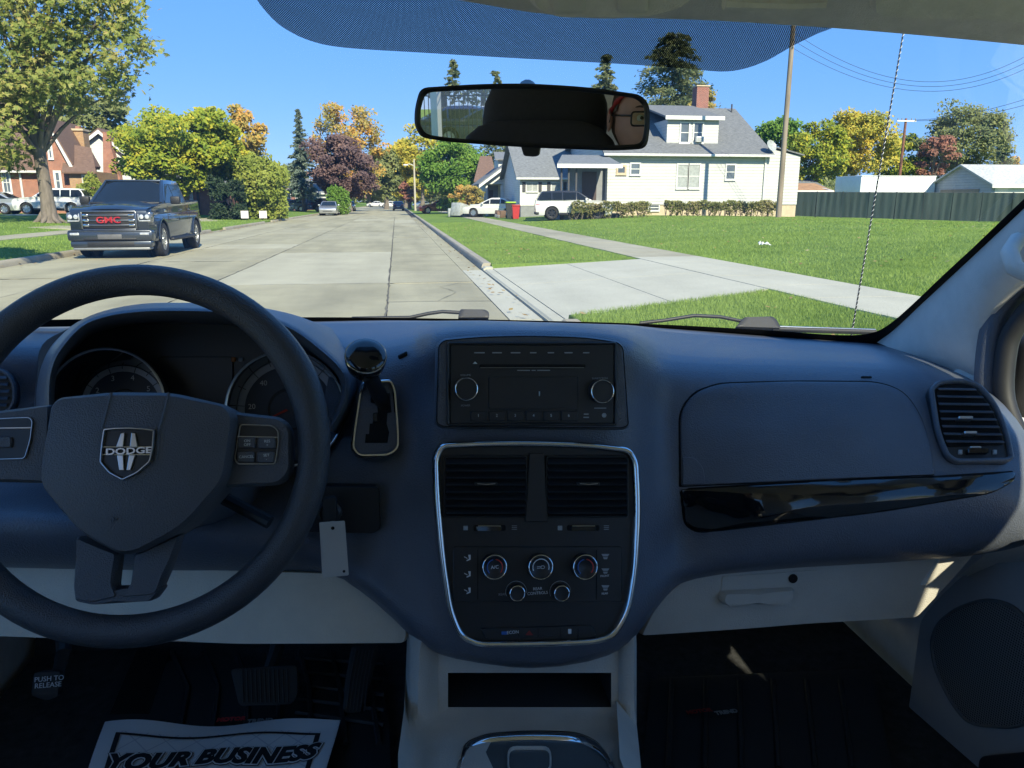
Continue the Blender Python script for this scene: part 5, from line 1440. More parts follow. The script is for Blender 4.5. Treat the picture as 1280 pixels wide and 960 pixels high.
# ---- dashboard pad: columns of (photo y, depth) for rows glass / top / crest / face 1-3 / lip / under
COLS = [
 (-160, [(404, 1.42), (414, 1.28), (434, 1.12), (505, 1.10), (600, 1.05), (645, .93), (700, .95), (706, 1.05)]),
 (-60,  [(404, 1.55), (413, 1.33), (434, 1.14), (505, 1.12), (600, 1.06), (645, .93), (702, .95), (708, 1.05)]),
 (0,    [(403, 1.62), (412, 1.36), (434, 1.16), (505, 1.14), (600, 1.06), (646, .93), (703, .95), (709, 1.05)]),
 (70,   [(402, 1.68), (412, 1.42), (434, 1.20), (505, 1.17), (600, 1.07), (648, .93), (705, .95), (711, 1.05)]),
 (200,  [(400, 1.72), (409, 1.46), (434, 1.22), (505, 1.18), (600, 1.08), (652, .94), (708, .96), (714, 1.06)]),
 (330,  [(399, 1.75), (407, 1.46), (432, 1.22), (505, 1.17), (600, 1.07), (662, .96), (711, .97), (717, 1.07)]),
 (415,  [(398, 1.76), (408, 1.43), (432, 1.16), (510, 1.09), (600, 1.02), (672, .97), (716, .97), (722, 1.07)]),
 (470,  [(398, 1.77), (408, 1.40), (436, 1.10), (510, 1.03), (600, .99), (692, .95), (748, .93), (754, 1.03)]),
 (515,  [(399, 1.77), (407, 1.36), (428, 1.07), (500, 1.02), (600, .97), (712, .925), (788, .90), (794, 1.0)]),
 (545,  [(400, 1.77), (405, 1.33), (417, 1.01), (490, .985), (600, .95), (722, .91), (808, .885), (814, .98)]),
 (600,  [(400, 1.77), (404, 1.32), (413, .99), (490, .965), (600, .94), (726, .90), (820, .875), (826, .97)]),
 (665,  [(402, 1.77), (405, 1.32), (413, .985), (490, .96), (600, .94), (728, .895), (826, .87), (832, .97)]),
 (735,  [(404, 1.76), (407, 1.32), (416, .99), (491, .965), (600, .94), (726, .90), (818, .875), (824, .97)]),
 (785,  [(405, 1.75), (411, 1.33), (424, 1.005), (495, .98), (600, .95), (714, .91), (797, .89), (803, .98)]),
 (822,  [(407, 1.74), (419, 1.36), (446, 1.08), (515, 1.035), (607, .985), (692, .955), (752, .93), (758, 1.03)]),
 (850,  [(408, 1.73), (423, 1.37), (453, 1.10), (520, 1.035), (608, .99), (668, .985), (724, .965), (730, 1.06)]),
 (950,  [(414, 1.66), (431, 1.36), (456, 1.10), (520, 1.015), (603, .96), (662, .945), (708, .955), (714, 1.05)]),
 (1060, [(423, 1.52), (440, 1.28), (459, 1.09), (520, 1.00), (598, .95), (650, .93), (700, .945), (706, 1.04)]),
 (1110, [(431, 1.43), (444, 1.22), (462, 1.08), (520, 1.00), (596, .945), (645, .925), (697, .94), (703, 1.03)]),
 (1160, [(449, 1.30), (456, 1.18), (468, 1.06), (524, .99), (594, .94), (640, .92), (693, .935), (699, 1.02)]),
 (1215, [(475, 1.17), (483, 1.10), (496, 1.02), (538, .97), (593, .925), (632, .91), (688, .925), (694, 1.0)]),
 (1255, [(506, 1.07), (514, 1.02), (528, .975), (562, .945), (600, .915), (635, .905), (682, .92), (688, .98)]),
 (1285, [(545, 1.00), (553, .97), (566, .945), (590, .925), (620, .91), (645, .905), (676, .92), (682, .96)]),
 (1340, [(640, .95), (643, .94), (648, .93), (655, .92), (662, .915), (668, .915), (676, .92), (680, .94)]),
]
_cx = [c[0] for c in COLS]
def dash_col(px):
    """smoothly interpolated column at photo x"""
    i = max(0, min(len(_cx) - 2, int(np.searchsorted(_cx, px)) - 1)); t = (px - _cx[i]) / (_cx[i + 1] - _cx[i])
    g = lambda k: np.array(COLS[max(0, min(len(COLS) - 1, k))][1], float)
    a, b, c, d = g(i - 1), g(i), g(i + 1), g(i + 2)
    x0 = _cx[max(0, i - 1)]; x3 = _cx[min(len(_cx) - 1, i + 2)]; h = _cx[i + 1] - _cx[i]
    m0 = (c - a) / max(1e-6, (_cx[i + 1] - x0)) * h; m1 = (d - b) / max(1e-6, (x3 - _cx[i])) * h
    t2, t3 = t * t, t ** 3
    return (2 * t3 - 3 * t2 + 1) * b + (t3 - 2 * t2 + t) * m0 + (-2 * t3 + 3 * t2) * c + (t3 - t2) * m1
_dc = {}
def dash_line(px):
    k = round(px, 1)
    if k not in _dc: _dc[k] = cat_rom([tuple(r) for r in dash_col(k)], 5)
    return _dc[k]
def dash_at(px, py):
    l = dash_line(px)
    return PY(px, py, float(np.interp(py, [q[0] for q in l[:36]], [q[1] for q in l[:36]])))
dash = thing('dashboard', 'dark blue-black minivan dashboard with centre stack, gauges and glove boxes', 'dashboard', (XC, 1.0, .8))
pxs = [-160, -110, -60, -20, 0, 30, 70, 130, 200, 270, 330, 370, 400, 430, 450, 470, 490, 505, 515, 523, 530, 537, 545, 555, 570, 600, 640, 665, 700, 735, 760, 773, 785, 793, 800, 808, 815, 822, 830, 840, 850, 870, 900, 950, 1000, 1060, 1090, 1110, 1135, 1160, 1185, 1200, 1215, 1228, 1242, 1255, 1270, 1285, 1300, 1320, 1340]
rows = []
for px in pxs: rows.append([PY(px, q[0], q[1]) for q in dash_line(px)])
MB().grid(rows).build('dash_pad', m_dash_soft, dash, 80)
# dark strip where the glass meets the pad
# ---- defroster slot and small sensor on top
text('', Matrix.Identity(4), .01, m_print, dash) if False else None
n_dash = V((0, -.55, .83))
MB().tube([dash_at(499, 447), dash_at(509, 442)], .0035, 8).build('sensor_slot', m_gap, dash)
# ---- passenger side: upper glove box door
nf = V((.05, -.95, .3)).normalized()
door_px = densify(rq([(851, 607), (850, 515), (866, 492), (896, 480), (985, 477), (1096, 478), (1128, 489), (1150, 520), (1163, 566), (1166, 593)], [2, 14, 14, 20, 20, 24, 20, 20, 12, 2]), 9)
big = densify(rq([(848.5, 609), (848, 514), (864, 490), (895, 478), (985, 475.2), (1097, 476), (1130, 487.5), (1152, 519), (1165, 566), (1168, 594.5)], [2, 14, 14, 20, 20, 24, 20, 20, 12, 2]), 9)
RG = (.93, .86, .78, .7, .6, .5, .4, .3, .2, .1)
panel('door_gap', big, dash_at, nf, .0012, m_gap, dash, .002, rings=RG)
panel('glovebox_door', door_px, dash_at, nf, .0042, m_dash, dash, .002, rings=RG, b=1.5)
panel('latch_panel', densify(rq([(851.5, 606), (851.5, 571), (866, 571), (878, 584), (880, 605)], [1, 2, 10, 10, 1]), 5), dash_at, nf, .0053, m_dash, dash, .001, b=1, rings=(.7, .4))
# glossy spear of trim beneath
def trim_surf(px, py): return dash_at(px, py)
tr_px = densify(rq([(851, 612), (1000, 603), (1160, 596.5), (1266, 590), (1266, 600), (1240, 615), (1100, 639), (960, 655), (874, 665), (856, 656)], [2, 20, 20, 3, 12, 30, 40, 40, 10, 14]), 9)
panel('trim_gap', [(p[0] + (-2 if p[0] < 900 else 1), p[1] + (2.0 if p[1] > 612 + (850 - p[0]) * .05 else -1.6)) for p in tr_px], dash_at, nf, .001, m_gap, dash, .001, rings=RG)
panel('trim_strip', tr_px, dash_at, nf, .005, m_gloss, dash, .002, rings=RG, b=2.5, dome=.006)
panel('airbag_mark', rr(1076, 470.5, 1090, 472.8, 1), dash_at, V((0, -.6, .8)), .0012, m_gap, dash, .001, rings=(.5,))
# ---- right-hand air vent
vent_o = densify(rq([(1160, 487), (1170, 477), (1198, 473.5), (1222, 479), (1245, 505), (1259, 540), (1266, 574), (1258, 579), (1192, 580.5), (1180, 572), (1168, 542)], [6, 6, 12, 16, 16, 20, 5, 6, 8, 6, 20]), 6)
vent_i = rq([(1168, 489), (1176, 482), (1198, 480), (1216, 485), (1238, 510), (1250, 543), (1254, 557), (1182, 560), (1176, 542)], [5, 6, 10, 12, 14, 16, 4, 5, 16])
pv = Plane(dash_at(1212, 530) + V((-.004, -.010, .006)), (-.20, -.76, .62))
vs = lambda px, py: pv.at(px, py)
vent = panel('air_vent', vent_o, vs, pv.n, .002, m_panel, dash, .012, rings=(.9, .6, .3))
ringstrip('vent_rim', vent_o, 6, vs, pv.n, .008, m_dash, vent)
panel('vent_well', densify(vent_i, 6), vs, pv.n, .0035, m_gap, vent, .001, rings=(.8, .5, .2))
for i in range(8):
    y = 487 + i * 9.3
    def xr_at(y, side):
        xs_ = []
        k = len(vent_i)
        for a in range(k):
            (x1, y1), (x2, y2) = vent_i[a - 1], vent_i[a]
            if (y1 - y) * (y2 - y) <= 0 and y1 != y2: xs_.append(x1 + (x2 - x1) * (y - y1) / (y2 - y1))
        return (min(xs_), max(xs_)) if len(xs_) >= 2 else (1180, 1200)
    xa, xb = xr_at(y + 1, 0); xa += 1; xb -= 1
    sl0 = [vs(xa, y - 1) + pv.n * .004, vs(xb, y - .2) + pv.n * .004, vs(xb, y + 4.2) + pv.n * .011, vs(xa, y + 3.4) + pv.n * .011]
    MB().prism(sl0, V((0, .001, -.0016))).build('slat', m_dash, vent, 0)
for (x, y, w_) in ((1202, 526.5, 9), (1208, 545, 8)): panel('vent_tab', rr(x - w_, y - 1.7, x + w_, y + 1.7, 1), vs, pv.n, .015, m_silver, vent, .004, rings=(.5,))
sw_ = panel('vent_dial', rr(1206, 563.5, 1232, 569.5, 2), vs, pv.n, .011, m_gloss, vent, .004, rings=(.5,))
panel('dial_grip', rr(1208, 561.5, 1222, 563.5, .8), vs, pv.n, .013, m_silver, vent, .003, rings=(.5,))
for x in (1199, 1242): panel('vent_mark', rr(x - 2.5, 563.5, x + 2.5, 569, .5), vs, pv.n, .0055, m_print_dim, vent, .001, rings=(.5,))
# ---- left-hand air vent (cut by the picture edge)
pl = Plane(dash_at(-20, 485), (.2, -.95, .25)); ls = lambda px, py: pl.at(px, py)
vl_o = densify(rq([(-70, 470), (-30, 458), (10, 461), (22, 478), (23, 505), (10, 520), (-60, 522)], 10), 6)
vl = panel('air_vent', vl_o, ls, pl.n, .006, m_panel, dash, .012, rings=(.8, .4))
ringstrip('vent_rim', vl_o, 6, ls, pl.n, .011, m_dash, vl)
for i in range(5):
    y = 470 + i * 8.5; MB().prism([ls(-60, y) + pl.n * .009, ls(14 - abs(i - 2) * 1.5, y) + pl.n * .009, ls(14 - abs(i - 2) * 1.5, y + 3.5) + pl.n * .016, ls(-60, y + 3.5) + pl.n * .016], V((0, .001, -.0016))).build('slat', m_dash, vl, 0)

# ---- instrument cluster: hood, cavity, gauges
hood_f = [(58, 520), (58, 485), (61, 462), (71, 438), (98, 407), (130, 393), (175, 386.5), (230, 385.5), (290, 388), (335, 396), (372, 412), (404, 436), (427, 458), (436, 478), (431, 508), (414, 540)]
hood_b = [(40, 520), (44, 480), (52, 452), (66, 428), (96, 403), (132, 388), (180, 379.5), (235, 378.5), (295, 380.5), (345, 388), (386, 400), (418, 420), (442, 446), (452, 474), (448, 508), (430, 545)]
hood_bb = [(30, 505), (40, 462), (52, 432), (80, 412), (120, 402), (160, 396), (200, 393.5), (240, 393), (300, 394), (360, 398), (400, 405), (430, 417), (450, 432), (462, 455), (462, 485), (452, 520)]
hf = cat_rom(hood_f, 4); hb_ = cat_rom(hood_b, 4); hbb = cat_rom(hood_bb, 4)
def lerp2(a, b, t): return (a[0] + (b[0] - a[0]) * t, a[1] + (b[1] - a[1]) * t)
rows = []
ins = [(247 + (p[0] - 247) * .965, 520 + (p[1] - 520) * .955) for p in hf]
rows.append([PY(p[0], p[1], 1.40) for p in hbb])
rows.append([PY(*lerp2(p, q, .55), 1.30) for p, q in zip(hbb, hb_)])
rows.append([PY(p[0], p[1], 1.18) for p in hb_])
rows.append([PY(*lerp2(p, q, .35), 1.08) for p, q in zip(hb_, hf)])
rows.append([PY(*lerp2(p, q, .8), 1.01) for p, q in zip(hb_, hf)])
rows.append([PY(p[0], p[1], .985) for p in hf])
rows.append([PY(*lerp2(p, q, .5), .98) for p, q in zip(hf, ins)])
rows.append([PY(p[0], p[1], .985) for p in ins])
rows.append([PY(247 + (p[0] - 247) * .93, 520 + (p[1] - 520) * .86, 1.14) for p in hf])
MB().grid(rows).build('cluster_hood', m_dash_soft, dash, 70)
pc = Plane(PY(240, 490, 1.125), (0, -.97, .24)); cs = lambda px, py: pc.at(px, py)
panel('cluster_face', densify(rq([(40, 560), (48, 428), (108, 400), (230, 396), (362, 405), (428, 445), (434, 560)], 20), 12), cs, pc.n, 0, m_panel, dash, .004)
panel('cluster_display', rr(200, 446, 292, 520, 4), cs, pc.n, .004, m_panel, dash, .002)
def gauge(name, cx, cy, ro, dcx, dcy, ri, lab, nums, fs):
    t = ringless = None
    pf = Plane(PY(cx, cy, 1.055), (0, -.97, .24)); sf = pf.scale(cx, cy)
    mo = pf.mat(cx, cy); pd = Plane(PY(dcx, dcy, 1.105), (0, -.97, .24)); sd = pd.scale(dcx, dcy); mi = pd.mat(dcx, dcy)
    RO, RI = ro * sf, ri * sd
    dist = (mi.translation - mo.translation).dot(pf.n)
    n = 48
    rows = []
    for (m, r, h) in ((mo, RO * 1.0, -.02), (mo, RO, .001), (mo, RO * .975, .0), (mo, RO * .955, -.004)):
        rows.append([m @ V((r * math.cos(2 * math.pi * j / n), r * math.sin(2 * math.pi * j / n), h)) for j in range(n)])
    g = MB().grid(rows[:1] + rows[1:], True).build(name, m_panel, dash, 60)
    MB().tube([mo @ V((RO * .985 * math.cos(2 * math.pi * j / n), RO * .985 * math.sin(2 * math.pi * j / n), .001)) for j in range(n)], .0018, 6, closed=True).build('bezel', m_silver, g)
    cone = [rows[3], [mi @ V((RI * math.cos(2 * math.pi * j / n), RI * math.sin(2 * math.pi * j / n), .001)) for j in range(n)]]
    MB().grid(cone, True).build('shroud', m_gloss, g, 60)
    MB().lathe([(RI, 0), (RI * .62, .0), (.0001, 0)], mi @ Matrix.Translation((0, 0, .0005)), n).build('dial', M('dial_face', (.06, .072, .10), .5, var=.1), g)
    MB().lathe([(RI * 1.0, .001), (RI * .99, .0018), (RI * .86, .0018), (RI * .855, .001)], mi, n).build('scale_band', M('scale_grey', (.42, .44, .48), .4, metal=.2), g)
    MB().lathe([(RI * .42, .001), (RI * .41, .0022), (RI * .38, .0022), (RI * .37, .001)], mi, n).build('inner_ring', m_panel, g)
    w = MB()
    for k in range(len(nums) * 2 - 1):
        a = R(fs[0] + (fs[1] - fs[0]) * k / (len(nums) * 2 - 2)); L = .86 if k % 2 == 0 else .92
        w.box(RI * L, RI * .985, -.0005, .0005, .002, .0024, mi @ Matrix.Rotation(a, 4, 'Z'))
    w.build('ticks', m_panel, g, 0)['kind'] = 'stuff'
    for k, s in enumerate(nums):
        a = R(fs[0] + (fs[1] - fs[0]) * k / (len(nums) - 1))
        text(s, mi @ Matrix.Translation((RI * .72 * math.cos(a), RI * .72 * math.sin(a), .0016)), .0105 if len(s) < 3 else .0085, m_print, g, 'numeral', .0002)
    return g, mi, RI
tach, mi, RI = gauge('tachometer', 133, 505, 75, 155, 507, 53, '', ['0', '1', '2', '3', '4', '5', '6', '7'], (222, -42))
spd, mi, RI = gauge('speedometer', 357, 511, 75, 362, 512, 65, '', ['0', '20', '40', '60', '80', '100', '120'], (215, -35))
MB().prism([mi @ V(p) for p in ((-RI * .78, -RI * .34, .004), (-RI * .06, .0012, .004), (-RI * .02, -.0012, .004))], V(pc.n) * .0008).build('needle', m_red, spd, 0)
panel('warning_lamp', rr(289, 446.5, 294.5, 452, 1), lambda a, b: pc.at(a, b, .004), pc.n, .0012, M('amber_lamp', (.42, .14, .03), .4), dash, .0005, rings=(.5,))
panel('warning_lamp', rr(298, 447, 304, 452, 1), lambda a, b: pc.at(a, b, .004), pc.n, .0012, m_print_dim, dash, .0005, rings=(.5,))

# ---- gear selector gate
pg = Plane(dash_at(470, 525) + V((0, -.016, .006)), (.08, -.93, .36)); gs = lambda px, py: pg.at(px, py)
gate_o = rq([(452, 477), (490, 474), (496, 488), (500, 540), (500, 562), (487, 572), (448, 573), (438, 562), (440, 540), (447, 492)], [6, 6, 6, 14, 10, 8, 10, 10, 10, 8])
gate = panel('gear_gate', densify(gate_o, 6), gs, pg.n, .006, m_dash, dash, .02)
ringstrip('gate_ring', densify(gate_o, 5), 6.5, gs, pg.n, .011, m_chrome, gate)
slot = [(463, 494), (487, 492), (488, 506), (489, 516), (484, 517), (483, 530), (486, 541), (484, 554), (456, 554), (457, 543), (461, 543), (462, 530), (466, 530), (466, 517), (472, 516), (471, 505), (463, 504)]
MB().prism([gs(*p) + pg.n * .0062 for p in slot], pg.n * .0006).build('gate_slot', m_gap, gate, 0)
panel('gate_step', rq([(466, 518), (472, 517), (472, 528), (466, 528)], 1), gs, pg.n, .0085, m_panel, gate, .001, rings=(.5,))
# ---- lower dash band left of the stack, ignition housing
pi_ = Plane(PY(435, 635, .96), (0, -.97, .2))
panel('ignition_panel', rq([(380, 606), (474, 608), (476, 660), (466, 666), (380, 664)], 5), lambda a, b: pi_.at(a, b), pi_.n, .006, m_panel, dash, .02)
mk = pi_.mat(412, 640, .006)
ig = MB().lathe([(.016, 0), (.016, .006), (.012, .009), (.011, .004), (.0001, .004)], mk, 20).build('ignition_lock', m_panel, dash)

# ---- radio
pr = Plane(PY(665, 490, .940), (0, -.975, .22)); rs = lambda px, py: pr.at(px, py)
rad_o = densify(rq([(546, 430), (553, 423), (600, 418.5), (665, 417), (735, 419.5), (775, 426), (781, 433), (788, 534), (780, 538), (552, 536), (543, 531)], [5, 6, 30, 30, 30, 6, 6, 6, 6, 6, 6]), 10)
rb = panel('radio_bezel', rad_o, rs, pr.n, .0, m_dash, dash, .03, b=4, bev=.006)
ringstrip('bezel_groove', [(665 + (p[0] - 665) * .985, 477 + (p[1] - 477) * .96) for p in rad_o], 1.3, rs, pr.n, .0009, m_gap, rb)
radio = panel('radio', densify(rr(562, 431, 767, 529, 3), 10), rs, pr.n, .003, m_panel, dash, .004)
ringstrip('radio_frame', densify(rr(558, 427.5, 771, 532.5, 5), 8), 4, rs, pr.n, .005, m_panel, rb)
panel('display', rr(610, 471, 722, 511, 2), rs, pr.n, .0042, m_panel, radio, .001)
panel('disc_slot', rr(599, 455.5, 731, 459.5, 1.5), rs, pr.n, .0042, m_gap, radio, .001, rings=(.5,))
MB().tube([rs(600, 459.6) + pr.n * .0045, rs(729, 459.6) + pr.n * .0045], .0005, 5).build('slot_lip', m_silver, radio)
for (x, y) in ((582, 486), (750, 489)):
    m = pr.mat(x, y, .003); s = pr.scale(x, y)
    kn = MB().lathe([(14.8 * s, 0), (14.2 * s, .012), (13.2 * s, .0135), (12.6 * s, .0135), (12 * s, .0125), (.0001, .0125)], m, 36).build('knob', m_panel, radio, 50)
    MB().tube([m @ V((13.6 * s * math.cos(a), 13.6 * s * math.sin(a), .0132)) for a in np.linspace(0, 2 * math.pi, 36, endpoint=False)], .0006, 6, closed=True).build('knob_ring', m_chrome, kn)
def rtext(s, x, y, size, mat=None, pl=pr, par=radio, h=.0034, sx=1.): text(s, pl.mat(x, y, h), size, mat or m_print, par, 'lettering', .00015, sx=sx)
def mark(x0, x1, y, th=1.5, mat=None, par=radio, name='button_mark'): panel(name, rr(x0, y - th / 2, x1, y + th / 2, .4), rs, pr.n, .0036, mat or m_print_dim, par, .0005, rings=(.5,), b=.3, bev=.0001)
for x, wd in zip((599, 621, 644, 666, 688, 710, 732), (13, 12, 12, 8, 8, 10, 8)): mark(x - wd / 2, x + wd / 2, 441)
for i, x in enumerate((598, 621, 644, 667, 689, 711)):
    panel('preset_button', rr(x - 10.5, 513.5, x + 10.5, 526, 1), rs, pr.n, .0048, m_panel, radio, .001, rings=(.5,))
    rtext(str(i + 1), x, 519.5, .005, h=.005)
mark(729, 735, 517.5); mark(728.5, 735.5, 521.5)
for nm, x, y in (('VOLUME', 582, 469), ('POWER', 582, 507), ('TUNE/SCROLL', 750, 473)): rtext(nm, x, y, .0034, m_print_dim)
mark(646, 662, 463, 1.1); mark(664, 669, 463, 1.1); mark(671, 687, 463, 1.1); mark(742, 757, 510, 1.1); mark(701, 709, 506, 5)
panel('display_glow', rr(672.8, 489, 674.2, 495, .4), rs, pr.n, .0058, M('display_glow', (.6, .68, .70), .5), radio, .0005, rings=(.5,))
panel('eject_mark', [(590, 455), (593.5, 451.5), (597, 455)], rs, pr.n, .0038, m_print, radio, .0005, rings=(.5,))
MB().lathe([(.003, 0), (.003, .0015), (.0022, .001), (.0001, .0005)], pr.mat(755, 519, .003), 14).build('aux_socket', m_print_dim, radio)

# ---- climate stack
ps = Plane(PY(668, 680, .888), (0, -.955, .295)); ss = lambda px, py: ps.at(px, py)
st_o = densify(rq([(540, 572), (550, 553), (600, 550.5), (665, 550), (735, 552.5), (787, 559), (797, 576), (800, 640), (796, 715), (787, 765), (768, 797), (742, 805), (665, 808), (595, 808), (572, 796), (559, 765), (549, 700), (542, 625)], [12, 12, 30, 30, 30, 12, 14, 40, 40, 40, 22, 20, 40, 20, 20, 40, 40, 40]), 9)
stack = panel('climate_stack', st_o, ss, ps.n, 0, m_panel, dash, .03, b=3, bev=.003)
ringstrip('chrome_surround', st_o, 8.5, ss, ps.n, .010, m_chrome, stack)
def vent_c(x0, x1, y0, y1):
    v = panel('center_vent', densify(rr(x0, y0, x1, y1, 4), 8), ss, ps.n, .0015, m_gap, dash, .002)
    ringstrip('vent_frame', densify(rr(x0 - 2, y0 - 2, x1 + 2, y1 + 2, 5), 8), 3, ss, ps.n, .005, m_panel, v)
    n = 8
    for i in range(n):
        y = y0 + 3 + (y1 - y0 - 4) * i / n
        MB().prism([ss(x0 + 1, y) + ps.n * .0025, ss(x1 - 1, y) + ps.n * .0025, ss(x1 - 1, y + 5) + ps.n * .010, ss(x0 + 1, y + 5) + ps.n * .010], V((0, .0006, -.0014))).build('slat', m_panel, v, 0)
    xm, ym = (x0 + x1) / 2, (y0 + y1) / 2 - 4
    panel('vent_tab', rr(xm - 14, ym - 1.8, xm + 14, ym + 1.8, 1), ss, ps.n, .0135, m_panel, v, .004, rings=(.5,))
    MB().tube([ss(xm - 11, ym - .3) + ps.n * .014, ss(xm, ym + .8) + ps.n * .0142, ss(xm + 11, ym - .3) + ps.n * .014], .0006, 5).build('tab_accent', m_silver, v)
    return v
v1 = vent_c(556, 657, 571, 645); v2 = vent_c(683, 783, 571, 645)
panel('vent_divider', densify(rq([(661, 566), (679, 566), (684, 652), (656, 652)], 2), 8), ss, ps.n, .006, m_panel, stack, .002)
for xa, xs_, xb in ((582, 612, 643), (700, 729, 758)):
    panel('slider_slot', rr(xs_ - 20, 656.5, xs_ + 20, 663.5, 2), ss, ps.n, .002, m_gap, stack, .001, rings=(.5,))
    sl_ = panel('vent_slider', rr(xs_ - 17, 656.5, xs_ + 15, 663, 1.5), ss, ps.n, .0065, m_gloss, stack, .003, rings=(.5,))
    MB().tube([ss(xs_ - 15, 656.6) + ps.n * .007, ss(xs_ + 13, 656.6) + ps.n * .007], .0006, 5).build('slider_accent', m_silver, sl_)
    for k in range(3): panel('airflow_mark', rr(xb - 3.5, 656.8 + k * 2.2, xb + 3.5, 657.7 + k * 2.2, .3), ss, ps.n, .001, m_print_dim, stack, .0005, rings=(.5,))
    panel('closed_mark', rr(xa - 3, 657, xa + 3, 663, .5), ss, ps.n, .001, m_print_dim, stack, .0005, rings=(.5,))
hv = panel('climate_panel', densify(rr(566, 683, 777, 752, 3), 10), ss, ps.n, .0025, m_panel, dash, .002)
for x in (597, 757 - 12): panel('panel_seam', rr(x - .5, 686, x + .5, 750, .3), ss, ps.n, .0028, m_gap, hv, .0005, rings=(.5,))
def climate_knob(x, y, r, ring=True):
    m = ps.mat(x, y, .0025); s = ps.scale(x, y)
    k = MB().lathe([(r * s, 0), (r * s, .009), (r * .93 * s, .0125), (r * .85 * s, .0135), (r * .8 * s, .0125), (.0001, .012)], m, 32).build('knob', m_panel, hv, 50)
    MB().tube([m @ V((r * .92 * s * math.cos(a), r * .92 * s * math.sin(a), .0126)) for a in np.linspace(0, 2 * math.pi, 36, endpoint=False)], .0008, 6, closed=True).build('knob_ring', m_chrome, k) if False else None
    MB().tube([m @ V((r * .93 * s * math.cos(a), r * .93 * s * math.sin(a), .0124)) for a in np.linspace(0, 2 * math.pi, 36, endpoint=False)], .0008, 6, closed=True).build('knob_ring', m_chrome, hv)
    return m, s
def arc(m, s, r, a0, a1, mat, h=.0131, w=.0007):
    MB().tube([m @ V((r * s * math.cos(a), r * s * math.sin(a), h)) for a in np.linspace(R(a0), R(a1), 14)], w, 5).build('scale_arc', mat, hv)
for x, t in ((617, 'A/C'), (674, 'FAN'), (729, '')):
    m, s = climate_knob(x, 707, 15.5)
    if t != 'FAN': arc(m, s, 9.5, 225, 100, m_blue_print); arc(m, s, 9.5, 80, -45, m_red)
    else: arc(m, s, 10, 200, -20, m_print)
    if t == 'A/C': text('A/C', m @ Matrix.Translation((0, 0, .0128)), .006, m_print, hv, 'lettering', .0002)
    if t == 'FAN':
        MB().tube([m @ V((.0022 + .0024 * math.cos(a), .0018 * math.sin(a), .0129)) for a in np.linspace(0, 2 * math.pi, 16, endpoint=False)], .0003, 4, closed=True).build('air_symbol', m_print, hv)
        for q in (-.0009, .0009): MB().tube([m @ V((-.005, q, .0129)), m @ V((-.0005, q, .0129))], .0003, 4).build('air_symbol', m_print, hv)
for x in (645, 700):
    m, s = climate_knob(x, 739.5, 9.5); arc(m, s, 13, 200, -10, m_print_dim, .001, .0004)
def stext(t, x, y, size, mat=None, par=hv): text(t, ps.mat(x, y, .0031), size, mat or m_print_dim, par, 'lettering', .00015)
stext('REAR', 672, 736, .005, m_print); stext('CONTROLS', 672, 741.5, .005, m_print); stext('REAR', 628, 743, .0042); stext('FRONT', 756, 720, .0036, m_print); stext('REAR', 756, 742, .0036, m_print)
for y in (697, 717.5, 738):   # seated-figure mode symbols
    for s_ in ([(580, y - 2), (584, y), (584, y + 1), (580, y - 1)], [(585, y - 4), (588, y - 4), (588, y + 2), (583, y + 4), (583, y + 2.6), (586, y + 1)]):
        MB().prism([ss(*p) + ps.n * .003 for p in s_], ps.n * .0003).build('mode_symbol', m_print, hv, 0)
for y in (695, 713, 734):
    for s_ in ([(751, y - 3), (761, y - 3), (759, y), (753, y)], [(753, y + 1), (759, y + 1), (758, y + 3.5), (754, y + 3.5)]):
        MB().prism([ss(*p) + ps.n * .003 for p in s_], ps.n * .0003).build('mode_symbol', m_print_dim, hv, 0)
sb = panel('switch_bank', densify(rq([(600, 785), (740, 781), (746, 793), (606, 797)], 4), 8), ss, ps.n, .003, m_panel, dash, .002)
text('ECON', ps.mat(641, 790.5, .0034), .0055, m_print, sb, 'lettering', .00015)
MB().prism([ss(*p) + ps.n * .0034 for p in ((656, 793), (661, 787), (666, 793))], ps.n * .0003).build('hazard_mark', M('hazard_red', (.25, .02, .02), .5), sb, 0)
panel('fan_mark', rr(626, 788, 634, 793, 1), ss, ps.n, .0037, m_blue_print, sb, .0005, rings=(.5,))
panel('stability_mark', rr(709, 785, 714, 792, 1), ss, ps.n, .0037, m_print, sb, .0005, rings=(.5,))
for x in (648, 672, 700, 722): panel('switch_seam', rr(x - .4, 784, x + .4, 796, .2), ss, ps.n, .0033, m_gap, sb, .0005, rings=(.5,))

# ---- grey lower panels
pk = Plane(PY(250, 760, .965), (0, -.95, .30)); ks = lambda px, py: pk.at(px, py)
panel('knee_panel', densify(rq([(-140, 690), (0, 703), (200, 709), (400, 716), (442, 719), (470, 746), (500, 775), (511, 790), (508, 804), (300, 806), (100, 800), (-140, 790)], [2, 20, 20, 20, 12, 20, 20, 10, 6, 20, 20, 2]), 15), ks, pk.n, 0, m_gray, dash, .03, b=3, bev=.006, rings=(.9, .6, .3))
plw = Plane(PY(985, 740, .985), (0, -.97, .1)); lw = lambda px, py: plw.at(px, py)
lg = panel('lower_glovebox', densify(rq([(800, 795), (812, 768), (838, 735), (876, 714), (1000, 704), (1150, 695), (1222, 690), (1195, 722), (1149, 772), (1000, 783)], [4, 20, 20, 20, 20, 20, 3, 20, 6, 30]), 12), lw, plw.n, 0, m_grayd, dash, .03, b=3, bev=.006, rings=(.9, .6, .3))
hn = panel('handle_recess', densify(rq([(902, 720), (1022, 712), (1008, 732), (900, 742)], 3), 8), lw, plw.n, .0015, m_grayd, lg, .001)
panel('glovebox_handle', densify(rq([(899, 738), (990, 733), (988, 746), (980, 752), (902, 753), (897, 748)], 4), 8), lw, plw.n, .014, m_grayd, lg, .004, b=4, bev=.006)
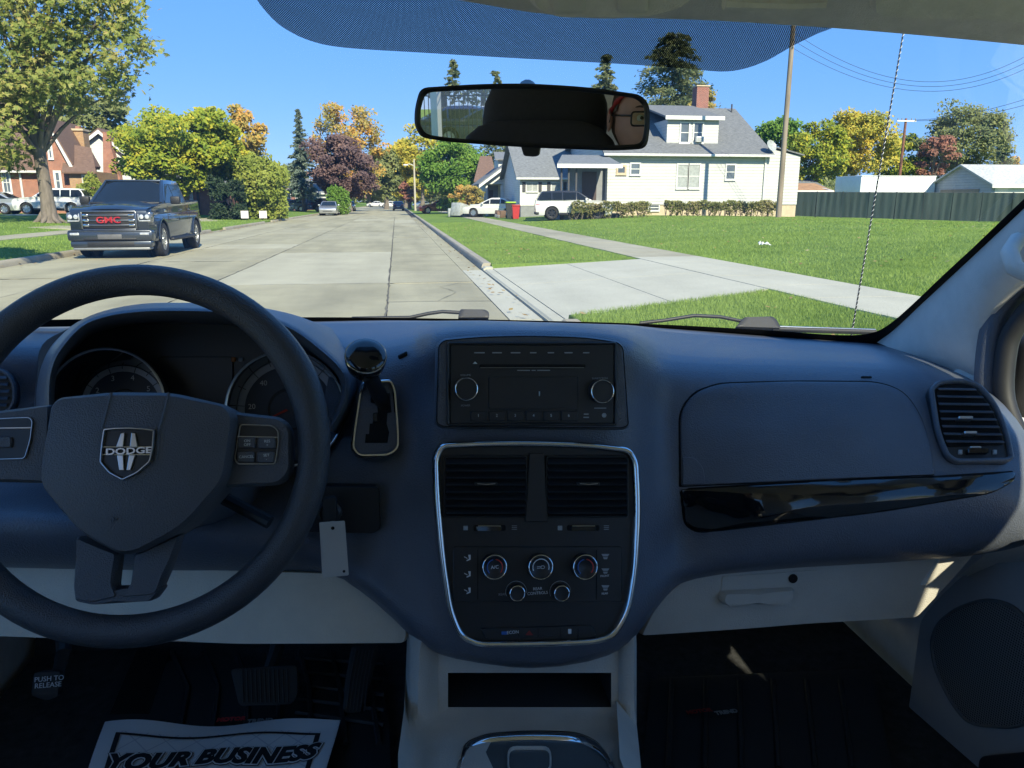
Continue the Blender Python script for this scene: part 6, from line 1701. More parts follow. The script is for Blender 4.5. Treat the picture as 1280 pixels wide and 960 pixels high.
MB().lathe([(.007, 0), (.007, .002), (.004, .001), (.0001, .001)], plw.mat(991, 723, .002), 16).build('glovebox_lock', m_gap, lg)
panel('panel_rib', densify(rq([(1150, 731), (1171, 698), (1174, 698), (1154, 731)], 1), 8), lw, plw.n, .004, m_pillar, lg, .001, rings=(.5,))

# ---- centre console (grey) with an open cubby
cons = thing('center_console', 'grey plastic floor console with open cubby and chrome-rimmed cup tray', 'console', (XC, .8, .55))
def con(px, py): # depth profile down the console
    y = float(np.interp(py, [780, 835, 886, 905, 960, 1040], [.93, .905, .885, .86, .74, .58])); return PY(px, py, y)
def con_grid(cols, rows_, skip=None, off=0.):
    w = MB(); R_ = [[con(x(py) if callable(x) else x, py) for x in cols] for py in rows_]
    nr, nc = len(rows_), len(cols)
    for r in R_: w.v += [tuple(p) for p in r]
    for i in range(nr - 1):
        for j in range(nc - 1):
            if skip and skip(i, j): continue
            w.f.append((i * nc + j, i * nc + j + 1, (i + 1) * nc + j + 1, (i + 1) * nc + j))
    return w
xl_ = lambda py: float(np.interp(py, [780, 800, 960, 1040], [516, 512, 506, 498])); xr_ = lambda py: float(np.interp(py, [780, 800, 900, 960, 1040], [794, 795, 795, 801, 812]))
rows_ = [782, 800, 820, 841, 862, 884, 900, 920, 940, 960, 1000, 1040]
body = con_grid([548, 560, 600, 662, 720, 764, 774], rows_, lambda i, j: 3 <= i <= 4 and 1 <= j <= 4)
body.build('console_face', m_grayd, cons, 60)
# cubby inside
w = MB(); fr = [con(560, 841), con(764, 841), con(764, 884), con(560, 884)]; bk = [p + V((0, .16, .01)) for p in fr]
for i in range(4): j = (i + 1) % 4; w.add([fr[i], fr[j], bk[j], bk[i]], [(0, 1, 2, 3)])
w.add(bk, [(0, 1, 2, 3)]); w.build('cubby', m_rubber, cons, 0)
# rounded side rails
for side in (0, 1):
    rows2 = []
    for py in rows_:
        if side == 0: xs2 = [(xl_(py), .10), (xl_(py), .02), (xl_(py) + 3, -.012), (xl_(py) + 12, -.024), (xl_(py) + 24, -.018), (xl_(py) + 31, -.004), (550, .002)]
        else: xs2 = [(773, .002), (xr_(py) - 22, -.004), (xr_(py) - 16, -.016), (xr_(py) - 8, -.02), (xr_(py) - 2, -.010), (xr_(py), .02), (xr_(py), .10)]
        rows2.append([con(x, py) + V((0, d, 0)) for x, d in xs2])
    MB().grid(rows2).build('side_rail', m_grayd, cons, 60)
tray = densify(rq([(572, 960), (578, 938), (606, 925), (665, 921), (725, 924), (752, 938), (768, 960), (780, 1000), (560, 1000)], [12, 14, 16, 30, 16, 14, 12, 6, 6]), 8)
pt_ = Plane(con(665, 950), (con(665, 960) - con(665, 920)).cross(V((1, 0, 0))) * -1); 
if pt_.n.z < 0: pt_ = Plane(pt_.p, -pt_.n)
ts = lambda px, py: pt_.at(px, py)
tr_ = panel('cup_tray', tray, ts, pt_.n, .006, M('tray_glaze', (.10, .115, .12), .25, var=.1), cons, .02, b=3)
ringstrip('tray_rim', tray, 9, ts, pt_.n, .012, m_chrome, tr_)
ringstrip('tray_lip', densify(rr(634, 941, 690, 975, 12), 6), 3, ts, pt_.n, .009, m_grayd, tr_)

# ================================================================== STEERING WHEEL
wheel = thing('steering_wheel', 'black leather-grained steering wheel with silver shield emblem on the hub', 'steering wheel', PY(167, 568, .80))
WN = V((0, -math.cos(R(21)), math.sin(R(21))))
wc = CAM + ray(168.5, 563) * .80
pw = Plane(wc, WN); wsf = lambda px, py: pw.at(px, py)
m_wheel = leather('wheel_grain', (.048, .052, .062), .38, 650, .55)
m_hub = leather('hub_grain', (.075, .082, .100), .42, 650, .45)
u, v = pw.u, pw.v
RW = .1825
rim = MB(); NB, NT = 96, 14
rows = []
for i in range(NB):
    a = 2 * math.pi * i / NB; d = u * math.cos(a) + v * math.sin(a)
    deg = math.degrees(a) % 360
    fat = 1 + .12 * math.exp(-((deg - 25) / 18) ** 2) + .12 * math.exp(-((deg - 155) / 18) ** 2)
    row = []
    for j in range(NT):
        b = 2 * math.pi * j / NT
        row.append(wc + d * (RW + .0165 * fat * math.cos(b)) + pw.n * (.0185 * math.sin(b)))
    rows.append(row)
rows.append(rows[0])
MB().grid(rows, True).build('rim', m_wheel, wheel, 60)
def hubh(px, py):
    q = math.hypot((px - 168) / 125, (py - 580) / 110); return pw.at(px, py, .032 + .012 * max(0, 1 - q * q))
hub_px = densify(rq([(60, 506), (70, 496), (138, 489), (214, 490), (284, 506), (293, 520), (288, 560), (281, 602), (228, 662), (168, 693), (148, 694), (98, 668), (48, 608), (47, 585)], [8, 10, 16, 16, 8, 8, 20, 16, 24, 12, 12, 24, 14, 14]), 7)
hub = panel('hub', hub_px, hubh, pw.n, 0, m_hub, wheel, .068, b=5, bev=.008, rings=(.85, .7, .55, .4, .25, .12), smooth=50)
for pts in ([(138.5, 491), (133, 510), (126, 540), (121, 590), (150, 625), (157, 690)], ): pass
for pts in ([(139, 491), (134, 512), (128, 535)], [(211, 491), (206, 512), (198, 540), (196, 575)]):
    MB().tube([hubh(*p) for p in pts], .0016, 6).build('hub_crease', m_hub, hub)
sh = [(131, 536), (145, 534.5), (163, 534), (181, 535), (195.5, 537), (194, 560), (190, 578), (174, 592), (155, 601), (138, 592), (126, 578), (128, 556)]
em = panel('emblem', densify(rq(sh, 3), 5), hubh, pw.n, .0015, m_panel, hub, .001, b=1)
ringstrip('emblem_rim', densify(rq(sh, 3), 4), 3.2, hubh, pw.n, .0055, m_silver, hub)
for q in ([(153, 542), (158, 541), (156, 559), (147, 559)], [(166, 541), (171, 542), (174, 559), (164, 559)], [(148, 569), (156, 569), (157, 588), (151, 588)], [(163, 569), (171, 569), (165, 588), (160, 588)]):
    MB().prism([hubh(*p) + pw.n * .0016 for p in q], pw.n * .003).build('emblem_bar', m_silver, hub, 0, bevel=.0006)
for y in (559, 568.5): MB().tube([hubh(129, y) + pw.n * .003, hubh(192, y) + pw.n * .003], .0008, 6).build('emblem_line', m_chrome, hub)
text('DODGE', pw.mat(161, 564, .0475), .0085, m_silver, hub, 'lettering', .0008, bold=.0002, sx=1.42)
text('SRS', pw.mat(149, 647, .0385), .010, m_hub, hub, 'lettering', .0012, sx=1.2)
def spoke(name, pts, h, mat, b=4, bev=.006): return panel(name, densify(pts, 6), lambda a, b_: pw.at(a, b_, h), pw.n, 0, mat, wheel, .015 + h, b=b, bev=bev, rings=(.8, .5, .25))
sr = spoke('spoke', rq([(272, 512), (352, 521), (364, 536), (364, 590), (350, 606), (272, 610)], [2, 10, 10, 14, 14, 2]), .010, m_hub)
slf = spoke('spoke', rq([(62, 505), (-30, 516), (-42, 530), (-40, 590), (-28, 602), (62, 604)], [2, 10, 10, 14, 14, 2]), .010, m_hub)
s0 = lambda a, b: pw.at(a, b, .010)
for par, fr_, bts in ((sr, [(300, 530), (340, 531), (349, 537), (349, 556), (345, 581), (297, 581), (293, 574)], ((309, 553.5), (334, 554), (308, 571), (333, 571.5))),
                      (slf, [(-30, 524), (38, 521), (43, 526), (40, 550), (33, 574), (-28, 576), (-36, 560)], ((-14, 545), (-14, 560), (6, 553)))):
    fp = densify(rq(fr_, 5), 4)
    panel('switch_plate', fp, s0, pw.n, .0015, m_panel, par, .001)
    ringstrip('plate_rim', fp, 2, s0, pw.n, .003, m_silver, par)
    for (x, y) in bts:
        panel('button', rr(x - 11, y - 7, x + 11, y + 7, 3), s0, pw.n, .005, m_hub, par, .001, b=1.5)
y = 546
MB().tube([s0(297, 546) + pw.n * .002, s0(348, 547) + pw.n * .002], .0008, 6).build('plate_line', m_silver, sr)
MB().tube([s0(-30, 536) + pw.n * .002, s0(40, 535) + pw.n * .002], .0008, 6).build('plate_line', m_silver, slf)
for (x, y), t in zip(((309, 553.5), (334, 554), (308, 571), (333, 571.5)), ('ON\nOFF', 'RES\n+', 'CANCEL', 'SET\n-')):
    text(t, pw.mat(x, y, .0153), .004, m_print, sr, 'lettering', .00015)
low = [rq([(94, 670), (146, 690), (141, 732), (146, 748), (116, 756), (92, 752), (89, 735)], [4, 4, 3, 2, 8, 6, 8]), rq([(166, 692), (224, 668), (212, 705), (194, 746), (150, 748.5), (161, 732)], [4, 4, 10, 8, 2, 3])]
for q in low: spoke('lower_spoke', q, .008, m_hub)
spoke('spoke_bridge', rq([(92, 736), (204, 733), (190, 752), (112, 757), (90, 752)], 6), .006, m_hub)
# column shroud behind the wheel
shr = thing('steering_column', 'black steering column shroud behind the wheel', 'steering column', PY(260, 660, .95))
w = MB(); rows = []
for t, r1, r2 in ((0, .062, .05), (.06, .075, .062), (.14, .082, .07), (.24, .085, .075)):
    c = wc - pw.n * (.05 + t) + V((0, 0, -.005 - .02 * t))
    rows.append([c + u * r1 * math.cos(a) + v * (r2 * math.sin(a) - .015) for a in np.linspace(0, 2 * math.pi, 28, endpoint=False)])
MB().grid(rows, True).build('shroud', m_dash, shr, 60)
MB().tube([wc - pw.n * .10 + u * .06 - v * .05, wc - pw.n * .09 + u * .12 - v * .085], .008, 10).build('tilt_lever', m_panel, shr)
# ================================================================== GEAR LEVER, KEYS, PEDALS, MATS
lever = thing('gear_lever', 'black round gear knob with chrome ring beside the radio', 'gear lever', gs(478, 500))
kc = PY(457, 450, .955)
ax = (kc - gs(480, 505)).normalized()
faceN = (CAM - kc).normalized() * .75 + V((0, 0, .55)) + V((.05, 0, 0)); faceN.normalize()
mk = Matrix.Translation(kc) @ faceN.to_track_quat('Z', 'Y').to_matrix().to_4x4()
MB().tube([gs(480, 505), kc - faceN * .018], [.010, .011], 12).build('shaft', m_panel, lever)
s = 960 / kc.y
MB().lathe([(.004, -.033), (.012, -.032), (.0175, -.024), (.0235, -.010), (.0255, .002), (.0255, .008), (.0235, .013), (.014, .0155), (.0001, .016)], mk, 40).build('knob', m_gloss, lever, 60)
MB().tube([mk @ V((.0248 * math.cos(a), .0248 * math.sin(a), .0095)) for a in np.linspace(0, 2 * math.pi, 40, endpoint=False)], .0011, 6, closed=True).build('knob_ring', m_chrome, lever)
# keys
key = thing('car_key', 'key in the ignition with black bow and small ring', 'key', PY(412, 638, .935))
kp = Plane(PY(412, 640, .925), (0, -1, .1)); kf = lambda a, b: kp.at(a, b)
MB().tube([pi_.at(412, 640, .005), kp.at(412, 640)], .0035, 8).build('blade', m_silver, key)
panel('bow', rq([(403, 622), (420, 620), (422, 652), (404, 654)], 6), kf, kp.n, .004, m_rubber, key, .006)
rc = kp.at(417, 660)
MB().tube([rc + V((.0105 * math.cos(a), -.004 * math.sin(a), .0105 * math.sin(a))) for a in np.linspace(0, 2 * math.pi, 28, endpoint=False)], .0008, 6, closed=True).build('key_ring', m_silver, key)
tg = thing('key_tag', 'pale blank paper tag hanging from the ignition key', 'tag', kp.at(416, 690))
kt = Plane(kp.p + kp.n * .008, (.08, -1, .05)); tf = lambda a, b: kt.at(a, b)
panel('tag', densify(rq([(399, 653), (431, 651), (436, 719), (403, 722)], 2), 6), tf, kt.n, .0006, M('tag_paper', (.62, .58, .53), .7, var=.05), tg, .0006, b=.4, bev=.0002)
MB().lathe([(.0022, 0), (.0022, .0008), (.0001, .0008)], kt.mat(416, 660, .0004), 14).build('eyelet', m_gap, tg)
MB().lathe([(.0018, 0), (.0018, .0008), (.0001, .0008)], kt.mat(430, 714, .0004), 14).build('eyelet', m_gap, tg)

# floor, firewall, mats
FZ = .56
cab = thing('van_cabin', 'minivan cabin shell with headliner, pillars and dark footwell', 'cabin', (XC, 0, .4))
MB().box(XC - .86, .05, .45, 1.62, .41, FZ).build('floor_carpet', m_carpet, cab)
MB().box(.051, .985, .45, 1.62, .41, .46).build('floor_carpet', m_carpet, cab)
MB().box(XC - .86, XC + .86, -2.6, .449, .41, .46).build('rear_carpet', M('rear_carpet_grey', (.50, .47, .42), .95, var=.2, scale=60), cab)
MB().prism([V((XC - .86, 1.42, FZ)), V((XC - .86, 1.62, FZ + .35)), V((XC - .86, 1.66, 1.05)), V((XC - .86, 1.78, 1.05)), V((XC - .86, 1.78, FZ - .05)), V((XC - .86, 1.45, FZ - .05))], (1.72, 0, 0)).build('firewall', m_carpet, cab)
def floor_mat(label, px_poly, z, word_px, name='floor_mat'):
    t = thing(name, label, 'floor mat', PZ(*px_poly[0], z))
    pf = Plane((0, 1.05, z), (0, 0, 1)); fs_ = lambda a, b: pf.at(a, b)
    panel('mat', densify(rq(px_poly, 12), 14), fs_, V((0, 0, 1)), .006, m_rubber, t, .004, b=4)
    return t, pf
mt1, pf1 = floor_mat('black ribbed rubber floor mat under the driver pedals', [(75, 985), (140, 880), (158, 830), (470, 826), (486, 900), (490, 990)], FZ + .012, None)
w = MB()
for k in range(26):
    x0_, x1_ = 150 + k * 2.4, 120 + k * 2.4
    w.tube([pf1.at(172 + k * 1.6, 812, .006), pf1.at(138 + k * 1.9, 892, .006)], .0016, 4)
w.build('fine_ribs', m_rubber, mt1, 0, weld=False)['kind'] = 'stuff'
for k in range(7):
    MB().tube([pf1.at(215 + k * 40, 815, .008), pf1.at(235 + k * 38, 860, .008), pf1.at(222 + k * 42, 930, .008)], .005, 6).build('rib', m_rubber, mt1)
for k in range(5): MB().tube([pf1.at(370, 822 + k * 17, .008), pf1.at(480, 830 + k * 19, .008)], .0045, 6).build('rib', m_rubber, mt1)
text('MOTOR', pf1.mat(289, 899, .012, R(-3)), .0125, M('logo_red', (.5, .03, .035), .5), mt1, 'lettering', .0006, bold=.0006, sx=1.0)
text('TREND', pf1.mat(325, 901, .012, R(-3)), .0125, M('logo_grey', (.30, .32, .34), .5), mt1, 'lettering', .0006, bold=.0004, sx=1.0)
mt2, pf2 = floor_mat('black rubber floor mat in the dark passenger footwell', [(800, 985), (815, 850), (1090, 838), (1120, 985)], .472, None)
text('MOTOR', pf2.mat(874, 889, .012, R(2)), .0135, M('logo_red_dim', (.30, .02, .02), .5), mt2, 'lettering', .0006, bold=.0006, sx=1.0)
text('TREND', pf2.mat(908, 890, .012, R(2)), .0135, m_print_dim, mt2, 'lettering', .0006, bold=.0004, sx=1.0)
for k in range(6): MB().tube([pf2.at(840 + k * 42, 850, .008), pf2.at(835 + k * 46, 960, .008)], .005, 6).build('rib', m_rubber, mt2)
# paper mat printed with thanks
def paper():
    z = FZ + .035
    t = thing('paper_mat', 'white printed paper floor mat reading your business, rumpled over the rubber mat', 'paper mat', PZ(270, 960, z))
    A, B, C_, D = PZ(133, 905, z), PZ(426, 900, z), PZ(395, 1010, z), PZ(96, 1010, z)
    def S(uu, vv, h=0.):   # uu across 0..1, vv from top edge 0 down to 1
        p = A.lerp(B, uu).lerp(D.lerp(C_, uu), vv)
        wv = .009 * math.sin(uu * 6.2 + .9) * (1 - .35 * vv) + .003 * math.sin(uu * 11 + vv * 4)
        return p + V((0, -.010 * math.sin(uu * 6.6 + .4), wv + h + .003 * max(0, .12 - vv) * 8 * math.sin(uu * 9)))
    m = bpy.data.materials.new('paper_white'); n, l, b = nodes_of(m)
    tc = n.new('ShaderNodeTexCoord'); mp = n.new('ShaderNodeMapping'); mp.inputs['Rotation'].default_value = (0, 0, R(45)); l.new(tc.outputs['Object'], mp.inputs[0])
    ck = n.new('ShaderNodeTexBrick'); ck.offset = 0; ck.inputs['Scale'].default_value = 32; ck.inputs['Brick Width'].default_value = 1; ck.inputs['Row Height'].default_value = 1; ck.inputs['Mortar Size'].default_value = .03
    for i, c in (('Color1', (.80, .80, .80)), ('Color2', (.80, .80, .80)), ('Mortar', (.60, .61, .65))): ck.inputs[i].default_value = (*c, 1)
    l.new(mp.outputs[0], ck.inputs['Vector']); l.new(ck.outputs[0], b.inputs['Base Color']); b.inputs['Roughness'].default_value = .75
    rows = [[S(i / 44, j / 20) for i in range(45)] for j in range(21)]
    MB().grid(rows).grid([[p - V((0, 0, .0006)) for p in r] for r in rows]).build('sheet', m, t, 70, weld=False)
    m_plain = M('paper_plain', (.82, .82, .82), .75, var=.03)
    def band(u0, v0, u1, v1, mat, h, name):
        k = 30; rows = [[S(u0 + (u1 - u0) * i / k, v0 + (v1 - v0) * j / 6, h) for i in range(k + 1)] for j in range(7)]
        MB().grid(rows).build(name, mat, t, 70)
    # plain margins, black frame
    band(.005, .005, .995, .14, m_plain, .0008, 'margin'); band(.005, .14, .07, .99, m_plain, .0008, 'margin'); band(.93, .14, .995, .99, m_plain, .0008, 'margin')
    band(.07, .165, .93, .19, m_print_black, .0016, 'frame_line'); band(.07, .19, .092, .99, m_print_black, .0016, 'frame_line'); band(.908, .19, .93, .99, m_print_black, .0016, 'frame_line')
    for (s, vv, sz, sx) in (('YOUR BUSINESS', .47, .043, 1.03), ('IS APPRECIATED', .80, .043, 1.0)):
        for (bold, mat, h, dx) in ((.0052, m_print_black, .0022, .0), (.0042, m_plain, .0028, .0), (.0022, m_print_black, .0034, 0.)):
            def wp(q, vv=vv, h=h, dx=dx):
                W_, H_ = (B - A).length, (D - A).length
                uu = .5 + (q.x + dx) / W_; return S(uu, vv - q.y / H_ - .20 * (uu - .5) - .04 * math.sin(uu * 6.3), h + q.z)
            text(s, None, sz, mat, t, 'lettering', .0001, shear=.25, bold=bold, sx=sx, warp=wp)
paper()
def pedals():
    t = thing('brake_pedal', 'ribbed black brake pedal above the floor mat', 'pedal', PY(332, 855, 1.16))
    p = Plane(PY(332, 855, 1.16), (0, -.86, .5)); f = lambda a, b: p.at(a, b)
    panel('pad', densify(rq([(289, 836), (372, 831), (373, 868), (365, 880), (300, 882)], 6), 6), f, p.n, .008, m_rubber, t, .012, b=4)
    for k in range(11): x = 303 + k * 5.6; MB().tube([p.at(x, 836.5, .0095), p.at(x + 1.5, 878, .0095)], .0016, 5).build('rib', M('rubber_worn', (.035, .037, .04), .6), t)
    MB().tube([p.at(338, 836, -.02), p.at(345, 815, -.03), PY(350, 780, 1.32)], .012, 8).build('arm', m_rubber, t)
    t = thing('accelerator_pedal', 'tall ribbed black accelerator pedal', 'pedal', PY(445, 890, 1.12))
    p = Plane(PY(452, 850, 1.17), (0, -.80, .6)); f = lambda a, b: p.at(a, b)
    panel('pad', densify(rq([(440, 808), (474, 806), (464, 850), (450, 893), (428, 893), (432, 850)], 5), 6), f, p.n, .006, m_rubber, t, .012, b=3)
    for k in range(6): x = 436 + k * 4.4; MB().tube([p.at(x + 9, 812, .0075), p.at(x + 2, 850, .0075), p.at(x - 3, 889, .0075)], .0014, 5).build('rib', MATS['rubber_worn'], t)
    t = thing('parking_brake_pedal', 'parking brake pedal marked push to release', 'pedal', PY(60, 858, 1.06))
    p = Plane(PY(60, 855, 1.06), (.05, -.9, .42)); f = lambda a, b: p.at(a, b)
    panel('pad', densify(rq([(45, 840), (78, 838), (74, 870), (60, 875), (41, 868)], 4), 5), f, p.n, .008, m_rubber, t, .012, b=3)
    text('PUSH TO', p.mat(61.5, 848.5, .0088), .0095, m_print, t, 'lettering', .0003); text('RELEASE', p.mat(60, 856.5, .0088), .0095, m_print, t, 'lettering', .0003)
    MB().tube([p.at(72, 842, -.01), PY(80, 815, 1.07), PY(78, 780, 1.14)], [.008, .010, .011], 8).build('arm', m_rubber, t)
pedals()
# ================================================================== WINDSHIELD, PILLARS, ROOF, DOORS, MIRROR
def sub_part(name, parent):
    o = bpy.data.objects.new(name, None); o.empty_display_size = .1; C.objects.link(o); o.parent = parent
    o.matrix_parent_inverse = parent.matrix_basis.inverted(); return o
def WSY(x, z):
    t = (z - 1.08) / (1.66 - 1.08); q = ((x - XC) / .8) ** 2
    return (1.80 - .30 * q) * (1 - t) + (.80 - .10 * q) * t
def WS(px, py, off=0.):
    d = ray(px, py); t = 1.2
    for _ in range(60):
        p = CAM + d * t; e = WSY(p.x, p.z) - off - p.y
        t += e * .5 / max(.2, d.y)
    return CAM + d * t
m_ws = glass_thin('windshield_glass', (.97, .98, .975), .020)
m_sg = glass_thin('side_glass', (.93, .95, .94))
m_rg = glass_thin('privacy_glass', (.90, .92, .91))
ws = thing('windshield', 'wide laminated windshield with dotted shade band along the top', 'windshield', (XC, 1.5, 1.1))
rows = []
for i in range(13):
    z = 1.06 + (1.70 - 1.06) * i / 12; t = (z - 1.08) / .58
    hw_ = .86 + (.70 - .86) * t
    rows.append([V((XC + hw_ * s, WSY(XC + hw_ * s, z), z)) for s in np.linspace(-1, 1, 33)])
MB().grid(rows).build('glass_pane', m_ws, ws, 80)
def fritmat():
    m = bpy.data.materials.new('frit_dots'); n, l, b = nodes_of(m); n.remove(b)
    tc = n.new('ShaderNodeTexCoord'); mp = n.new('ShaderNodeMapping'); mp.inputs['Rotation'].default_value = (0, 0, R(45)); mp.inputs['Scale'].default_value = (1 / .0032, 1 / .0028, 0)
    mp2 = n.new('ShaderNodeMapping'); mp2.inputs['Rotation'].default_value = (0, 0, R(45))
    l.new(tc.outputs['Object'], mp2.inputs[0]); 
    sc = n.new('ShaderNodeVectorMath'); sc.operation = 'MULTIPLY'; sc.inputs[1].default_value = (1 / .0018, 1 / .0018, 0); l.new(mp2.outputs[0], sc.inputs[0])
    fr = n.new('ShaderNodeVectorMath'); fr.operation = 'FRACTION'; l.new(sc.outputs[0], fr.inputs[0])
    sb_ = n.new('ShaderNodeVectorMath'); sb_.operation = 'SUBTRACT'; sb_.inputs[1].default_value = (.5, .5, 0); l.new(fr.outputs[0], sb_.inputs[0])
    ln = n.new('ShaderNodeVectorMath'); ln.operation = 'LENGTH'; l.new(sb_.outputs[0], ln.inputs[0])
    lt = n.new('ShaderNodeMath'); lt.operation = 'LESS_THAN'; lt.inputs[1].default_value = .5; l.new(ln.outputs['Value'], lt.inputs[0])
    t = n.new('ShaderNodeBsdfTransparent'); d = n.new('ShaderNodeBsdfDiffuse'); d.inputs[0].default_value = (.012, .014, .018, 1)
    ms = n.new('ShaderNodeMixShader'); l.new(lt.outputs[0], ms.inputs[0]); l.new(t.outputs[0], ms.inputs[1]); l.new(d.outputs[0], ms.inputs[2])
    l.new(ms.outputs[0], n['Material Output'].inputs[0]); return m
low_ = cat_rom([(300, -45), (318, -6), (332, 14), (352, 33), (385, 50), (430, 59.5), (530, 66), (640, 72.5), (760, 79), (850, 85), (900, 89.5), (930, 86), (960, 75), (990, 58), (1020, 43), (1045, 33), (1075, 15)], 4)
rows = []
for t in np.linspace(0, 1, 7):
    rows.append([WS(p[0] + (640 - p[0]) * .06 * t, p[1] + (-60 - p[1]) * t, .004) for p in low_])
MB().grid(rows).build('shade_band', fritmat(), ws, 80)
# black ceramic edge along the right pillar and along the foot of the glass
def edge_strip(pts, w0, name='glass_edge'):
    a = [WS(p[0], p[1], .004) for p in pts]; b = [WS(p[0] + w0[0], p[1] + w0[1], .004) for p in pts]
    MB().grid([a, b]).build(name, m_gap, ws, 60)
rt_edge = cat_rom([(1010, 417), (1060, 419), (1090, 416), (1112, 405), (1140, 381), (1180, 343), (1230, 297), (1282, 249), (1340, 190)], 4)
edge_strip(rt_edge, (9, 9)); edge_strip(rt_edge, (30, 34))
edge_strip(cat_rom([(40, 400), (200, 397.5), (400, 396.5), (540, 398), (660, 400.5), (800, 404.5), (930, 411), (1030, 418)], 4), (0, 9))

# A pillars (right one in view), built at the right and mirrored to the left
pA = [(1096, 428, 1.43), (1118, 412, 1.40), (1150, 382, 1.345), (1190, 345, 1.27), (1235, 303, 1.19), (1285, 256, 1.10), (1360, 185, .97), (1440, 100, .83)]
pB = [(1188, 466, .99), (1206, 470, .985), (1224, 462, .98), (1228, 430, .975), (1244, 392, .97), (1290, 345, .965), (1370, 285, .95), (1470, 215, .90)]
EA = cat_rom([tuple(WS(px, py, .01)) for px, py, y in pA], 4)
EB = cat_rom([tuple(PX(px, py, x)) for px, py, x in pB], 4)
EA += cat_rom([EA[-1], (.93, .72, 1.66), (.90, .60, 1.72)], 3)[1:]; EB += cat_rom([EB[-1], (1.01, .66, 1.60), (1.02, .50, 1.63)], 3)[1:]
rows = []
for t, bul in ((0, 0), (.12, .012), (.3, .022), (.5, .024), (.7, .016), (.88, .008), (1, 0)):
    rows.append([V(a).lerp(V(b), t) + (CAM - V(a)).normalized() * bul for a, b in zip(EA, EB)])
rows.append([V(b) + V((.04, .02, 0)) for b in EB])
def mir(p): return V((2 * XC - p[0], p[1], p[2]))
MB().grid(rows).build('pillar_trim', m_pillar, cab, 60)
MB().grid([[mir(p) for p in r] for r in rows]).build('pillar_trim', m_pillar, cab, 60)
# outer skin of the pillar so that no daylight leaks
for f in (lambda p: V(p), mir):
    MB().grid([[f(V(a) + V((.03, .06, -.005))) for a in EA], [f(V(b) + V((.06, .03, 0))) for b in EB]]).build('pillar_outer', m_gap, cab, 60)
# grab handle on the right pillar
MB().tube([PY(1272, 300, 1.03), PY(1262, 315, 1.0), PY(1268, 335, .97), PY(1290, 345, .95)], .012, 8).build('grab_handle', m_pillar, cab, 60)

# roof and headliner
hd = cat_rom([(-400, -36), (-150, -30), (100, -26), (300, -22), (480, -12), (572, 0), (655, 14), (720, 20.5), (800, 22.5), (900, 26), (1040, 35), (1160, 45), (1285, 57), (1400, 70), (1500, 84)], 4)
HB = [WS(*p, .015) for p in hd]
def roofz(x): return 1.735 - .10 * ((x - XC) / .8) ** 4
rows = [[p + V((0, .02, .03)) for p in HB], HB, [p + V((0, -.03, .012)) for p in HB], [p + V((0, -.10, .045)) for p in HB]]
for yy in (.35, -.4, -1.2, -2.0, -2.55):
    rows.append([V((XC + (p.x - XC) * 1.03, yy, roofz(p.x) - (.02 if yy < -2.3 else 0))) for p in HB])
MB().grid(rows).build('headliner', m_liner, cab, 60)
rows2 = [[p + V((0, .03, .045)) for p in HB], [p + V((0, -.10, .08)) for p in HB]] + [[V((XC + (p.x - XC) * 1.12, yy, roofz(p.x) + .05)) for p in HB] for yy in (.35, -2.62)]
MB().grid(rows2).build('roof_skin', M('van_paint', (.05, .06, .09), .3, coat=1), cab, 60)
# overhead console lip and right sun visor
oc = thing('overhead_console', 'grey-brown overhead console at the top of the windshield', 'overhead console', PY(765, 5, .80))
po = Plane(PY(765, 8, .79), (0, -.62, -.78)); of = lambda a, b: po.at(a, b)
panel('housing', densify(rq([(640, -50), (664, 6), (690, 18), (760, 22), (815, 18), (862, 2), (880, -50)], [4, 14, 20, 20, 20, 12, 4]), 8), of, po.n, .008, m_liner, oc, .02, b=7, bev=.006)
panel('map_lamp', densify(rr(690, -30, 730, 8, 6), 6), of, po.n, .011, m_pillar, oc, .004, b=3)
panel('map_lamp', densify(rr(770, -30, 808, 8, 6), 6), of, po.n, .011, m_pillar, oc, .004, b=3)
sv = thing('sun_visor', 'folded grey fabric sun visor above the passenger side', 'sun visor', PY(1180, 5, .78))
pvz = Plane(PY(1180, 0, .74), (.02, -.45, -.89)); vf = lambda a, b: pvz.at(a, b)
panel('visor_panel', densify(rq([(1086, -60), (1086, 4), (1100, 9), (1290, 21), (1400, 30), (1400, -60)], [4, 6, 8, 20, 8, 4]), 12), vf, pvz.n, .012, m_liner, sv, .004, b=6, bev=.006)
MB().tube([PY(905, 4, .78), PY(985, 7, .78), PY(1030, 5, .78)], .006, 8).build('visor_rod', m_liner, sv)
MB().tube([PY(1092, 1, .76), PY(1112, 5, .76)], .007, 8).build('visor_clip', m_pillar, sv)

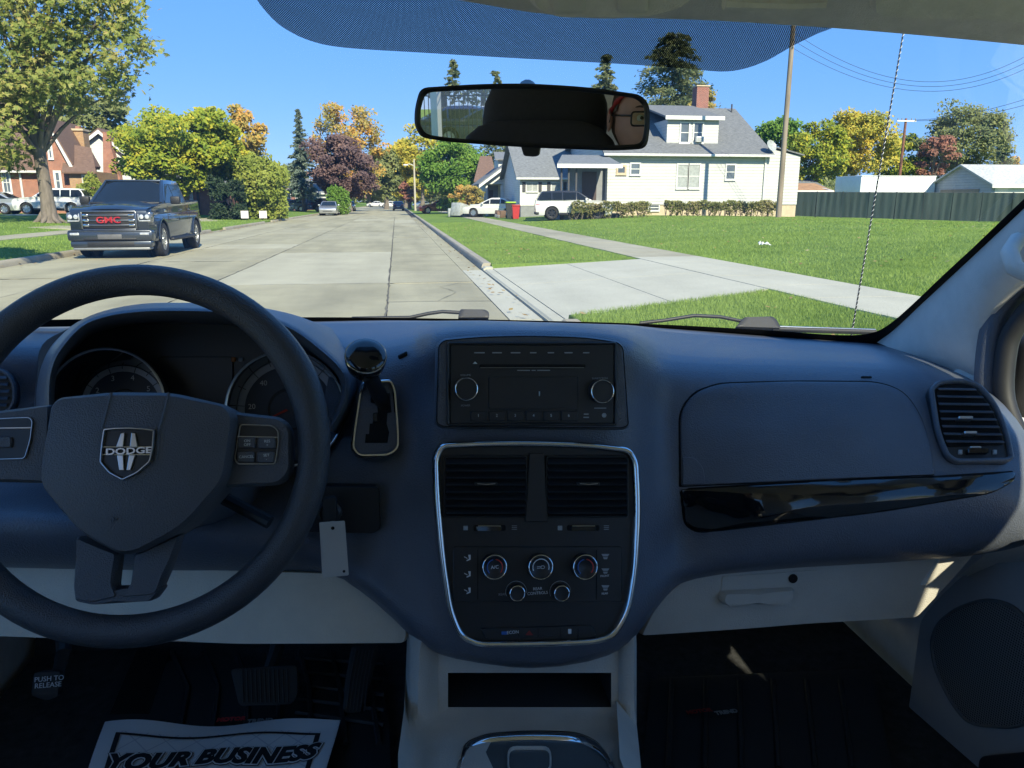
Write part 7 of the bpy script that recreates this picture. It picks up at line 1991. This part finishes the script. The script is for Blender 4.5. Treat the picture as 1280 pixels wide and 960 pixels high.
# right front door: panel, speaker, window frame
dr = sub_part('front_door', cab); dr['label'] = 'right front door with grey panel, speaker grille and dark window seal'
pd = Plane(PX(1215, 830, .955), (-1, -.08, .05)); df = lambda a, b: pd.at(a, b)
panel('door_panel', densify(rq([(1116, 1100), (1128, 940), (1150, 776), (1168, 752), (1206, 716), (1240, 700), (1330, 690), (1700, 690), (1900, 1100)], [3, 20, 10, 14, 20, 20, 20, 5, 5]), 30), df, pd.n, 0, M('door_grey', (.42, .41, .40), .6, var=.06), dr, .02, b=3, rings=(.8, .5, .2))
spk = densify(rq([(1164, 800), (1172, 778), (1196, 758), (1234, 746), (1268, 754), (1300, 790), (1318, 850), (1310, 895), (1270, 912), (1212, 907), (1188, 876), (1168, 834)], 16), 9)
def grillemat():
    m = M('speaker_mesh', (.055, .057, .06), .6); n, l, b = nodes_of(m)
    tc = n.new('ShaderNodeTexCoord')
    sc = n.new('ShaderNodeVectorMath'); sc.operation = 'MULTIPLY'; sc.inputs[1].default_value = (0, 1 / .0042, 1 / .0042); l.new(tc.outputs['Object'], sc.inputs[0])
    fr = n.new('ShaderNodeVectorMath'); fr.operation = 'FRACTION'; l.new(sc.outputs[0], fr.inputs[0])
    sb2 = n.new('ShaderNodeVectorMath'); sb2.operation = 'SUBTRACT'; sb2.inputs[1].default_value = (0, .5, .5); l.new(fr.outputs[0], sb2.inputs[0])
    ln = n.new('ShaderNodeVectorMath'); ln.operation = 'LENGTH'; l.new(sb2.outputs[0], ln.inputs[0])
    rp = n.new('ShaderNodeValToRGB'); rp.color_ramp.elements[0].position = .28; rp.color_ramp.elements[0].color = (.02, .02, .021, 1); rp.color_ramp.elements[1].position = .38; rp.color_ramp.elements[1].color = (.24, .235, .23, 1)
    l.new(ln.outputs['Value'], rp.inputs[0]); l.new(rp.outputs[0], b.inputs['Base Color'])
    return m
gr = dr; panel('speaker_grille', spk, df, pd.n, .004, grillemat(), dr, .004, b=3, dome=.004)
ringstrip('grille_rim', spk, 4, df, pd.n, .007, M('door_grey_rim', (.16, .16, .165), .5), gr)
panel('door_pocket', densify(rq([(1236, 944), (1300, 938), (1400, 960), (1400, 1010), (1230, 1010)], 8), 10), df, pd.n, .02, m_rubber, dr, .004)
# upper door trim (sill), lit when the sun comes in
MB().grid([[PX(1196, 722, .93), PX(1240, 686, .90), PX(1300, 668, .88), PX(1500, 650, .88)], [PX(1208, 719, .95), PX(1246, 699, .94), PX(1310, 684, .93), PX(1520, 664, .93)], [PX(1212, 726, .98), PX(1250, 706, .98), PX(1320, 700, .98), PX(1540, 680, .98)]]).build('door_sill', m_pillar, dr, 60)
sail = densify(rq([(1186, 466), (1222, 452), (1224, 505), (1262, 540), (1290, 570), (1290, 700), (1200, 640)], 4), 8)
ps_ = Plane(PX(1222, 480, .985), (-1, -.25, .08))
panel('sail_panel', sail, lambda a, b: ps_.at(a, b), ps_.n, 0, m_pillar, dr, .012, b=2)
pz = Plane(PX(1260, 440, .985), (-1, -.15, .1)); zf_ = lambda a, b: pz.at(a, b)
MB().tube([zf_(*p) for p in cat_rom([(1400, 272), (1330, 315), (1285, 348), (1252, 388), (1238, 430), (1236, 500), (1262, 545), (1330, 590), (1600, 600)], 5)], .020, 8).build('window_seal', m_dash, dr, 60)
MB().tube([zf_(*p) for p in cat_rom([(1400, 300), (1340, 340), (1300, 372), (1270, 408), (1258, 440), (1256, 500), (1280, 560)], 5)], .016, 8).build('window_frame', m_rubber, dr, 60)
mo_ = PX(1340, 470, 1.22)
MB().box(mo_.x - .12, mo_.x + .12, mo_.y - .03, mo_.y + .07, mo_.z - .085, mo_.z + .085).build('door_mirror', m_black, dr, bevel=.03, seg=3)
MB().box(mo_.x - .10, mo_.x + .10, mo_.y - .036, mo_.y - .031, mo_.z - .065, mo_.z + .065).build('door_mirror_glass', m_chrome, dr)
MB().tube([mo_ + V((-.10, .02, -.05)), mo_ + V((-.24, .03, -.09))], .022, 8).build('door_mirror_arm', m_black, dr)
# van sides: lower bodies, window pillars, glass
XR, XL = XC + .88, XC - .88
m_inner = M('cabin_trim', (.76, .73, .68), .8, var=.1, scale=20)
def side(x, s, nm):
    t = sub_part('side_wall', cab)
    W_ = lambda n, a, b, c, d, m=m_inner: MB().box(min(x, x + s * .05), max(x, x + s * .05), a, b, c, d).build(n, m, t)
    zs, zt = .97, (1.66 if s < 0 else 1.585)
    W_('lower_panel', -2.6, .98 if s > 0 else 1.5, .30, zs)
    W_('upper_rail', -2.6, .75, zt, 1.80)
    bp_ = (-.36, -.08) if s > 0 else (-.34, -.22)
    W_('b_pillar', *bp_, zs + .001, zt - .001); W_('c_pillar', -1.98, -1.90, zs + .001, zt - .001); W_('d_pillar', -2.6, -2.48, zs + .001, zt - .001)
    for (a, b, m, n) in ((bp_[1] + .01, .97 if s > 0 else 1.2, m_sg, 'front_glass'), (-1.89, bp_[0] - .01, m_sg, 'sliding_door_glass'), (-2.47, -1.99, m_rg, 'quarter_glass')):
        MB().grid([[V((x + s * .03, yy, zz)) for yy in (a, b)] for zz in (zs + .001, zt - .001)]).build(n, m, t)
    if s > 0: MB().box(.87, x - .001, -.3, .82, .30, .955).build('door_sun_block', m_inner, t)  # inner door box added out of view to narrow the sun on the floor
    # cowl side below the dash
    W_('kick_panel', .985 if s > 0 else 1.505, 1.78, .30, 1.03)
side(XR, 1, 'right side wall of the van with window openings'); side(XL, -1, 'left side wall of the van with window openings')
tg_ = sub_part('tailgate', cab)
MB().box(XL, XR, -2.68, -2.61, .30, .98).build('lower_panel', m_inner, tg_)
MB().box(XL, XR, -2.68, -2.61, 1.66, 1.80).build('upper_panel', m_inner, tg_)
for a, b in ((XL, XL + .1), (XR - .1, XR)): MB().box(a, b, -2.68, -2.61, .981, 1.659).build('frame_post', m_inner, tg_)
MB().grid([[V((xx, -2.64, zz)) for xx in (XL + .1, XR - .1)] for zz in (.98, 1.66)]).build('rear_glass', m_rg, tg_)
# cowl and bonnet: closes the engine bay beneath the windshield
bn = sub_part('bonnet', cab)
MB().grid([[V((XC + s * .9, WSY(XC + s * .86, 1.06) + .02, 1.045)) for s in np.linspace(-1, 1, 17)], [V((XC + s * .9, 2.0 - .2 * s * s, 1.03)) for s in np.linspace(-1, 1, 17)], [V((XC + s * .86, 2.6 - .3 * s * s, .90)) for s in np.linspace(-1, 1, 17)], [V((XC + s * .8, 2.75 - .3 * s * s, .5)) for s in np.linspace(-1, 1, 17)]]).build('bonnet_panel', MATS['van_paint'], bn, 60)
# seats behind the camera
SZ_ = .46
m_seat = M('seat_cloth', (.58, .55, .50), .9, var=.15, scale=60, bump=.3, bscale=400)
def seat(cx, cy, label, m_seat=m_seat):
    t = thing('captain_chair', label, 'chair', (cx, cy, SZ_))
    def slabm(pts, r): 
        return cat_rom(pts, 3, True)
    def cushion(name, c, sx, sy, sz, tilt, e=.45):
        rows = []; m = Matrix.Translation(c) @ Matrix.Rotation(tilt, 4, 'X')
        for i in range(13):
            ph = -math.pi / 2 + math.pi * i / 12; row = []
            for j in range(24):
                th_ = 2 * math.pi * j / 24
                f = lambda q: math.copysign(abs(q) ** e, q)
                row.append(m @ V((sx * f(math.cos(ph)) * f(math.cos(th_)), sy * f(math.cos(ph)) * f(math.sin(th_)), sz * f(math.sin(ph)))))
            rows.append(row)
        MB().grid(rows, True).build(name, m_seat, t, 60)
    cushion('seat_cushion', V((cx, cy + .25, SZ_ + .30)), .25, .26, .09, R(4))
    cushion('seat_back', V((cx, cy - .06, SZ_ + .66)), .25, .09, .34, R(12))
    cushion('headrest', V((cx, cy - .17, SZ_ + .99)), .19, .07, .16, R(10), .85)
    for s in (-.06, .06): MB().tube([V((cx + s, cy - .13, SZ_ + .92)), V((cx + s, cy - .16, SZ_ + 1.02))], .007, 8).build('headrest_post', m_chrome, t)
    MB().box(cx - .22, cx + .22, cy - .02, cy + .45, SZ_, SZ_ + .22).build('seat_base', m_rubber, t, bevel=.02)
seat(-.27, -.55, 'driver chair with cloth darkened to stand as a backlit shape in the mirror', M('seat_cloth_silhouette', (.03, .03, .032), .9, var=.15, scale=60))  # seat cloth darkened here to paint in the backlit silhouette
seat(.57, -.55, 'grey cloth front passenger chair')
seat(-.25, -1.45, 'grey cloth middle-row chair behind the driver'); seat(.55, -1.45, 'grey cloth middle-row chair behind the passenger')
# wipers and mast antenna outside
wp = thing('wiper', 'black wiper arm and pivot behind the radio, at the foot of the glass', 'wiper', PY(590, 396, 1.87))
def wb(pts, r, name, par, y, mat=m_black): MB().tube([PY(a, b, y) for a, b in pts], r, 8).build(name, mat, par, 60)
wb([(440, 398), (512, 397), (535, 392), (553, 389.5), (578, 391)], .0045, 'arm', wp, 1.86)
pwp = Plane(PY(592, 395, 1.86), (0, -.8, .6)); panel('pivot', rq([(575, 389), (606, 389.5), (611, 393), (611, 400), (572, 400)], 3), lambda a, b: pwp.at(a, b), pwp.n, .012, m_black, wp, .01)
wp2 = thing('wiper', 'longer black wiper with blade lying in front of the passenger', 'wiper', PY(950, 406, 1.83))
wb([(800, 404), (830, 400.5), (868, 394.5), (900, 396), (930, 402)], .0045, 'arm', wp2, 1.82)
pwq = Plane(PY(948, 404, 1.81), (0, -.8, .6)); panel('pivot', rq([(928, 399), (964, 398), (970, 404), (974, 413), (918, 411)], 3), lambda a, b: pwq.at(a, b), pwq.n, .012, m_black, wp2, .01)
wb([(965, 411), (1030, 413), (1094, 415)], .0075, 'blade', wp2, 1.80)
wb([(970, 408.5), (1094, 412.5)], .003, 'blade_spine', wp2, 1.80, m_rim)
an = thing('antenna', 'tall thin spiral-wrapped mast antenna on the right front fender', 'antenna', PY(1062, 425, 1.95))
A0, A1 = PY(1062, 432, 1.95), PY(1131, 30, 1.80)
MB().tube([A0, A1], [.0021, .0015], 8).build('mast', m_black, an)
hx = []
dA = (A1 - A0); uA = dA.normalized().cross(V((0, 1, 0))).normalized(); vA = dA.normalized().cross(uA)
for k in range(640):
    t = k / 640; a = k * .62; hx.append(A0 + dA * t + (uA * math.cos(a) + vA * math.sin(a)) * .0019)
MB().tube(hx, .0008, 4).build('spiral_wrap', m_trim, an, 60)
MB().lathe([(.02, 0), (.017, .02), (.008, .04), (.0001, .045)], Matrix.Translation(A0 - V((0, 0, .02))), 14).build('base', m_black, an)

# ================================================================== REAR-VIEW MIRROR
mr = thing('rear_view_mirror', 'black-framed rear-view mirror reflecting seats, fence and a face with glasses', 'mirror', PY(665, 147, .80))
pm_ = Plane(PY(665, 147, .80), (-.225, -.97, -.056)); mf = lambda a, b: pm_.at(a, b)
mo = densify(rq([(519, 137), (526, 110), (600, 105.2), (660, 104.5), (735, 109), (800, 118.5), (811, 130), (812.5, 158), (808, 186), (770, 188.5), (660, 184.5), (560, 177.5), (527, 172), (519, 158)], [10, 10, 30, 30, 30, 12, 10, 14, 10, 20, 30, 30, 10, 10]), 7)
mi_ = [(665 + (p[0] - 665) * .957, 146.5 + (p[1] - 146.5) * .845) for p in mo]
m_mirror = bpy.data.materials.new('mirror_glass'); n, l, b = nodes_of(m_mirror)
b.inputs['Base Color'].default_value = (.80, .82, .82, 1); b.inputs['Metallic'].default_value = 1; b.inputs['Roughness'].default_value = .0
m_mframe = M('mirror_shell', (.010, .010, .011), .45)
# shell behind, frame ring, glass
shell = [[mf(*p) + pm_.n * .004 for p in mo], [mf(*p) - pm_.n * .012 for p in mo], [mf(665 + (p[0] - 665) * .9, 147 + (p[1] - 147) * .8) - pm_.n * .030 for p in mo], [mf(665 + (p[0] - 665) * .5, 147 + (p[1] - 147) * .5) - pm_.n * .036 for p in mo], [mf(665, 147) - pm_.n * .036 for p in mo]]
MB().grid(shell, True).build('shell', m_mframe, mr, 60)
MB().grid([[mf(*p) + pm_.n * .004 for p in mo], [mf(665 + (p[0] - 665) * .98, 146.7 + (p[1] - 146.7) * .93) + pm_.n * .006 for p in mo], [mf(*p) + pm_.n * .004 for p in mi_], [mf(*p) + pm_.n * .0015 for p in mi_]], True).build('frame', m_mframe, mr, 60)
w = MB(); c0 = mf(665, 146.5) + pm_.n * .002
w.v = [tuple(mf(*p) + pm_.n * .002) for p in mi_] + [tuple(c0)]; k = len(mi_); w.f = [(i, (i + 1) % k, k) for i in range(k)]
w.build('mirror_glass', m_mirror, mr, 0)
panel('dimmer_tab', rq([(651, 182), (676, 182), (674, 194), (668, 196), (655, 195)], 3), mf, pm_.n, .004, m_mframe, mr, .012)
MB().tube([mf(660, 130) - pm_.n * .03, WS(659, 112, .012), WS(659, 108, .006)], [.010, .012, .014], 14).build('stem', m_mframe, mr, 60)
def reflect(px, py, dist):
    p = pm_.at(px, py); d = (p - CAM).normalized(); r = d - 2 * d.dot(pm_.n) * pm_.n
    return p + r * dist, r
# ================================================================== WHAT THE MIRROR SHOWS: a person, and the yard across the street
def person():
    e, r = reflect(814, 149, 1.36)        # eye level of the face in the glass
    m_skin = M('skin', (.52, .30, .22), .5, var=.08, scale=30)
    m_shirt = M('dark_shirt', (.04, .045, .06), .9, var=.15, scale=40)
    fd = V((.42, .90, -.02)).normalized(); rd = V((fd.y, -fd.x, 0)).normalized(); ud = rd.cross(fd)
    hc = e - fd * .085 - rd * .0
    t = thing('person', 'person with glasses and red headband seen in the mirror, holding up the camera', 'person', (hc.x, hc.y - .1, SZ_ + .3))
    # head as a shaped grid of sections around the vertical axis
    def H(a, z):   # a angle from face direction (0 = front), z in -1..1 -> local (forward, right, up)
        zz = z * .118
        ry = .078 * math.sqrt(max(0, 1 - abs(z) ** 2.6)); rx = .098 * math.sqrt(max(0, 1 - abs(z) ** 2.8))
        f, s = rx * math.cos(a), ry * math.sin(a)
        if z < -.3: s *= 1 + (z + .3) * .38; f = f * (1 - .10 * (-(z + .3))) + .012 * (-(z + .3))
        fr = max(0, math.cos(a)) ** 24
        f += fr * (.030 * math.exp(-((z + .18) / .13) ** 2) + .008 * math.exp(-((z + .62) / .16) ** 2) + .007 * math.exp(-((z - .16) / .1) ** 2))
        ex = math.exp(-((abs(a) - .36) / .16) ** 2) * math.exp(-((z - .03) / .09) ** 2); f -= .010 * ex
        return f, s, zz
    rows = []
    N = 48
    for i in range(33):
        z = -1 + 2 * i / 32
        row = []
        for j in range(N):
            a = -math.pi + 2 * math.pi * j / N
            f, s, zz = H(a, z); row.append(hc + fd * f + rd * s + ud * zz)
        rows.append(row)
    neck = []
    for (dz, rr_, back) in ((-.085, .055, -.02), (-.13, .055, -.025), (-.17, .062, -.03), (-.20, .10, -.035)):
        neck.append([hc + fd * (back + rr_ * math.cos(a)) + rd * rr_ * (1.0 if dz > -.19 else 1.3) * math.sin(a) + V((0, 0, dz)) for a in np.linspace(-math.pi, math.pi, N, endpoint=False)])
    w = MB().grid(rows, True); w.grid(neck, True)
    # ears
    for s in (-1, 1):
        c = hc + rd * s * .076 - fd * .005 + ud * -.005
        er = []
        for q, k in ((0, .0), (.010, .8), (.016, 1.0), (.013, .7), (.010, .2)):
            er.append([c + rd * s * q + fd * (.018 * k * math.cos(a) - .004) + ud * (.031 * k * math.sin(a)) for a in np.linspace(0, 2 * math.pi, 14, endpoint=False)])
        w.grid(er, True)
    # torso and arms: loft of ellipses down the body, arms as tapered tubes to the raised hands
    base = V((hc.x, hc.y, 0)) - fd * .03
    sd = V((1, 0, 0))
    head = w.build('body', m_skin, t, 60, weld=False)
    sh = MB(); rows = []
    for z, a, b in ((hc.z - .175, .06, .055), (hc.z - .20, .11, .075), (hc.z - .225, .19, .095), (hc.z - .28, .215, .11), (hc.z - .45, .19, .12), (hc.z - .62, .17, .115), (hc.z - .72, .18, .12), (hc.z - .78, .175, .12), (hc.z - .80, .02, .02)):
        c = V((base.x - .02, base.y - .06 - .05 * (hc.z - z), z)); rows.append([c + V((a * math.cos(q), b * math.sin(q), 0)) for q in np.linspace(0, 2 * math.pi, 28, endpoint=False)])
    sh.grid(rows, True)
    for s in (-1, 1):
        s0 = V((base.x - .02 + s * .20, base.y - .07, hc.z - .26)); el = s0 + V((s * .07, .02, -.27)); hn = el + V((-s * .06, .19, -.06))
        sh.tube([s0 - V((s * .05, 0, 0)), s0, s0.lerp(el, .5), el, el.lerp(hn, .6)], [.05, .062, .055, .048, .042], 14)
    sh.build('shirt', m_shirt, t, 60, weld=False)
    for s in (-1, 1):
        s0 = V((base.x - .02 + s * .20, base.y - .07, hc.z - .26)); el = s0 + V((s * .07, .02, -.27)); hn = el + V((-s * .06, .19, -.06))
        hb = MB(); d = (hn - el).normalized(); lat = d.cross(V((0, 0, 1))).normalized(); up_ = lat.cross(d)
        hb.tube([el.lerp(hn, .55), hn, hn + d * .02], [.036, .029, .03], 12)
        pr_ = []
        for q, wd, th_ in ((.0, .030, .020), (.03, .040, .017), (.07, .044, .015), (.09, .040, .013), (.095, .02, .006)):
            pr_.append([hn + d * q + lat * wd * math.cos(a) + up_ * th_ * math.sin(a) for a in np.linspace(0, 2 * math.pi, 14, endpoint=False)])
        hb.grid(pr_, True)
        for k, L in enumerate((.068, .078, .074, .058)):
            b0 = hn + d * .085 + lat * (-.030 + .020 * k); p1 = b0 + d * L * .45 - up_ * .006; p2 = p1 + d * L * .3 - up_ * .016; p3 = p2 + d * L * .15 - up_ * .016
            hb.tube([b0 - d * .01, b0, p1, p2, p3], [.009, .0092, .0088, .008, .006], 8)
        th0 = hn + d * .025 - lat * s * .034; hb.tube([th0, th0 + d * .03 - lat * s * .025, th0 + d * .058 - lat * s * .030 - up_ * .01], [.012, .0105, .0085], 8)
        hb.build('hand', m_skin, t, 60, weld=False)
    # legs folded under on the seat edge
    lg_ = MB()
    for s in (-1, 1):
        hp = V((base.x - .02 + s * .09, base.y - .08, hc.z - .76)); kn = hp + V((s * .05, .30, -.04)); ft = kn + V((s * .01, -.02, -.0)); ft.z = max(SZ_ + .08, kn.z - .32)
        lg_.tube([hp, hp.lerp(kn, .5), kn, kn.lerp(ft, .6), ft], [.085, .075, .055, .048, .04], 12)
    lg_.build('trousers', M('trousers', (.03, .035, .05), .9), t, 60, weld=False)
    # face details
    for s in (-1, 1):
        f, q, z = H(.36 * s, .03); c = hc + fd * (f - .004) + rd * q + ud * z
        MB().lathe([(.0001, .012), (.006, .0105), (.0105, .006), (.012, 0)], Matrix.Translation(c) @ (fd + rd * s * .15).to_track_quat('Z', 'Y').to_matrix().to_4x4(), 14).build('eye', M('eye_white', (.6, .58, .55), .3), t)
        MB().lathe([(.0001, .0008), (.0048, .0004)], Matrix.Translation(c + fd * .0122) @ (fd + rd * s * .1).to_track_quat('Z', 'Y').to_matrix().to_4x4(), 12).build('iris', M('iris', (.05, .03, .02), .2), t)
        br = [hc + fd * (H(x * s, .24)[0] + .002) + rd * H(x * s, .24)[1] + ud * (.118 * .24 + .004 * math.sin((x - .15) * 6)) for x in (.18, .32, .46, .6)]
        MB().tube(br, [.002, .0032, .003, .0012], 6).build('eyebrow', M('brow', (.10, .06, .04), .8), t)
    lp = [hc + fd * (H(x, -.52)[0] + .002) + rd * H(x, -.52)[1] - ud * .118 * .52 for x in (-.28, -.14, 0, .14, .28)]
    MB().tube(lp, [.002, .0045, .005, .0045, .002], 8).build('lips', M('lips', (.42, .17, .15), .4), t)
    # hair cap and red headband
    rows = []
    for i in range(13):
        z = .12 + .90 * i / 12; row = []
        for j in range(N):
            a = -math.pi + 2 * math.pi * j / N
            lim = .62 if abs(a) < 1.25 else (.1 if abs(a) < 1.5 else -.5)
            zz = max(z, lim) if abs(a) < 1.5 else z - .75 * (1 - i / 12)
            zz = min(zz, .985); f, s, q = H(a, zz); k = 1.07; row.append(hc + fd * f * k + rd * s * k + ud * (q + .004 + (.004 if i == 12 else 0)))
        rows.append(row)
    MB().grid(rows, True).build('hair', M('hair_brown', (.07, .045, .03), .6, var=.4, scale=60), t, 60, weld=False)
    bd = []
    for a in np.linspace(-1.75, 1.75, 30):
        z = .70 - .5 * max(0, abs(a) - .6) ** 1.2; f, s, q = H(a, min(.95, z)); bd.append(hc + fd * f * 1.09 + rd * s * 1.09 + ud * q)
    MB().tube(bd, [.006 + .002 * math.sin(i * 2.2) for i in range(30)], 8).build('headband', M('red_cord', (.40, .03, .03), .6, var=.3, scale=90), t, 60)
    # glasses are a thing of their own
    g = thing('eyeglasses', 'dark rectangular glasses worn by the person in the mirror', 'glasses', e)
    m_fr = M('glasses_frame', (.015, .013, .013), .3); m_lens = glass_thin('lens', (.85, .85, .85))
    for s in (-1, 1):
        c = hc + fd * .112 + rd * s * .034 + ud * .002
        pts = rq([(-.027, -.017), (.027, -.017), (.027, .017), (-.027, .017)], .009)
        P3 = [c + rd * x - fd * abs(x * s + .0) * .12 + ud * y for x, y in pts]
        MB().tube(P3, .0026, 6, closed=True).build('rim', m_fr, g, 60)
        MB().add(P3, [tuple(range(len(P3)))]).build('lens', m_lens, g, 0)
        MB().tube([c + rd * s * .028 + ud * .008, c + rd * s * .046 - fd * .02 + ud * .008, hc + rd * s * .086 - fd * .0 + ud * .008, hc + rd * s * .086 - fd * .02 - ud * .012], .0028, 6).build('temple', m_fr, g, 60)
    MB().tube([hc + fd * .112 - rd * .007 + ud * .004, hc + fd * .116 + ud * .007, hc + fd * .112 + rd * .007 + ud * .004], .0024, 6).build('bridge', m_fr, g)
person()
def yard_behind():
    c, r = reflect(580, 150, 27); a, _ = reflect(528, 150, 27); b, _ = reflect(634, 150, 27)
    m_iron = M('iron_black', (.02, .02, .022), .5)
    yy = c.y
    fx = [a.x - 4, b.x + 6]
    x0, x1 = min(fx), max(fx)
    t = thing('iron_fence', 'black iron picket fence with pale top rail across the street, in the mirror', 'fence', ((x0 + x1) / 2, yy, G(x0)))
    z0 = .15
    n = int((x1 - x0) / .16)
    for i in range(min(n, 160)):
        x = x0 + (x1 - x0) * i / n; MB().box(x - .012, x + .012, yy - .012, yy + .012, z0, z0 + 2.0).build('picket', m_iron, t)
    for z in (.35, 1.75): MB().box(x0, x1, yy - .02, yy + .02, z0 + z - .02, z0 + z + .02).build('rail', m_iron, t)
    MB().box(x0, x1, yy - .03, yy + .03, z0 + 2.0, z0 + 2.07).build('top_rail', M('rail_pale', (.6, .45, .25), .5), t)
    p, _ = reflect(537, 150, 26.6)
    MB().box(p.x - .12, p.x + .12, yy + .05, yy + .4, 0, 2.1).build('gate_post', m_trim, t)
    for i, (px, k, pm, lab) in enumerate(((560, 31, blue, 'blue car parked behind the iron fence, in the mirror'), (612, 30.5, blue, 'second blue car behind the iron fence, nearer the seat in the mirror'), (590, 38, white, 'white car behind the iron fence in the mirror'))):
        q, _ = reflect(px, 160, k); make_car('parked_car', lab, 'sedan', (q.x, q.y, .14), R(60 + 20 * i), pm, 'car', group='cars seen in the mirror')
    for i, (px, k, mt, lab) in enumerate(((556, 52, L_orange, 'orange tree behind the iron fence, in the mirror'), (604, 60, L_olive, 'olive tree behind the iron fence, in the mirror'), (640, 56, L_yellow, 'yellow tree behind the iron fence, in the mirror'))):
        q, _ = reflect(px, 140, k)
        rng = np.random.default_rng(80 + i); root = thing('tree', lab, 'tree', (q.x, q.y, G(q.x)))
        d = unit(rng, 5000); P = d * (rng.uniform(.3, 1, (5000, 1)) ** .5) * wob(d * 2, 80 + i)[:, None] * np.array([4, 4, 3.4]) + np.array([q.x, q.y, 5.2])
        U, W = leaf_axes(rng, 5000, .2, .4); quads_mesh('crown', P, U, W, mt, root)
        MB().tube([V((q.x, q.y, 0)), V((q.x, q.y, 5))], [.25, .1], 8).build('trunk', m_bark, root, 60)
yard_behind()
flush_texts()
